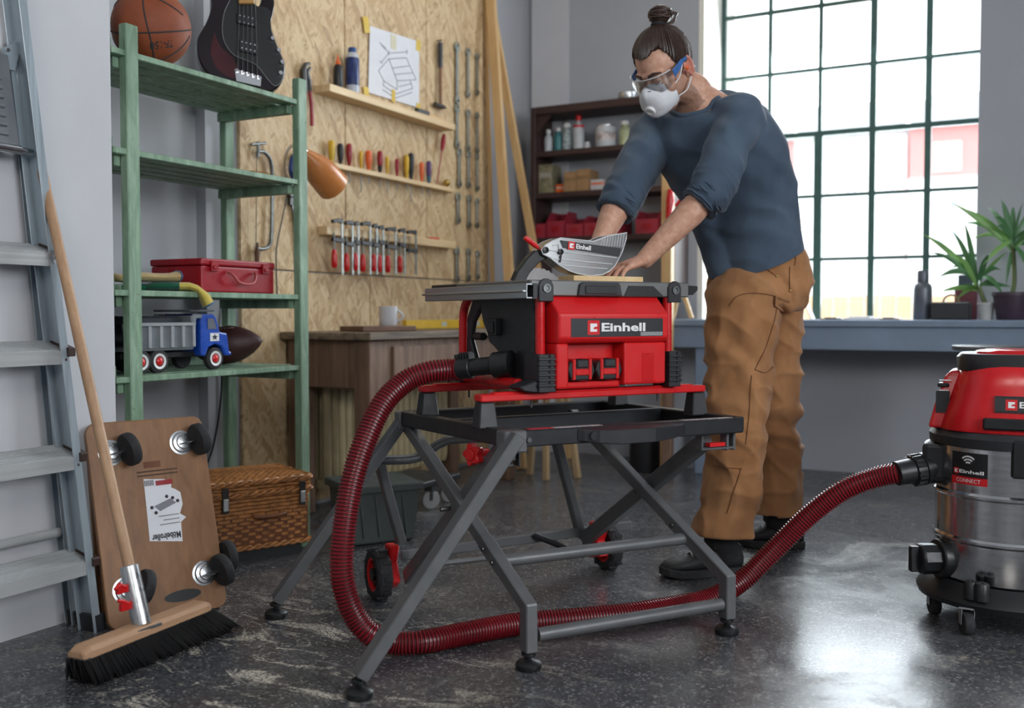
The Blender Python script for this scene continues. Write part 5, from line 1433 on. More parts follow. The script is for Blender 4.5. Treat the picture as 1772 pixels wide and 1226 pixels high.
# bar clamps
CL = [(375, 175, 285, 250, 590, 345), (468, 190, 400, 415, 605, 380), (520, 195, 490, 500, 620, 368), (627, 200, 545, 565, 630, 375), (688, 215, 650, 655, 615, 388), (745, 232, 700, 750, 635, 365), (857, 250, 770, 825, 590, 408), (937, 258, 885, 945, 640, 388), (1040, 275, 960, None, 0, 440)]
names = ['first of the row at the left end', 'second from the left end', 'third from the left end', 'fourth from left, with the widest black head', 'fifth, in the middle of the row', 'sixth from the left end', 'third from the right end', 'second from the right end', 'last at the right end, handle hidden']
for (bx, ty, ax_, hx_, hb2, sy_), where in zip(CL, names):
    def cp(x, y, off=.075): return wl(520 + x / 5.21, 350 + y / 5.21, off)
    top = cp(bx, ty); bot = cp(bx, 655); bot.y = top.y
    arm_ = cp(ax_, ty); armL = max(.03, top.y - arm_.y)
    r = thing('bar_clamp', 'red handled bar clamp on the lower ledge, ' + where, 'clamp', V((top.x, top.y, bot.z)), 0, 'bar clamps on the lower ledge')
    mb = MB(); mb.bar(bot, top + V((0, 0, .004)), .005, .013, Yv); mb.build('clamp_bar', TOOLST, r, bevel=.001)
    mb = MB(); mb.prism([(0, -.010), (0, .012), (-armL * .5, .010), (-armL, .003), (-armL, -.010), (-armL * .85, -.012), (-armL * .5, -.006)], top - V((.008, 0, 0)), Yv, Zv, V((.016, 0, 0))); mb.build('fixed_jaw', BLACKP, r, bevel=.002)
    sz = cp(bx, sy_).z
    mb = MB(); mb.prism([(.008, -.012), (.008, .012), (-armL * .5, .009), (-armL, .008), (-armL, -.008), (-armL * .5, -.010)], V((top.x - .009, top.y, sz)), Yv, Zv, V((.018, 0, 0))); mb.build('sliding_jaw', BLACKP, r, bevel=.002)
    if hx_ is not None:
        hy = top.y - armL * .82; hz_ = cp(hx_, hb2).z
        mb = MB(); mb.cyl(V((top.x, hy, sz + .03)), V((top.x, hy, sz - .05)), .0045, n=8); mb.build('spindle', TOOLST, r, smooth=50)
        mb = MB(); mb.lathe([(.008, 0), (.0125, .008), (.0135, .03), (.0125, .06), (.010, .075), (.006, .082)], V((top.x, hy, min(hz_, sz - .125))), n=12); mb.build('clamp_handle', REDM, r, smooth=40)
    else:
        mb = MB(); mb.cyl(V((top.x, top.y - armL * .8, sz + .03)), V((top.x, top.y - armL * .8, sz - .02)), .0045, n=8); mb.build('spindle', TOOLST, r)
a = wl(750, 411, .025); a.z = l3[2] + .006
mb = MB(); mb.tube([a - Yv * .045, a - Yv * .02, a + Yv * .05], [.002, .006, .006], 8); solo(mb, 'red_marker', REDM, 'red marker pen lying on the lower ledge', 'pen', smooth=50)

# wrenches hung in three columns
WR = [[(791, 81, 173), (791, 188, 250), (795, 264, 318), (793, 341, 381), (791, 435, 483)], [(810, 90, 163), (810, 196, 256), (811, 268, 320), (812, 344, 389), (811, 436, 481)], [(826, 98, 160), (826, 200, 260), (826, 271, 326), (826, 349, 390), (827, 440, 479)]]
rown = ['top', 'second', 'third', 'fourth', 'bottom']; coln = ['left', 'middle', 'right']
WST = plain('wrench_steel', (.30, .33, .31), .38, .9, var=.2, scale=40)
for ci, colm in enumerate(WR):
    for ri, (px, y0, y1) in enumerate(colm):
        a = wl(px, y0, .012); b = wl(px, y1, .012); b.y = a.y; c = lerp(a, b, .5)
        r = thing('wrench', 'steel wrench hanging in the %s row, %s column of the wrench wall' % (rown[ri], coln[ci]), 'wrench', b, 0, 'wrenches on the OSB wall')
        s_ = .0105 + .0015 * (2 - ci)
        mb = MB(); mb.bar(b, a, .007, s_ * 1.6, Yv); mb.build('wrench_shank', WST, r, bevel=.001)
        mb = MB()
        for k in range(14):
            pass
        R1 = s_ * 1.75
        op = [(R1 * cos(t), R1 * sin(t)) for t in [radians(130 + 280 * k / 14) for k in range(15)]] + [(R1 * .45, R1 * .9 * -0 + .0), ]
        poly = [(-R1 * .9, -R1 * .6), (-R1 * .9, R1 * .5), (-R1 * .45, R1 * 1.1), (-R1 * .35, 0), (R1 * .35, 0), (R1 * .45, R1 * 1.1), (R1 * .9, R1 * .5), (R1 * .9, -R1 * .6), (0, -R1 * 1.1)]
        mb.prism(poly, a - V((.005, 0, 0)), Yv, Zv, V((.010, 0, 0))); mb.build('open_jaw', WST, r, bevel=.001)
        mb = MB(); mb.lathe([(R1 * .5, -.005), (R1 * .95, -.005), (R1 * .95, .005), (R1 * .5, .005), (R1 * .5, -.005)], b, (1, 0, 0), 14, caps=False); mb.build('ring_end', WST, r, smooth=40)
        mb = MB(); q = V((OX, a.y, a.z + R1 * .3)); mb.cyl(q, q + V((.022, 0, 0)), .002, n=6); mb.build('hanging_nail', IRON, r)

# ================================================================== old workbench below the tools
bz = .775; BY0, BY1, BX1 = 3.40, 4.6, -2.32
bc_ = AX(483, 570, OX); BY0 = bc_.y; nc = AY(640, 581, BY0); BX1 = nc.x; bz = (nc.z + bc_.z) / 2
bn = thing('old_workbench', 'old worn wooden workbench below the OSB tool wall', 'workbench', V(((OX + BX1) / 2, 4.0, 0)))
mb = MB(); mb.lo_hi((OX + .002, BY0, bz - .032), (BX1, BY1, bz)); mb.build('bench_top', OLDT, bn, bevel=.004)
for x in (OX + .06, BX1 - .065):
    for y in (BY0 + .07, BY1 - .09):
        mb = MB(); mb.bar((x, y, 0), (x, y, bz - .032), .08, .08, (0, 1, 0)); mb.build('leg', OLDW, bn, bevel=.004)
ah = .2
mb = MB(); mb.lo_hi((OX + .06, BY0 + .045, bz - .032 - ah), (BX1 - .07, BY0 + .07, bz - .032)); mb.build('end_apron', OLDW, bn, bevel=.003)
mb = MB(); mb.lo_hi((BX1 - .06, BY0 + .1, bz - .032 - ah), (BX1 - .035, BY1 - .1, bz - .032)); mb.build('front_apron', OLDW, bn, bevel=.003)
mb = MB(); mb.lo_hi((BX1 - .037, BY0 + .2, bz - .2), (BX1 - .022, BY0 + .75, bz - .06)); dw_ = mb.build('drawer_front', OLDW, bn, bevel=.004)
# mug, board, level
c = AZ(655, 562, bz); 
mb = MB(); P_ = [AZ(612, 569, bz + .0), AZ(695, 567, bz), AZ(690, 556, bz), AZ(640, 558, bz)]
bx_, by_ = -2.55, AX(655, 560, -2.55).y
mb = MB(); mb.box((bx_, by_, bz + .012), (.16, .30, .022), Matrix.Rotation(-.25, 3, 'Z')); solo(mb, 'wood_offcut', wood('offcut_dark', '5a4033', '7d5d47', 1), 'flat brown wood offcut under the mug on the old workbench', 'wood board', bevel=.003)
mc = AX(672, 555, -2.55); mc = V((-2.55, mc.y, bz + .0235))
mg = thing('mug', 'white ceramic mug standing on the brown wood offcut', 'mug', mc)
CER = plain('ceramic', (.62, .63, .66), .2, var=.02)
mb = MB(); mb.lathe([(.036, 0), (.039, .004), (.041, .03), (.041, .085), (.039, .086), (.037, .084), (.036, .01), (.0, .008)], mc, n=28); mb.build('cup', CER, mg, smooth=50)
mb = MB(); mb.tube([mc + RT * (.038 + .026 * sin(pi * k / 10)) + V((0, 0, .018 + .052 * k / 10)) for k in range(11)], .005, 8); mb.build('mug_handle', CER, mg, smooth=60)
a, b = AX(700, 562, -2.76), AX(835, 558, -2.76)
lv = thing('spirit_level', 'long yellow spirit level standing on edge at back of workbench', 'spirit level', V((-2.76, (a.y + b.y) / 2, bz)))
mb = MB(); mb.lo_hi((-2.772, a.y, bz + .0005), (-2.748, b.y, bz + .045)); mb.build('level_body', YEL, lv, bevel=.002)
for t in (.45, .9):
    y = lerp(a, b, t).y; mb = MB(); mb.lo_hi((-2.748, y - .025, bz + .012), (-2.7465, y + .025, bz + .036)); mb.build('vial_window', plain('level_vial', (.5, .55, .45), .2), lv)

# radiator under the bench
rd = thing('column_radiator', 'cream cast iron column radiator under the old workbench', 'radiator', V((-2.75, 4.2, 0)))
RC = plain('radiator_cream', 'b5a784', .45, var=.1)
ya = AX(572, 750, -2.70).y; 
for k in range(20):
    y = ya + .05 * k
    if y > 4.5: break
    mb = MB()
    for x in (-2.79, -2.72): mb.tube([V((x, y, .10)), V((x, y, .14)), V((x, y, .56)), V((x, y, .60))], [.012, .021, .021, .012], 10)
    mb.bar((-2.79, y, .115), (-2.72, y, .115), .034, .04); mb.bar((-2.79, y, .585), (-2.72, y, .585), .034, .04)
    mb.build('radiator_section', RC, rd, smooth=50)
mb = MB(); mb.cyl((-2.755, ya - .02, .115), (-2.755, min(ya + 1.0, 4.5), .115), .014, n=10); mb.cyl((-2.755, ya - .02, .585), (-2.755, min(ya + 1.0, 4.5), .585), .014, n=10); mb.build('header_pipe', RC, rd, smooth=50)

# low trolley with grey castors behind the stand
g_ = AZ(745, 882, 0)
tl = thing('low_trolley', 'low dark trolley on grey castors beside the radiator', 'trolley', V((g_.x - .12, g_.y + .05, 0)))
mb = MB(); mb.lo_hi((g_.x - .26, g_.y - .16, .105), (g_.x + .02, g_.y + .22, .13)); mb.build('trolley_deck', BLACKG, tl, bevel=.004)
GRW = plain('grey_castor_rubber', (.22, .22, .22), .6)
for dx_, dy_ in ((0, 0), (-.22, -.12), (-.02, .18), (-.24, .18)):
    c = V((g_.x + dx_, g_.y + dy_, .042)); mb = MB(); mb.lathe([(.016, -.012), (.038, -.012), (.042, -.008), (.042, .008), (.038, .012), (.016, .012)], c, (.85, -.52, 0), 22); w_ = mb.build('castor_wheel', GRW, tl, smooth=35)
    mb = MB(); mb.box(c + V((0, 0, .05)), (.04, .04, .02)); mb.bar(c + V((.012, -.008, 0)), c + V((.012, -.008, .05)), .02, .004, (1, 0, 0)); mb.build('castor_fork', IRON, w_)
# light wooden stool behind
sc_ = V((-2.28, 4.66, 0))
sl_ = thing('wooden_stool', 'light wooden stool with splayed legs behind the saw stand', 'stool', sc_)
LW = wood('stool_birch', 'b89a72', 'd6bb92', 2, 6)
for gx, gy in ((1000, 828), (945, 832), (917, 822), (975, 800)):
    f_ = AZ(gx, gy, 0); t_ = lerp(V((f_.x, f_.y, .44)), V((sc_.x, sc_.y, .44)), .35)
    mb = MB(); mb.bar(f_, t_, .034, .028); mb.build('leg', LW, sl_, bevel=.003)
mb = MB(); mb.lathe([(.14, .43), (.155, .437), (.155, .455), (.145, .46)], sc_, n=32); mb.build('seat', LW, sl_, smooth=40)
# leaning boards in the corner
def plank(label, p_top, p_low, w_, t_, ytop, ylow, m=PINEZ):
    a, b = AX(*p_top, ytop), AX(*p_low, ylow)
    k = b.z / (a.z - b.z); f_ = b + (b - a) * k
    mb = MB(); mb.bar(f_ + V((0, 0, .004)), a, w_, t_, (0, 1, 0)); solo(mb, 'leaning_plank', m, label, 'plank', 'timber leaning in the corner', bevel=.002)
plank('wide pine plank standing upright at the right edge of OSB', (847, -40), (881, 480), .055, .03, -2.80, -2.62)
plank('slim pine batten slanting against the wall left of the dark shelf', (846, -10), (920, 410), .045, .025, -2.815, -2.62)
plank('narrow pine strip right behind the wide upright plank', (840, -40), (852, 480), .02, .02, -2.83, -2.80)
# ================================================================== dark wall shelf
SD = YB - .27
a_, b_ = AY(918, 183, SD), AY(1150, 300, SD)
sx0, sx1 = a_.x, -1.80
shz = [AY(925, 186, SD).z, AY(925, 263, SD).z, AY(925, 335, SD).z, AY(925, 412, SD).z, AY(925, 500, SD).z]
ds = thing('dark_shelf', 'dark brown wooden wall shelf filled with bottles, boxes and red bins', 'shelf', V(((sx0 + sx1) / 2, YB - .13, shz[4])))
for x in (sx0 + .015, sx1 - .015):
    mb = MB(); mb.lo_hi((x - .015, SD, shz[4]), (x + .015, YB - .032, shz[0])); mb.build('side_panel', DARKW, ds, bevel=.003)
for z in shz:
    mb = MB(); mb.lo_hi((sx0 + .03, SD, z - .045 if z == shz[0] else z - .032), (sx1 - .03, YB - .032, z)); mb.build('shelf_board', DARKW, ds, bevel=.003)
mb = MB(); mb.prism([(.03, -.045), (.13, -.045), (.03, -.16)], (sx0, SD + .02, shz[0]), (1, 0, 0), (0, 0, 1), (0, .02, 0)); mb.build('corner_brace', DARKW, ds)
SY = YB - .15
def on(px, lev): p = AY(px, 300, SY); return V((p.x, SY, shz[lev] + .0005))
def k_(px): return SY and (AY(px, 300, SY) - CAMP).dot(FW) / FPX
def bottle(name, label, px, lev, wpx, hpx, body, cap=None, cat='bottle', neck=.35, m2=None, band=None):
    p = on(px, lev); k = k_(px); R_, H_ = wpx * k / 2, hpx * k
    r = thing(name, label, cat, p, 0, 'bottles and cans on the dark shelf')
    if neck: prof = [(R_ * .9, 0), (R_, H_ * .03), (R_, H_ * .62), (R_ * .85, H_ * .70), (R_ * neck, H_ * .80), (R_ * neck, H_ * .86)]
    else: prof = [(R_ * .97, 0), (R_, H_ * .02), (R_, H_ * .95), (R_ * .95, H_)]
    mb = MB(); mb.lathe(prof, p, n=20); mb.build('container', body, r, smooth=40)
    if neck:
        mb = MB(); mb.lathe([(R_ * (neck + .12), H_ * .85), (R_ * (neck + .12), H_ * .98), (R_ * neck, H_)], p, n=16); mb.build('cap', cap or WHITE, r, smooth=40)
    else:
        mb = MB(); mb.lathe([(R_ * 1.03, H_ * .95), (R_ * 1.03, H_ * 1.0), (R_ * .9, H_ * 1.0), (R_ * .88, H_ * .97)], p, n=20); mb.build('lid_ring', ZINC, r, smooth=40)
    if band:
        mb = MB(); mb.lathe([(R_ * 1.012, H_ * band[0]), (R_ * 1.012, H_ * band[1])], p, n=20, caps=False); mb.build('label_band', band[2], r, smooth=40)
BW = plain('bottle_white', (.5, .53, .56), .4); TEAL = plain('bottle_teal', (.05, .2, .22), .4); LBL = plain('bottle_print', (.28, .33, .34), .45, var=.6, scale=45)
bottle('white_bottle', 'white plastic bottle at the left end of the upper dark shelf', 949, 1, 15, 42, BW, WHITE, neck=.5)
bottle('teal_bottle', 'teal bottle second from left on the upper dark shelf', 966, 1, 16, 44, TEAL, WHITE, neck=.45)
bottle('spray_can', 'pale printed spray can left of the red capped bottle', 981, 1, 18, 50, LBL, WHITE, neck=.6)
bottle('red_cap_bottle', 'tall white bottle with red cap on the upper dark shelf', 1001, 1, 20, 62, BW, RED, neck=.38, band=(.66, .72, RED))
bottle('small_jar', 'tiny white jar right of the red capped bottle', 1016, 1, 12, 15, BW, WHITE, neck=.7)
bottle('paint_can', 'white paint can with red label on the upper dark shelf', 1048, 1, 36, 40, BW, neck=0, cat='paint can', band=(.35, .7, plain('can_label', (.5, .45, .45), .5, var=.8, scale=18)))
bottle('spray_can', 'white and lime green spray can right of the paint can', 1081, 1, 20, 46, plain('lime_can', (.45, .5, .3), .4, var=.4, scale=12), WHITE, neck=.6)
def cbox(name, label, px0, px1, lev, hpx, m, cat='box', dep=.14, extra=None):
    p0, p1 = on(px0, lev), on(px1, lev); k = k_(px0)
    r = thing(name, label, cat, (p0 + p1) / 2, 0, 'boxes on the middle dark shelf')
    mb = MB(); mb.lo_hi((p0.x, SY - dep / 2, p0.z), (p1.x, SY + dep / 2, p0.z + hpx * k)); mb.build('box_body', m, r, bevel=.002)
    mb = MB(); mb.lo_hi((p0.x + .003, SY - dep / 2 - .001, p0.z + hpx * k * .55), (p1.x - .003, SY - dep / 2, p0.z + hpx * k * .72)); mb.build('box_tape' if extra is None else 'box_print', extra or plain('box_tape', '8a6c49', .5), r)
cbox('clear_tub', 'tall clear tub with odds and ends left on the middle shelf', 941, 963, 2, 50, plain('tub_contents', (.22, .2, .12), .4, var=.5, scale=30), 'tub', extra=plain('tub_label', (.35, .33, .28), .5))
cbox('orange_tin', 'small orange tin between the clear tub and cardboard boxes', 966, 983, 2, 16, ORG, 'tin', .07, plain('tin_print', (.6, .5, .45), .5))
cbox('cardboard_box', 'left of two plain cardboard boxes on the middle shelf', 984, 1005, 2, 35, CARD)
cbox('cardboard_box', 'right of two plain cardboard boxes on the middle shelf', 1006, 1028, 2, 38, CARD)
cbox('carton', 'white and orange carton right of the cardboard boxes', 1030, 1052, 2, 19, plain('carton_white', (.5, .5, .52), .5), extra=ORG)
cbox('carton', 'flat orange carton at the right of the middle shelf', 1053, 1078, 2, 13, ORG, extra=plain('carton_red', (.5, .08, .04), .5))
BIN = plain('bin_red', (.30, .02, .04), .45, var=.1)
def bin_(px0, px1, hpx, where):
    p0, p1 = on(px0, 3), on(px1, 3); k = k_(px0); H_ = hpx * k; w_ = p1.x - p0.x
    r = thing('storage_bin', 'red plastic stacking bin on the lower dark shelf, ' + where, 'storage bin', (p0 + p1) / 2, 0, 'red bins on the lower dark shelf')
    y0, y1 = SD + .012, YB - .08
    mb = MB(); t = .004
    mb.lo_hi((p0.x, y0, p0.z), (p1.x, y1, p0.z + t)); mb.lo_hi((p0.x, y0, p0.z + t), (p1.x, y0 + t, p0.z + H_ * .62)); mb.lo_hi((p0.x, y1 - t, p0.z + t), (p1.x, y1, p0.z + H_))
    for x in (p0.x, p1.x - t): mb.prism([(y0 + t, t), (y1 - t, t), (y1 - t, H_), (y0 + .06, H_), (y0 + t, H_ * .62)], (x, 0, p0.z), (0, 1, 0), (0, 0, 1), (t, 0, 0))
    mb.build('bin_shell', BIN, r)
    mb = MB(); mb.lo_hi((p0.x + w_ * .3, y0 - .003, p0.z + H_ * .2), (p1.x - w_ * .3, y0, p0.z + H_ * .42)); mb.build('label_holder', REDD, r)
for (p0, p1, h), wh in zip(((932, 958, 38), (960, 990, 44), (992, 1022, 34), (1024, 1056, 36), (1058, 1086, 34), (1112, 1150, 40)), ('at the far left end', 'second from left and tallest', 'third from left', 'fourth from left', 'fifth, behind the right forearm', 'at the right end beyond the forearm')): bin_(p0, p1, h, wh)
p = AY(1086, 152, SY); mb = MB(); mb.lathe([(.05, 0), (.055, .006), (.055, .05), (.04, .058)], V((p.x, SY, shz[0] + .0005)), n=20); solo(mb, 'tin_lid', ZINC, 'round grey tin on top of the dark shelf', 'tin', smooth=40)

# ================================================================== wooden post with red clamps beside the shelf
pt0 = AY(1148, 290, 5.04)
po = thing('timber_post', 'pale timber post with red clamp hanging behind the person', 'post', V((pt0.x + .03, 5.04, 0)))
mb = MB(); mb.lo_hi((pt0.x, 5.01, 0), (pt0.x + .055, 5.065, 1.72)); mb.build('post_timber', PINEZ, po, bevel=.003)
c = AY(1160, 348, 4.995); mb = MB(); mb.tube([c + V((0, 0, .06)), c, c - V((.01, 0, .09))], [.014, .022, .014], 10); mb.tube([c + V((.06, 0, .06)), c + V((.06, 0, .0)), c + V((.03, 0, -.03))], [.012, .016, .01], 10); mb.build('red_clamp', REDM, po, smooth=50)

# ================================================================== long bench under the window
DY = 5.10
dz = AY(1500, 554, DY).z; dzb = AY(1500, 607, DY).z
BLG = plain('bench_haze_grey', (.19, .25, .34), .6, var=.1, scale=5)  # light blue-grey put into the colour to imitate window haze
dk = thing('window_bench', 'long haze-tinted grey workbench running under the big window', 'workbench', V((-.4, 5.3, 0)))
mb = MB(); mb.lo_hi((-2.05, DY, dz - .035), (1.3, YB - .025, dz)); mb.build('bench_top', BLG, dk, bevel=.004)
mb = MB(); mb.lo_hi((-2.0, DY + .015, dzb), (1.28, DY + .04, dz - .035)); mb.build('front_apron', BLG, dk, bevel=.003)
for px in (1216, 1850):
    x = AY(px, 650, DY + .06).x
    for y in (DY + .07, YB - .08):
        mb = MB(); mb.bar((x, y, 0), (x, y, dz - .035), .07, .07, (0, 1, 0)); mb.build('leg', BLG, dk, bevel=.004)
# things standing on it
def dsk(px, y=5.35): p = AY(px, 552, y); return V((p.x, y, dz + .0005))
kk = lambda px, y=5.35: (AY(px, 552, y) - CAMP).dot(FW) / FPX
p = dsk(1596); k = kk(1596)
TH_ = plain('thermos_grey', (.12, .13, .16), .35, .3)
r = thing('thermos_bottle', 'tall grey thermos bottle on the window bench', 'bottle', p)
mb = MB(); mb.lathe([(14.5 * k, 0), (15.5 * k, 2 * k), (15.5 * k, 52 * k), (14 * k, 60 * k), (9.5 * k, 64 * k)], p, n=24); mb.build('flask', TH_, r, smooth=40)
mb = MB(); mb.lathe([(9.5 * k, 63 * k), (9.8 * k, 66 * k), (9.8 * k, 82 * k), (8.5 * k, 85 * k)], p, n=20); mb.build('cap', TH_, r, smooth=40)
p0, p1 = dsk(1613), dsk(1680); r = thing('dark_tool_box', 'dark grey box with leather handle on window bench', 'box', (p0 + p1) / 2)
mb = MB(); mb.lo_hi((p0.x, 5.27, p0.z), (p1.x, 5.43, p0.z + 30 * k)); mb.build('box_body', BLACKG, r, bevel=.006)
mb = MB(); c = (p0 + p1) / 2 + V((0, -.03, 30 * k)); mb.tube([c + V((-.035 * cos(pi * q / 10), 0, .036 * sin(pi * q / 10))) for q in range(11)], .005, 8); mb.build('box_handle', plain('tan_leather', (.3, .18, .1), .6), r, smooth=60)
p0, p1 = dsk(1652, 5.5), dsk(1690, 5.5); r = thing('red_carton', 'dull red carton with grey top behind the dark tool box', 'box', (p0 + p1) / 2)
mb = MB(); mb.lo_hi((p0.x, 5.46, p0.z), (p1.x, 5.545, p0.z + 52 * k)); mb.build('carton_body', plain('carton_dull_red', (.22, .06, .09), .6), r, bevel=.003)
mb = MB(); mb.lo_hi((p0.x + .015, 5.47, p0.z + 52 * k), (p1.x - .02, 5.53, p0.z + 78 * k)); mb.build('carton_top', plain('carton_grey', (.09, .1, .16), .5), r, bevel=.003)
# papers, small tools and a tablet on the bench
for i, (a, b, h, lab, cat, m_) in enumerate(((1425, 1462, 4, 'flat dark hand plane lying on the window bench', 'plane', IRON), (1466, 1520, 6, 'loose stack of white papers on the window bench', 'paper stack', PAPER), (1524, 1560, 4, 'flat dark tray lying left of the thermos', 'tray', BLACKG))):
    p0, p1 = dsk(a), dsk(b); mb = MB(); mb.lo_hi((p0.x, 5.24, p0.z), (p1.x, 5.42, p0.z + h * k * .5)); mb.lo_hi((p0.x + .02, 5.27, p0.z + h * k * .5), (p1.x - .03, 5.40, p0.z + h * k))
    solo(mb, ('bench_plane', 'paper_stack', 'flat_tray')[i], m_, lab, cat, bevel=.001)
p0 = dsk(1370); mb = MB(); mb.bar(p0, p0 + V((.075, .0, .10)), .006, .16, (0, 1, 0)); mb.bar(p0 + V((.11, 0, .002)), p0 + V((.07, 0, .095)), .004, .1, (0, 1, 0)); solo(mb, 'easel_stand', BLACKG, 'thin dark board tilted on a small easel behind the person', 'easel')
# small wooden trestle frames on the left end of the bench
for (x0, x1, xt), wh in zip(((1164, 1192, 1176), (1228, 1246, 1240)), ('behind the right side of the saw', 'just behind the trousers')):
    a, b, c = dsk(x0, 5.3), dsk(x1, 5.3), dsk(xt, 5.3); c.z += 45 * k
    mb = MB(); mb.bar(a + V((0, 0, .004)), c + V((-.01, 0, 0)), .022, .02, (0, 1, 0)); mb.bar(b + V((0, .05, .004)), c + V((.01, .05, 0)), .022, .02, (0, 1, 0)); mb.bar(c - V((0, .03, 0)), c + V((0, .09, 0)), .02, .02)
    solo(mb, 'wooden_trestle', PINE, 'small wooden trestle on the window bench ' + wh, 'trestle', bevel=.002)
# dark round-topped stool before the bench, at right
c = AY(1708, 610, 4.72); sc2 = V((c.x, c.y, 0)); r = thing('round_stool', 'dark metal stool with round seat before the window bench', 'stool', sc2)
zs_ = AY(1708, 598, 4.72).z
mb = MB(); mb.lathe([(.13, zs_ - .022), (.14, zs_ - .016), (.14, zs_ - .003), (.135, zs_)], sc2, n=32); mb.build('seat', DGREY, r, smooth=40)
mb = MB(); mb.lathe([(.042, .03), (.042, zs_ - .05), (.05, zs_ - .022)], sc2, n=18); mb.build('stool_column', DBLACK, r, smooth=40)
mb = MB(); mb.lathe([(.15, 0), (.15, .012), (.05, .03)], sc2, n=28); mb.build('stool_base', DBLACK, r, smooth=40)
# under-bench clutter: white bucket and dark canister
c = AY(1184, 700, 5.3); mb = MB(); p = V((c.x - .06, 5.33, 0)); mb.lathe([(.10, 0), (.12, .24), (.124, .245), (.124, .26), (.11, .26)], p, n=28); solo(mb, 'white_bucket', plain('bucket_white', (.4, .43, .48), .5), 'white plastic bucket standing under the window bench', 'bucket', smooth=40)
c = AY(1118, 790, 5.1); mb = MB(); p = V((c.x, 5.1, 0)); mb.lathe([(.085, 0), (.09, .01), (.09, .26), (.05, .3), (.03, .31)], p, n=24); solo(mb, 'dark_canister', BLACKG, 'dark round canister on the floor behind the stand', 'canister', smooth=40)
c = AY(1155, 760, 4.95); mb = MB(); mb.lo_hi((c.x - .025, 4.93, 0), (c.x + .025, 4.98, .62)); solo(mb, 'timber_offcut', OLDW, 'short brown timber offcut standing behind the saw stand', 'timber', bevel=.003)

# ================================================================== potted plants
LEAF = plain('leaf_green', (.07, .19, .07), .42, var=.3, scale=6); LEAF2 = plain('leaf_pale', (.16, .33, .08), .42, var=.25, scale=6)
def leaf(root, base, tip, width, droop, m, side=None):
    base, tip = V(base), V(tip); d = tip - base; n = 10
    s_ = d.cross(FW).normalized(); s_ = (s_ + FW * random.uniform(-.7, .7)).normalized()
    mb = MB(); rings = []
    for i in range(n + 1):
        t = i / n; p = lerp(base, tip, t) + V((0, 0, droop * 4 * t * (1 - t)))
        w_ = width * (sin(pi * min(1, t * .85 + .12)) ** .8) * (1 - t ** 5)
        nn = s_.cross(d).normalized()
        rings.append([p - s_ * w_, p - nn * w_ * .25, p + s_ * w_, p - nn * (w_ * .25 - .0012)])
    mb.loft(rings); return mb.build('leaf', m, root, smooth=60)
random.seed(11)
def plant(label, crown_px, yy, tips, potpx, poty, potw, poth, potm, nrand, stem):
    cp_ = AY(crown_px[0], crown_px[1], yy); k = kk(potpx, yy); pb = dsk(potpx, yy)
    r = thing('potted_plant', label, 'potted plant', pb)
    R_ = potw * k / 2; H_ = poth * k
    mb = MB(); mb.lathe([(R_ * .72, 0), (R_ * .75, .004), (R_ * .96, H_ * .86), (R_ * 1.02, H_ * .87), (R_ * 1.02, H_), (R_ * .9, H_), (R_ * .88, H_ * .9)], pb, n=28); mb.build('pot', potm, r, smooth=40)
    mb = MB(); mb.lathe([(R_ * .88, H_ * .88), (R_ * .4, H_ * .9), (.001, H_ * .91)], pb, n=20); mb.build('soil', plain('soil', (.03, .022, .016), .9), r)
    mb = MB(); mb.tube(bez([pb + V((0, 0, H_ * .85)), lerp(pb, cp_, .55) + V((.01, 0, 0)), cp_], 5), [.011] * 11, 8); mb.build('stem', plain('stem_green', (.12, .16, .06), .6), r, smooth=60)
    for i, (tx, ty) in enumerate(tips):
        e = AY(tx, ty, yy + random.uniform(-.12, .06)); leaf(r, cp_ + V((0, 0, random.uniform(-.03, .03))), e, random.uniform(.011, .015), random.uniform(.015, .05), LEAF if i % 4 else LEAF2)
    for i in range(nrand):
        a = 2 * pi * i / nrand + random.uniform(-.3, .3); L_ = random.uniform(.16, .3); el = random.uniform(-.25, .9)
        e = cp_ + V((L_ * cos(a) * cos(el), L_ * sin(a) * cos(el) * .8, L_ * sin(el)))
        e.y = min(e.y, YB - .03)
        leaf(r, cp_ + V((0, 0, random.uniform(-.04, .03))), e, random.uniform(.011, .016), random.uniform(.0, .04), LEAF if i % 3 else LEAF2)
plant('leafy potted plant with long narrow leaves in front of window', (1692, 492), 5.30, ((1593, 404), (1647, 399), (1604, 437), (1619, 484), (1624, 507), (1668, 382), (1735, 470), (1740, 520), (1655, 520), (1640, 470), (1712, 440), (1730, 505)), 1706, 552, 28, 30, plain('pot_pale', (.45, .46, .45), .5), 5, 0)
plant('taller potted plant in dark purple pot at right edge', (1752, 425), 5.28, ((1642, 349), (1732, 345), (1753, 358), (1662, 388), (1678, 416), (1718, 378), (1790, 360), (1800, 420), (1700, 460), (1740, 500), (1785, 490), (1770, 350)), 1750, 552, 62, 48, plain('pot_purple', (.05, .03, .05), .45), 6, 1)

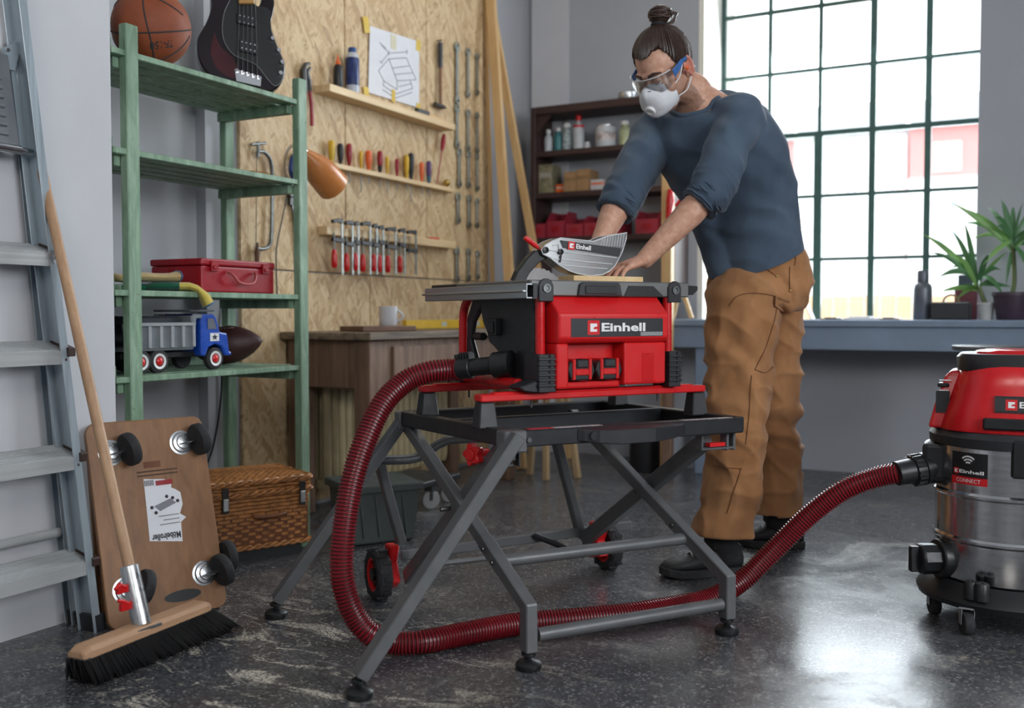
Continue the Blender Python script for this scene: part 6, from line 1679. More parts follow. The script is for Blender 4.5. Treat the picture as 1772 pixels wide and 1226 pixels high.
# ================================================================== outside the window
FY = 34.0
def ob(px, py, y=FY): return AY(px, py, y)
PINK = plain('facade_hazed_red', (.58, .27, .26), .9, var=.06); FWH = plain('facade_white', (.82, .81, .80), .9, var=.03, scale=.4); ROOFG = plain('roof_grey', (.42, .44, .46), .9); WINB = plain('far_window', (.38, .44, .50), .3)  # facade red paled in its colour to stand in for outdoor haze
def house(label, x0, x1, top, m, wins, roofh, y=FY):
    a, b = ob(x0, top, y), ob(x1, top, y); zt = max(a.z, b.z)
    r = thing('apartment_building', label, 'building', V(((a.x + b.x) / 2, y + 4, -1.5)))
    mb = MB(); mb.lo_hi((a.x, y, -1.5), (b.x, y + 8, zt)); mb.build('wall', m, r)
    mb = MB(); mb.prism([(a.x - .02, zt), (b.x + .02, zt), (b.x - .5, zt + roofh), (a.x + .5, zt + roofh)], (0, y - .3, 0), (1, 0, 0), (0, 0, 1), (0, 8.6, 0)); mb.build('roof', ROOFG, r)
    for (wx, wy, ww, wh) in wins:
        p0, p1 = ob(wx, wy + wh, y), ob(wx + ww, wy, y)
        mb = MB(); mb.lo_hi((p0.x - .12, y - .06, p0.z - .12), (p1.x + .12, y + .02, p1.z + .12)); wf = mb.build('window', plain('far_window_frame', (.85, .85, .84), .7), r)
        mid = (p0.x + p1.x) / 2
        for q0, q1 in ((p0.x, mid - .06), (mid + .06, p1.x)):
            mb = MB(); mb.lo_hi((q0, y - .09, p0.z), (q1, y - .05, p1.z)); mb.build('pane', WINB, wf)
house('white apartment house seen through the middle window panes', 1377, 1570, 243, FWH, ((1420, 250, 14, 22), (1466, 245, 16, 24), (1420, 318, 14, 20), (1466, 314, 16, 22), (1532, 312, 14, 22), (1420, 388, 14, 22), (1466, 384, 16, 22), (1532, 382, 14, 24), (1420, 470, 12, 18), (1466, 470, 14, 18)), 1.0)
house('red and white apartment house at the right of the window', 1574, 1900, 222, PINK, ((1622, 252, 34, 38),), .9, 33.5)
a, b = ob(1574, 312, 33.4), ob(1900, 312, 33.4)
r = thing('apartment_ground_storeys', 'white lower storeys below the red house upper floor', 'building', V(((a.x + b.x) / 2, 33.3, -1.5)))
mb = MB(); mb.lo_hi((a.x, 33.1, -1.5), (b.x, 33.48, a.z)); mb.build('wall', FWH, r)
for wx, wy, ww, wh in ((1624, 345, 12, 26), (1642, 345, 12, 26), (1624, 400, 12, 20), (1642, 400, 12, 20)):
    p0, p1 = ob(wx, wy + wh, 33.1), ob(wx + ww, wy, 33.1); mb = MB(); mb.lo_hi((p0.x, 33.04, p0.z), (p1.x, 33.12, p1.z)); mb.build('window', WINB, r)
house('red house corner seen left of the white apartment house', 1330, 1374, 248, PINK, ((1338, 262, 20, 30), (1338, 320, 20, 26)), .8, 43.0)
fy = 14.0
FNC = wood('fence_wood', 'c9a07a', 'dcbc98', 2, 3)
r = thing('timber_fence', 'pale timber board fence outside below the window', 'fence', V((-2, fy, -.8)))
zt = AY(1500, 512, fy).z
x = -6.5
while x < 4.0:
    mb = MB(); mb.lo_hi((x, fy, -.8), (x + .19, fy + .025, zt + random.uniform(-.01, .01))); mb.build('board', FNC, r); x += .2
mb = MB(); mb.lo_hi((-40, 6.3, -1.6), (40, 60, -1.5)); g = struct(mb.build('ground_outside', plain('yard_ground', (.35, .34, .32), .9)))
# ================================================================== the person at the saw
FH = V((-sin(YAW), cos(YAW), 0))
def cv(r, a, z=0.0): return (RT * r + FH * a + V((0, 0, z)))
def remesh(mb, voxel, it=6, fac=.5):
    o = mb.build('tmp', [], None)
    m = o.modifiers.new('r', 'REMESH'); m.mode = 'VOXEL'; m.voxel_size = voxel; m.use_smooth_shade = True
    if it: q = o.modifiers.new('s', 'SMOOTH'); q.factor = fac; q.iterations = it
    dg = bpy.context.evaluated_depsgraph_get()
    me = bpy.data.meshes.new_from_object(o.evaluated_get(dg))
    r = MB(); r.v = [v.co.copy() for v in me.vertices]; r.f = [tuple(p.vertices) for p in me.polygons]; r.mi = [0] * len(r.f)
    old = o.data; bpy.data.objects.remove(o); bpy.data.meshes.remove(old); bpy.data.meshes.remove(me)
    return r
def normals(mb):
    ns = [V((0, 0, 0)) for _ in mb.v]
    for f in mb.f:
        a, b, c = mb.v[f[0]], mb.v[f[1]], mb.v[f[2]]; n = (b - a).cross(c - a)
        for i in f: ns[i] += n
    return [n.normalized() if n.length > 0 else n for n in ns]
def displace(mb, fn):
    ns = normals(mb); mb.v = [p + n * fn(p) for p, n in zip(mb.v, ns)]; return mb
def ring(c, l, f, a, b, n=24, e=2.0):
    k = 2.0 / e; out = []
    for i in range(n):
        t = 2 * pi * i / n; x, y = cos(t), sin(t)
        out.append(c + l * (a * math.copysign(abs(x) ** k, x)) + f * (b * math.copysign(abs(y) ** k, y)))
    return out
def limb(mb, pts_, rads, n=16):   # smooth tapering limb through joints
    P = bez(pts_, 6); R_ = []
    m = len(pts_)
    for i in range(len(P)):
        t = i / (len(P) - 1) * (m - 1); k = min(int(t), m - 2); R_.append(rads[k] * (1 - (t - k)) + rads[k + 1] * (t - k))
    mb.tube(P, R_, n); mb.ell(P[0], (R_[0],) * 3, n=12, k=8); mb.ell(P[-1], (R_[-1],) * 3, n=12, k=8)
    return mb
def seg_d(p, a, b):
    d = b - a; t = max(0, min(1, (p - a).dot(d) / d.length_squared)); return (p - (a + d * t)).length, t

pr = thing('person', 'person in blue shirt, tan work trousers and dust mask bending over saw', 'person', V((-.92, 3.35, 0)))
fp_, fc_ = cv(-.85, -.5).normalized(), cv(-.67, -.74).normalized()
def leftof(f): return V((0, 0, 1)).cross(f).normalized()
lp_, lc_ = leftof(fp_), leftof(fc_)
SP = [(AC(1306, 520, 3.42), .0), (AC(1311, 485, 3.41), .1), (AC(1303, 430, 3.38), .25), (AC(1283, 350, 3.33), .55), (AC(1250, 272, 3.27), .85), (AC(1216, 215, 3.22), 1), (AC(1207, 178, 3.18), 1), (AC(1199, 158, 3.155), 1)]
AB = [(.160, .125), (.176, .134), (.162, .124), (.178, .130), (.190, .132), (.180, .118), (.115, .085), (.066, .066)]
def torso(mb, grow, i0, i1, trim=None):
    rings = []
    for i in range(i0, i1):
        c, t = SP[i]; f = (fp_ * (1 - t) + fc_ * t).normalized()
        j0, j1 = max(i - 1, 0), min(i + 1, len(SP) - 1); ax = (SP[j1][0] - SP[j0][0]).normalized()
        l = leftof(f); f = (f - ax * f.dot(ax)).normalized(); l = ax.cross(f).normalized() * (1 if ax.cross(f).dot(l) > 0 else -1)
        rings.append(ring(c, l, f, AB[i][0] + grow, AB[i][1] + grow, 28, 2.25))
    # smooth in between
    fine = []
    n = len(rings[0])
    cols = [bez([r[k] for r in rings], 4) for k in range(n)]
    for q in range(len(cols[0])): fine.append([cols[k][q] for k in range(n)])
    return mb.loft(fine)
shL, shR = AC(1281, 205, 3.10), AC(1138, 226, 3.32)
elL, elR = AC(1226, 336, 3.00), AC(1074, 345, 3.14)
wrL, wrR = AC(1116, 449, 2.99), AC(1036, 424, 3.08)
HC = AC(1149, 122, 3.10)
fh = cv(-.76, -.65).normalized(); pit = radians(40)
HF = (fh * cos(pit) - V((0, 0, sin(pit)))).normalized(); HU = (fh * sin(pit) + V((0, 0, cos(pit)))).normalized()
rr_ = Matrix.Rotation(radians(-4), 3, HF); HU = rr_ @ HU
HR = HF.cross(HU).normalized()
def hd_(x, y, z): return HC + HR * x + HF * y + HU * z
HM = Matrix((HR, HF, HU)).transposed()

# hands -------------------------------------------------------------
def hand(mb, w, d, nb, th, L=.088, curl=(22, 30, 20), nails=None):
    d = d.normalized(); nb = (nb - d * nb.dot(d)).normalized(); sd = th - d * th.dot(d); sd = (sd - nb * sd.dot(nb)).normalized()
    rings = []
    for t, a, b in ((-.02, .026, .019), (.0, .028, .018), (.03, .036, .0165), (.06, .041, .0155), (.085, .041, .013)):
        rings.append(ring(w + d * t - nb * (.004 * t / .085), sd, nb, a, b, 20, 2.4))
    mb.loft(rings)
    for k, (o, ln, r0) in enumerate(((.030, .072, .0092), (.0105, .080, .0094), (-.010, .075, .0090), (-.029, .058, .0080))):
        p = w + d * (.080 - .004 * abs(k - 1)) + sd * o - nb * .004; dd = (d + sd * (.10 - .07 * k)).normalized(); pts_ = [p - dd * .015, p]; rad = [r0, r0 * 1.08]
        ang = 0
        for q, (fr, c) in enumerate(zip((.44, .32, .24), curl)):
            ang += radians(c); dirq = (dd * cos(ang) - nb * sin(ang)).normalized(); p = p + dirq * ln * fr; pts_.append(p); rad.append(r0 * (1.0, .9, .72)[q])
        mb.tube(pts_, rad, 12); mb.ell(pts_[-1], (rad[-1],) * 3, n=10, k=6)
        mb.ell(pts_[1] + nb * .003, (.0105, .0105, .0105), n=10, k=6)
        if nails is not None: nails.append((pts_[-1] , dirq, (nb * cos(ang) + dd * sin(ang)).normalized(), rad[-1]))
    p0 = w + d * .018 + sd * .026 - nb * .004; p1 = w + d * .048 + sd * .050 - nb * .012; p2 = p1 + (d * .9 + sd * .25 - nb * .2).normalized() * .034; p3 = p2 + (d * 1.0 - sd * .1 - nb * .25).normalized() * .026
    mb.tube([p0, lerp(p0, p1, .6), p1, p2, p3], [.015, .0145, .0125, .0105, .0085], 12); mb.ell(p3, (.0085,) * 3, n=10, k=6)
nails = []
core = MB()
torso(core, -.016, 0, 8)
limb(core, [shL, lerp(shL, elL, .5), elL], [.056, .050, .043]); limb(core, [elL, lerp(elL, wrL, .3), lerp(elL, wrL, .75), wrL], [.041, .0445, .033, .0275])
limb(core, [shR, lerp(shR, elR, .5), elR], [.056, .050, .043]); limb(core, [elR, lerp(elR, wrR, .3), lerp(elR, wrR, .75), wrR], [.041, .0445, .033, .0275])
hdL = (AC(1064, 462, 2.93) - wrL); hdL.z = -.030
hand(core, wrL + (hdL.normalized() * .006), hdL, V((0, 0, 1)), DA, curl=(8, 26, 24), nails=nails)
hdR = (AC(1008, 460, 3.02) - wrR)
hand(core, wrR + hdR.normalized() * .006, hdR, V((0, 0, 1)) - hdR.normalized() * .2, -DA, curl=(-12, 22, 20), nails=nails)
# neck and head
limb(core, [SP[6][0], SP[7][0] , lerp(SP[7][0], hd_(0, -.02, -.055), .6), hd_(0, -.018, -.03)], [.062, .057, .055, .055])
core.ell(hd_(0, -.012, .035), (.074, .096, .088), HM, 24, 16)
core.ell(hd_(0, .012, -.035), (.062, .078, .075), HM, 20, 14)
core.ell(hd_(0, .045, -.085), (.040, .040, .030), HM, 16, 10)
core.ell(hd_(0, .07, .028), (.056, .022, .012), HM, 16, 10)          # brow
core.tube([hd_(0, .078, .012), hd_(0, .097, -.016), hd_(0, .108, -.036), hd_(0, .094, -.044)], [.009, .010, .013, .008], 12)
core.ell(hd_(0, .082, -.066), (.022, .012, .007), HM, 12, 8); core.ell(hd_(0, .080, -.078), (.020, .012, .007), HM, 12, 8)
for sx in (-1, 1):
    core.ell(hd_(sx * .045, .055, -.028), (.022, .025, .022), HM, 12, 8)  # cheeks
    ce = hd_(sx * .077, -.012, -.004)
    pts_ = [hd_(sx * (.073 + .012 * (1 if 1 < k < 7 else .5)), -.012 - .017 * sin(pi * k / 8) - .002, -.004 + .033 * cos(pi * k / 8)) for k in range(9)]
    core.tube(pts_, [.005, .006, .006, .006, .006, .006, .006, .006, .007], 8)
    core.ell(ce, (.006, .015, .024), HM, 12, 8)
# legs under the cloth
hipL, hipR = AC(1287, 508, 3.33), AC(1333, 505, 3.50)
knL, knR = AC(1281, 745, 3.26), AC(1341, 740, 3.58)
anL, anR = AC(1247, 938, 3.25), AC(1346, 902, 3.62)
limb(core, [hipL, lerp(hipL, knL, .5), knL, lerp(knL, anL, .4), anL], [.078, .072, .052, .052, .036]); limb(core, [hipR, lerp(hipR, knR, .5), knR, lerp(knR, anR, .4), anR], [.078, .072, .052, .052, .036])
body_m = remesh(core, .0034, 5, .5)
SKIN, nt, ps = _nt('skin')
att = nt.nodes.new('ShaderNodeAttribute'); att.attribute_name = 'tone'
co_ = _co(nt); ns_ = _noise(nt, co_, 60, 4)
c1_ = _ramp(nt, ns_, [(0.3, hexc('b98870')), (0.7, hexc('d0a48c'))])
sepc = nt.nodes.new('ShaderNodeSeparateColor'); nt.links.new(att.outputs['Color'], sepc.inputs['Color'])
stb = nt.nodes.new('ShaderNodeMath'); stb.operation = 'MULTIPLY'; nt.links.new(sepc.outputs['Green'], stb.inputs[0]); nt.links.new(_ramp(nt, _noise(nt, co_, 900, 2), [(.42, .35), (.6, 1.0)]), stb.inputs[1])
c1_ = _mix(nt, sepc.outputs['Red'], c1_, hexc('c0584c')); c1_ = _mix(nt, stb.outputs[0], c1_, hexc('4a372e'))
nt.links.new(c1_, ps.inputs['Base Color']); ps.inputs['Roughness'].default_value = .5
ps.inputs['Subsurface Weight'].default_value = .08; ps.inputs['Subsurface Radius'].default_value = (.01, .004, .002)
_bump(nt, ps, _noise(nt, co_, 260, 3), .12, .001)
bo_ = body_m.build('body', SKIN, pr, smooth=180, fixn=False)
ca = bo_.data.color_attributes.new('tone', 'FLOAT_COLOR', 'POINT')
invH = Matrix((HR, HF, HU))
vals = []
knk = wrL + hdL.normalized() * .085
for p in body_m.v:
    q = invH @ (p - HC); red = 0.0; stub = 0.0
    if q.length < .16:
        if abs(q.x) > .07 and -.05 < q.y < .015 and -.05 < q.z < .04: red = .5
        if .06 < q.y and -.05 < q.z < -.01 and abs(q.x) < .03: red = .35
        if q.z < -.035 and q.y > -.02: stub = min(1, (-.035 - q.z) / .03) * .7
        if abs(q.x) > .05 and q.y > -.005 and q.z < 0: stub = max(stub, .45 * min(1, -q.z / .03))
    for a, b in ((wrL, knk), ):
        dd, t = seg_d(p, knk - hdL.normalized() * .02, knk + hdL.normalized() * .06)
        if dd < .05: red = max(red, .22 * (1 - dd / .05))
    vals += [red, stub, 0, 1]
ca.data.foreach_set('color', vals)

# shirt -------------------------------------------------------------
SH = mat_fabric('shirt_blue', '3a4757', '506071', .85, 700, 5, .15)
sm = MB(); torso(sm, .013, 1, 7)
hem_c = AC(1303, 450, 3.385)
cfL = lerp(elL, wrL, .06) ; cfR = lerp(elR, wrR, .12)
limb(sm, [lerp(shL, SP[5][0], .25), shL, lerp(shL, elL, .5), lerp(shL, elL, .92), cfL], [.076, .074, .071, .067, .060])
limb(sm, [lerp(shR, SP[5][0], .25), shR, lerp(shR, elR, .5), lerp(shR, elR, .92), cfR], [.078, .074, .070, .065, .060])
# belly of the shirt falling forward and the loose lower back
limb(sm, [AC(1215, 250, 3.25), AC(1222, 330, 3.30), AC(1244, 400, 3.35), AC(1262, 470, 3.37)], [.085, .085, .080, .072], 20)
limb(sm, [AC(1300, 240, 3.26), AC(1318, 320, 3.30), AC(1326, 390, 3.36), AC(1325, 470, 3.40)], [.07, .095, .10, .10], 20)
shirt = remesh(sm, .006, 22, .5)
def fold_shirt(p):
    v = 0.0
    v += .010 * noise.noise(V((p.x * 5, p.y * 5, p.z * 3 + 3))) + .004 * noise.noise(p * 16)
    # diagonal pulls from the shoulder to the waist
    t = (p.z * 1.0 + (p - CAMP).dot(RT) * .55); v += .0035 * sin(t * 75 + 4 * noise.noise(p * 5)) * max(0, noise.noise(p * 3.1 + V((4, 1, 7))) + .25)
    rg = 1 - abs(noise.noise(V((p.x * 6, p.y * 6, p.z * 7)) + V((1, 8, 3)))); v += .006 * rg ** 5
    for a, b, c in ((shL, elL, cfL), (shR, elR, cfR)):
        d, u = seg_d(p, lerp(a, b, .45), c)
        if d < .1:
            w = max(0, min(1, (u - .45) / .4)); v += w * .007 * sin(u * 40 + 7 * noise.noise(p * 7)) * max(0, .35 + noise.noise(p * 11 + V((2, 5, 1))))
    return v
displace(shirt, fold_shirt)
# cut: neckline opening, hem and cuffs
def keep(mb, test):
    ok = [test(p) for p in mb.v]; idx = {}; nv = []
    for i, k in enumerate(ok):
        if k: idx[i] = len(nv); nv.append(mb.v[i])
    fs = [tuple(idx[i] for i in f) for f in mb.f if all(ok[i] for i in f)]
    r = MB(); r.v = nv; r.f = fs; r.mi = [0] * len(fs); return r
nb_ = lerp(SP[6][0], SP[7][0], .35); nax = (hd_(0, -.02, -.03) - SP[6][0]).normalized(); nax = (nax + fc_ * .35).normalized()
hemn = (SP[3][0] - SP[1][0]).normalized(); hemn = (hemn + RT * -.10).normalized()
def shirt_keep(p):
    q = p - nb_; h = q.dot(nax)
    if h > -.03 and (q - nax * h).length < .077 + .1 * max(0, h): return False
    for e, c, w in ((elL, cfL, wrL), (elR, cfR, wrR)):
        ax = (w - e).normalized()
        if (p - c).dot(ax) > .035 and (p - c).length < .14: return False
    return True
shirt = keep(shirt, shirt_keep)
def slice_(mb, co, no):     # clean straight cut, dropping what lies on the normal's side
    me = bpy.data.meshes.new('c'); me.from_pydata([tuple(p) for p in mb.v], [], mb.f); bm = bmesh.new(); bm.from_mesh(me)
    bmesh.ops.bisect_plane(bm, geom=bm.verts[:] + bm.edges[:] + bm.faces[:], plane_co=co, plane_no=no, clear_outer=True)
    bm.to_mesh(me); bm.free(); r = MB(); r.v = [v.co.copy() for v in me.vertices]; r.f = [tuple(p.vertices) for p in me.polygons]; r.mi = [0] * len(r.f); bpy.data.meshes.remove(me); return r
shirt = slice_(shirt, hem_c, -hemn)
so_ = shirt.build('shirt', SH, pr, smooth=180, fixn=False)
sd_ = so_.modifiers.new('thick', 'SOLIDIFY'); sd_.thickness = .003; sd_.offset = -1
# rolled cuffs
for e, c, w, r_ in ((elL, cfL, wrL, .058), (elR, cfR, wrR, .058)):
    ax = (w - e).normalized(); s1, u1, a1 = basis(ax)
    mb = MB(); rings = []
    for q in range(26):
        t = q / 25 * .062 - .030
        rr2 = [r_ * (1.0 + .07 * sin(q * 1.9) + .05 * noise.noise(V((cos(2 * pi * j / 36) * 2, sin(2 * pi * j / 36) * 2, q * .35 + e.x)))) for j in range(36)]
        rings.append([c + a1 * (t + .008 * noise.noise(V((j * .3, q * .2, e.y)))) + s1 * rr2[j] * cos(2 * pi * j / 36) + u1 * rr2[j] * sin(2 * pi * j / 36) for j in range(36)])
    rings.append([lerp(p, c + a1 * .03, .2) for p in rings[-1]]); mb.loft(rings, caps=False); mb.build('rolled_cuff', SH, pr, smooth=70)
# collar band
from mathutils.bvhtree import BVHTree
sbv = BVHTree.FromPolygons(shirt.v, shirt.f); s1, u1, a1 = basis(nax); cl_ = []
for k in range(48):
    a = 2 * pi * k / 48; q = nb_ + (s1 * cos(a) + u1 * sin(a)) * .080; h = sbv.find_nearest(q)
    cl_.append(h[0] + h[1] * .001)
for _ in range(3): cl_ = [(cl_[k - 1] + cl_[k] * 2 + cl_[(k + 1) % 48]) / 4 for k in range(48)]
mb = MB(); mb.tube(cl_ + [cl_[0]], .0085, 8, caps=False); mb.build('collar_band', SH, pr, smooth=60)
# trousers ----------------------------------------------------------
PT_ = mat_fabric('trouser_tan', '8a5f3c', 'ad7f57', .85, 600, 6, .15)
pm = MB(); torso(pm, .007, 0, 4)
def leg(mb, pts_, rads): limb(mb, pts_, rads, 20)
leg(pm, [hipL, lerp(hipL, knL, .5) + fp_ * .012, knL + fp_ * .012, lerp(knL, anL, .45), anL + V((0, 0, .0))], [.120, .106, .092, .092, .088])
leg(pm, [hipR, lerp(hipR, knR, .5) + fp_ * .01, knR + fp_ * .012, lerp(knR, anR, .45), anR], [.118, .102, .088, .086, .082])
pm.ell(AC(1345, 480, 3.46), (.10, .10, .12))
pant = remesh(pm, .007, 7, .5)
wst = AC(1303, 424, 3.38)
def fold_pant(p):
    hh = (p - wst).dot(hemn)
    v = .018 * noise.noise(V((p.x * 7, p.y * 7, p.z * 2.6 + 9))) + .006 * noise.noise(p * 19)
    rg = 1 - abs(noise.noise(V((p.x * 6, p.y * 6, p.z * 10 + (p - CAMP).dot(RT) * 4)) + V((6, 2, 3)))); rg2 = 1 - abs(noise.noise(V((p.x * 9, p.y * 9, p.z * 5)) + V((2, 9, 5))))
    v += .011 * rg ** 6 + .007 * rg2 ** 6
    for a, k, n_ in ((hipL, knL, anL), (hipR, knR, anR)):
        d, u = seg_d(p, a, k); d2, u2 = seg_d(p, k, n_)
        if d2 < d and d2 < .14:
            s_ = noise.noise(V((p.x * 4, p.y * 4, 0))) * 2.2 + (p - CAMP).dot(RT) * 9
            v += .015 * sin(p.z * 46 + s_) * (.3 + .7 * u2 ** 2) * max(0, .45 + 1.2 * noise.noise(p * 6 + V((3, 2, 8))))
            v += .011 * math.exp(-((u2) / .15) ** 2) * sin(p.z * 60 + s_ * 1.5)
        elif d < .15:
            v += .010 * math.exp(-((1 - u) / .16) ** 2) * sin(p.z * 62 + (p - CAMP).dot(RT) * 14) + .011 * sin((p.z * .8 + (p - CAMP).dot(RT)) * 50 + 4 * noise.noise(p * 6)) * max(0, noise.noise(p * 4) + .1)
            v += .005 * math.exp(-(u / .14) ** 2) * sin((p - CAMP).dot(RT) * 30 + p.z * 62)
    if hh > -.09: k = min(1, (hh + .09) / .07); v = v * (1 - k) - .012 * k
    return v
displace(pant, fold_pant)
def pant_keep(p):
    for k, n_, zc in ((knL, anL, .135), (knR, anR, .13)):
        d, u = seg_d(p, k, n_)
        if d < .16 and p.z < zc + .012 * noise.noise(p * 6): return False
    return True
pant = keep(pant, pant_keep); pant = slice_(pant, wst - hemn * .005, hemn)
po_ = pant.build('work_trousers', PT_, pr, smooth=180, fixn=False)
sd_ = po_.modifiers.new('thick', 'SOLIDIFY'); sd_.thickness = .004; sd_.offset = -1
# seams, pocket edges and rivets laid on the cloth near the camera side
bv = BVHTree.FromPolygons(pant.v, pant.f)
def onp(px, py, lift=.002):
    d = _ray(px, py).normalized(); h = bv.ray_cast(CAMP, d)
    return (h[0] + h[1] * lift * (1 if h[1].dot(d) < 0 else -1)) if h[0] is not None else None
SEAM = mat_fabric('trouser_seam', '5f3a20', '7a4f2e', .85)
def seam_(pxs, r=.0013):
    q = [onp(x, y) for x, y in pxs]; q = [p for p in q if p is not None]
    if len(q) > 2: MB().tube(bez(q, 3), r, 6).build('seam', SEAM, pr, smooth=70)
def dens(pts_, n=5): return [(p.x, p.y) for p in bez([V((x, y, 0)) for x, y in pts_], n)]
seam_(dens([(1285, 436), (1300, 448), (1320, 460), (1340, 476)])); seam_(dens([(1372, 430), (1376, 445), (1375, 460)])); seam_(dens([(1366, 462), (1366, 485), (1367, 502)]))
seam_(dens([(1262, 530), (1275, 514), (1300, 508), (1330, 510), (1352, 516)])); seam_(dens([(1352, 516), (1345, 530), (1338, 560), (1325, 600), (1306, 640)]))
seam_(dens([(1305, 640), (1325, 645), (1340, 632)])); seam_(dens([(1300, 650), (1298, 690), (1295, 730), (1290, 770)])); seam_(dens([(1235, 805), (1258, 810), (1282, 812)])); seam_(dens([(1283, 810), (1270, 850), (1258, 890)]))
for x, y in ((1344, 478), (1367, 503)):
    p = onp(x, y, .002)
    if p is not None: mb = MB(); mb.ell(p, (.004, .004, .004), n=10, k=6); mb.build('rivet', plain('brass_rivet', (.5, .38, .16), .3, .9), pr, smooth=180)
ps_ = [onp(x, y, .004) for x, y in ((1340, 512), (1366, 520), (1356, 540), (1338, 530))]
if all(p is not None for p in ps_):
    mb = MB(); mb.add(ps_ + [p + cv(.2, -1).normalized() * .006 for p in ps_], [(3, 2, 1, 0), (4, 5, 6, 7), (0, 1, 5, 4), (1, 2, 6, 5), (2, 3, 7, 6), (3, 0, 4, 7)]); mb.build('tool_loop', PT_, pr, bevel=.002)

# shoes -------------------------------------------------------------
SHO = plain('shoe_black', (.016, .017, .018), .6, var=.3, bump=.3, bscale=240); SOL = plain('shoe_sole', (.02, .02, .021), .7, bump=.3, bscale=120)
def shoe(heel, toe, ank):
    d = (toe - heel); d.z = 0; L_ = d.length; d.normalize(); sd = V((-d.y, d.x, 0)); z = V((0, 0, 1))
    mb = MB(); rings = []
    for t, w_, h0, h1 in ((0, .022, .026, .075), (.04, .034, .024, .10), (.14, .039, .022, .125), (.26, .040, .022, .13), (.38, .041, .022, .105), (.52, .043, .022, .082), (.68, .048, .022, .068), (.82, .047, .022, .062), (.93, .037, .024, .054), (1.0, .016, .028, .042)):
        c = heel + d * L_ * t; rings.append([c + sd * w_ * cos(2 * pi * k / 20) * (1 - .25 * max(0, sin(2 * pi * k / 20)) ** 2) + z * (h0 + (h1 - h0) * (.5 + .5 * math.copysign(abs(sin(2 * pi * k / 20)) ** .7, sin(2 * pi * k / 20)))) for k in range(20)])
    mb.loft(rings); u_ = mb.build('shoe_upper', SHO, pr, smooth=60)
    mb = MB(); c = heel + d * L_ * .2; mb.tube([c + z * .06, V((ank.x, ank.y, .115)), V((ank.x, ank.y, .24))], [.046, .054, .056], 18); mb.build('sock', plain('sock_black', (.015, .015, .017), .9), pr, smooth=60)
    mb = MB(); rings = []
    for t, w_ in ((-.02, .02), (.03, .036), (.15, .042), (.4, .042), (.65, .051), (.83, .050), (.95, .036), (1.02, .014)):
        c = heel + d * L_ * t; rise = .010 * max(0, (t - .8) / .2); rings.append([c + sd * -w_ + z * rise, c + sd * w_ + z * rise, c + sd * w_ * 1.02 + z * (.028 + rise), c - sd * w_ * 1.02 + z * (.028 + rise)])
    mb.loft(rings); mb.build('shoe_sole', SOL, u_, bevel=.004)
    mb = MB()
    for k in range(5):
        c = heel + d * L_ * (.42 + .075 * k) + z * (.106 - .0105 * k); mb.tube([c - sd * .026 - z * .012, c + z * .002, c + sd * .026 - z * .012], .0032, 6)
    c = heel + d * L_ * .40 + z * .115; mb.tube([c, c + sd * .03 + z * .012, c + sd * .045 - z * .02], .003, 6); mb.tube([c, c - sd * .03 + z * .012, c - sd * .04 - z * .022], .003, 6)
    mb.build('laces', BLACKP, u_, smooth=60)
    mb = MB(); c = heel + d * L_ * .30 + z * .14 - sd * 0; mb.lo_hi((0, 0, 0), (1, 1, 1)); mb.v = [c + d * (q.x - .5) * .012 + sd * (q.y - .5) * .02 + z * (q.z - .5) * .03 + d * .04 for q in mb.v]; mb.build('heel_tab', plain('tab_white', (.4, .4, .4), .6), u_)
shoe(AZ(1282, 992, 0), AZ(1145, 1000, 0), anL); shoe(AZ(1390, 948, 0), AZ(1278, 944, 0), anR)

# hair --------------------------------------------------------------
HAIR = plain('hair_brown', '3a2a22', .42, var=.35, scale=90); 
BT = hd_(.0, -.050, .118)                    # root of the bun, high on the crown
def skull(az, el, k=1.0):                   # direction on the skull in head space
    x, y, z = sin(az) * cos(el), cos(az) * cos(el), sin(el)
    return hd_(.074 * 1.09 * k * x, -.012 + .096 * 1.07 * k * y, .035 + .088 * 1.10 * k * z)
def hairline(az):                           # elevation of the hairline for each azimuth
    a = abs(az); 
    K = ((0, .50), (.3, .54), (.6, .68), (.85, .70), (1.05, .42), (1.2, .02), (1.32, -.22), (1.5, -.2), (1.75, -.45), (2.2, -.62), (pi + .01, -.66))
    for (a0, e0), (a1, e1) in zip(K, K[1:]):
        if a <= a1: t = (a - a0) / (a1 - a0); t = t * t * (3 - 2 * t); return e0 + (e1 - e0) * t
    return -.66
mb = MB(); NA, NE = 64, 14
rings = []
for j in range(NE + 1):
    r_ = []
    for i in range(NA):
        az = -pi + 2 * pi * i / NA; e0 = hairline(az); el = e0 + (pi / 2 - e0) * j / NE
        bump_ = 1 + .012 * sin(az * 37 + 3 * noise.noise(V((az * 3, el * 3, 0)))) + (0 if j else -.05)
        r_.append(skull(az, el, bump_))
    rings.append(r_)
mb.loft(rings, caps=True)
hr_ = mb.build('hair', HAIR, pr, smooth=80)
random.seed(5); mb = MB()
bdir = invH @ (BT - hd_(0, -.012, .035))
for i in range(230):
    az = -pi + 2 * pi * (i + random.random()) / 230; e0 = hairline(az) + random.uniform(-.02, .05)
    d0 = V((sin(az) * cos(e0), cos(az) * cos(e0), sin(e0))); d1 = V((bdir.x / .081, bdir.y / .103, bdir.z / .097)).normalized()
    pts_ = []
    for q in range(9):
        t = q / 8; d = (d0 * (1 - t) + d1 * t).normalized(); k = 1.02 + .012 * random.random() + .03 * sin(pi * t) * .5
        pts_.append(hd_(.074 * 1.09 * k * d.x, -.012 + .096 * 1.07 * k * d.y, .035 + .088 * 1.10 * k * d.z))
    mb.tube(pts_, [.0012] + [.0026] * 7 + [.0018], 5)
st_ = mb.build('hair_strands', HAIR, hr_, smooth=70); st_['kind'] = 'stuff'
bu = BT + V((0, 0, .040)) + RT * .006
mb = MB(); mb.ell(bu, (.034, .034, .030), n=18, k=12)
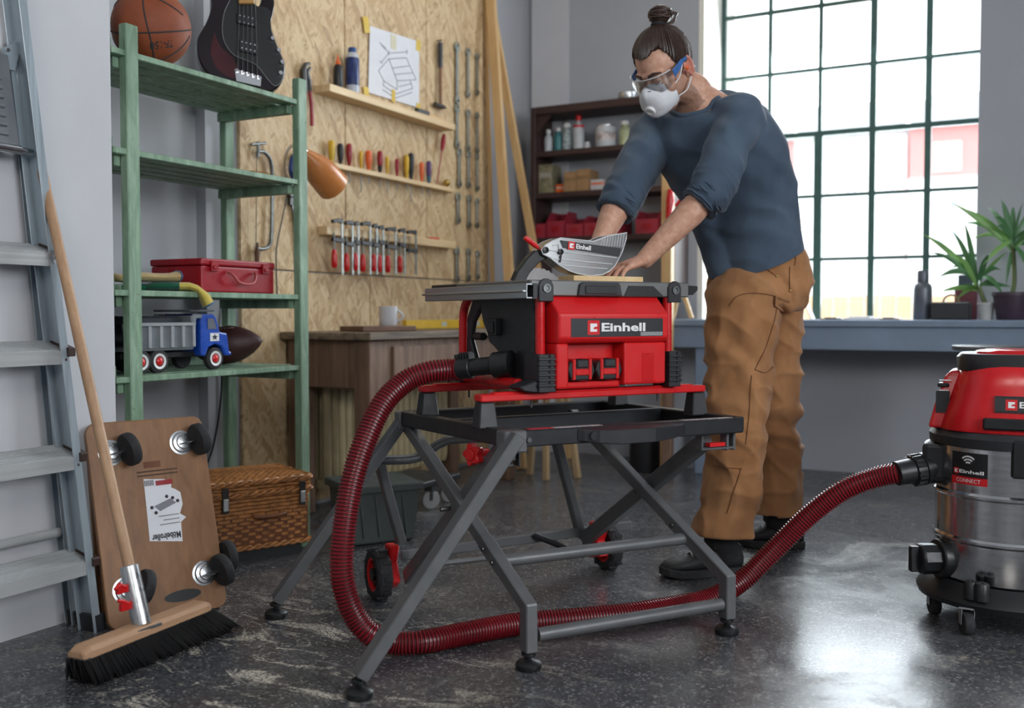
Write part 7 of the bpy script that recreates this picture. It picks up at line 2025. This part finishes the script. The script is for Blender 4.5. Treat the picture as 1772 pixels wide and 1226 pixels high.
for i in range(26):
    a = random.uniform(0, 2 * pi); tl_ = random.uniform(-.7, .7); R_ = random.uniform(.026, .036)
    ax1 = V((cos(a), sin(a), 0)); ax2 = (V((-sin(a), cos(a), 0)) * cos(tl_) + V((0, 0, 1)) * sin(tl_)).normalized()
    s0 = random.uniform(0, 2 * pi)
    mb.tube([bu + (ax1 * cos(s0 + t * .45) + ax2 * sin(s0 + t * .45)) * R_ for t in range(13)], [.004] * 13, 6)
for q in range(3): mb.tube(bez([bu + RT * .028 + V((0, 0, .015 - .008 * q)), bu + RT * (.045 + .004 * q) + V((0, 0, .005)), bu + RT * (.043 - .006 * q) - V((0, 0, .022)), bu + RT * .015 - V((0, 0, .026))], 5), .0026, 5)
mb.build('hair_bun', HAIR, hr_, smooth=70)
mb = MB(); mb.lathe([(.020, -.006), (.024, 0), (.020, .006)], BT + V((0, 0, .010)), V((0, 0, 1)), 18); mb.build('hair_tie', INK, hr_, smooth=60)
# eyebrows
for sx in (-1, 1):
    mb = MB(); mb.tube([hd_(sx * .014, .093, .030), hd_(sx * .032, .090, .036), hd_(sx * .052, .074, .030)], [.0045, .005, .002], 8); mb.build('eyebrow', HAIR, pr, smooth=60)
    mb = MB(); mb.ell(hd_(sx * .030, .078, .006), (.012, .012, .012), n=14, k=10); ey = mb.build('eyeball', plain('eye_white', (.7, .68, .66), .2), pr, smooth=180)
    mb = MB(); mb.ell(hd_(sx * .030, .080, .0085), (.0128, .012, .0110), HM, 14, 10); mb.build('eyelid', SKIN, pr, smooth=180)

# safety glasses ----------------------------------------------------
LENS = glassy('lens_clear', (.95, .97, .98), .10, .03); BLUET = plain('temple_blue', (.05, .14, .36), .3)
gl = MB(); rings = []
for j in range(25):
    az = -1.18 + 2.36 * j / 24; x = .083 * sin(az); y = .022 + .088 * cos(az) ** .8 if cos(az) > 0 else .03
    nb2 = .012 * math.exp(-(az / .13) ** 2)
    top, bot = .028, -.022 + nb2 * 1.6
    if abs(az) > .9: bot += (abs(az) - .9) * .05
    o = V((sin(az), cos(az), 0))
    rings.append([hd_(x, y, top), hd_(x * 1.012, y + .004, (top + bot) / 2), hd_(x, y, bot), hd_(x * .985, y - .0018, bot), hd_(x * .995, y + .002, (top + bot) / 2), hd_(x * .985, y - .0018, top)])
gl.loft(rings); g_ = gl.build('safety_glasses', LENS, pr, smooth=70)
mb = MB(); mb.tube([hd_(.083 * sin(-1.18 + 2.36 * j / 24), .022 + .088 * max(.001, cos(-1.18 + 2.36 * j / 24)) ** .8, .029) for j in range(25)], .0018, 6); mb.build('glasses_brow_bar', CLEAR2, g_, smooth=60)
for sx in (-1, 1):
    x1 = sx * .081
    mb = MB(); mb.loft([[hd_(xx, yy, zz + h), hd_(xx + sx * .004, yy, zz + h), hd_(xx + sx * .004, yy, zz - h), hd_(xx, yy, zz - h)] for xx, yy, zz, h in ((x1 * .96, .058, .012, .013), (x1, .030, .018, .011), (x1 * 1.0, .005, .024, .008), (x1 * 1.0, -.02, .022, .006), (x1 * .97, -.035, .010, .005))])
    mb.build('temple_arm', BLUET, g_, bevel=.002)

# dust mask ---------------------------------------------------------
MSK = plain('mask_white', (.66, .67, .70), .8, var=.04, scale=40, bump=.25, bscale=120)
mb = MB(); rings = []; NM = 30
for j in range(11):
    t = j / 10                                   # 0 at the rim, 1 at the valve
    r_ = []
    for i in range(NM):
        a = 2 * pi * i / NM; cx, cz = cos(a), sin(a)
        rx, rz = .060, .060 if cz > 0 else .052
        if cz > .6: rx *= 1 - .35 * (cz - .6) / .4
        k = cos(t * pi / 2) ** .62 if t < 1 else 0.12
        k = max(k, .12)
        x = rx * cx * k; z = -.052 + rz * cz * k
        base = .062 + .040 * (1 - abs(cx)) * (1 if cz > -.4 else .7) - (.010 if cz < -.3 else 0) + (.012 if cz > .7 else 0)
        y = base * (1 - t) + t * .138 + .030 * sin(pi * t) * .55
        r_.append(hd_(x, y - .01, z - t * .010))
    rings.append(r_)
mb.loft(rings); mk = mb.build('dust_mask', MSK, pr, smooth=60)
mb = MB(); mb.lathe([(.0165, -.006), (.0175, .004), (.015, .008), (.011, .009), (.010, .006)], hd_(0, .124, -.064), (HF * .95 - HU * .3).normalized(), 22); mb.build('mask_valve', WHITE, mk, smooth=40)
mb = MB(); mb.tube([rings[0][i] for i in range(NM)] + [rings[0][0]], .0018, 6); mb.build('mask_rim', MSK, mk)
mb = MB(); mb.tube([hd_(-.020, .115, -.006), hd_(0, .122, -.004), hd_(.020, .115, -.006)], .0022, 6); mb.build('nose_clip', plain('clip_grey', (.3, .29, .27), .5), mk)
for sx in (-1, 1):
    mb = MB(); mb.tube(bez([hd_(sx * .056, .060, -.030), hd_(sx * .074, .030, -.012), hd_(sx * .082, .002, .022), hd_(sx * .078, -.03, .05), hd_(sx * .06, -.08, .07)], 5), .0022, 6); mb.build('strap', WHITE, mk, smooth=60)
    mb = MB(); mb.tube(bez([hd_(sx * .054, .052, -.068), hd_(sx * .070, .018, -.066), hd_(sx * .072, -.02, -.046), hd_(sx * .064, -.065, -.03)], 5), .0022, 6); mb.build('strap', WHITE, mk, smooth=60)
    mb = MB(); mb.ell(hd_(sx * .080, -.008, -.006), (.007, .007, .007), n=12, k=8); mb.build('earplug', ORG, pr, smooth=180)
# fingernails
NAIL = plain('nail', (.62, .40, .34), .3)
for p, d, n, r in nails:
    mb = MB(); s1 = d.cross(n).normalized(); mb.ell(p + n * r * .82, (.005, .0065, .0016), Matrix((s1, d, n)).transposed(), 10, 6); mb.build('fingernail', NAIL, pr, smooth=180)
# push stick under the right hand
ps0 = s(.36, .33, .955)
mb = MB(); a, b = AC(1064, 447, 2.95), AC(1092, 437, 3.0)
r = thing('push_stick', 'black push stick with red tip lying behind the left hand', 'push stick', V((a.x, a.y, .938)))
q0 = s(.22, .37, .951); q1 = s(.43, .37, .951)
mb = MB(); mb.bar(q0, q1, .03, .024); mb.build('stick_body', BLACKP, r, bevel=.003)
mb = MB(); mb.tube([q1 - UA * .02, q1 + V((0, 0, .03)), q1 + UA * .03 + V((0, 0, .055))], [.013, .013, .010], 10); mb.build('stick_grip', RED, r, smooth=50)
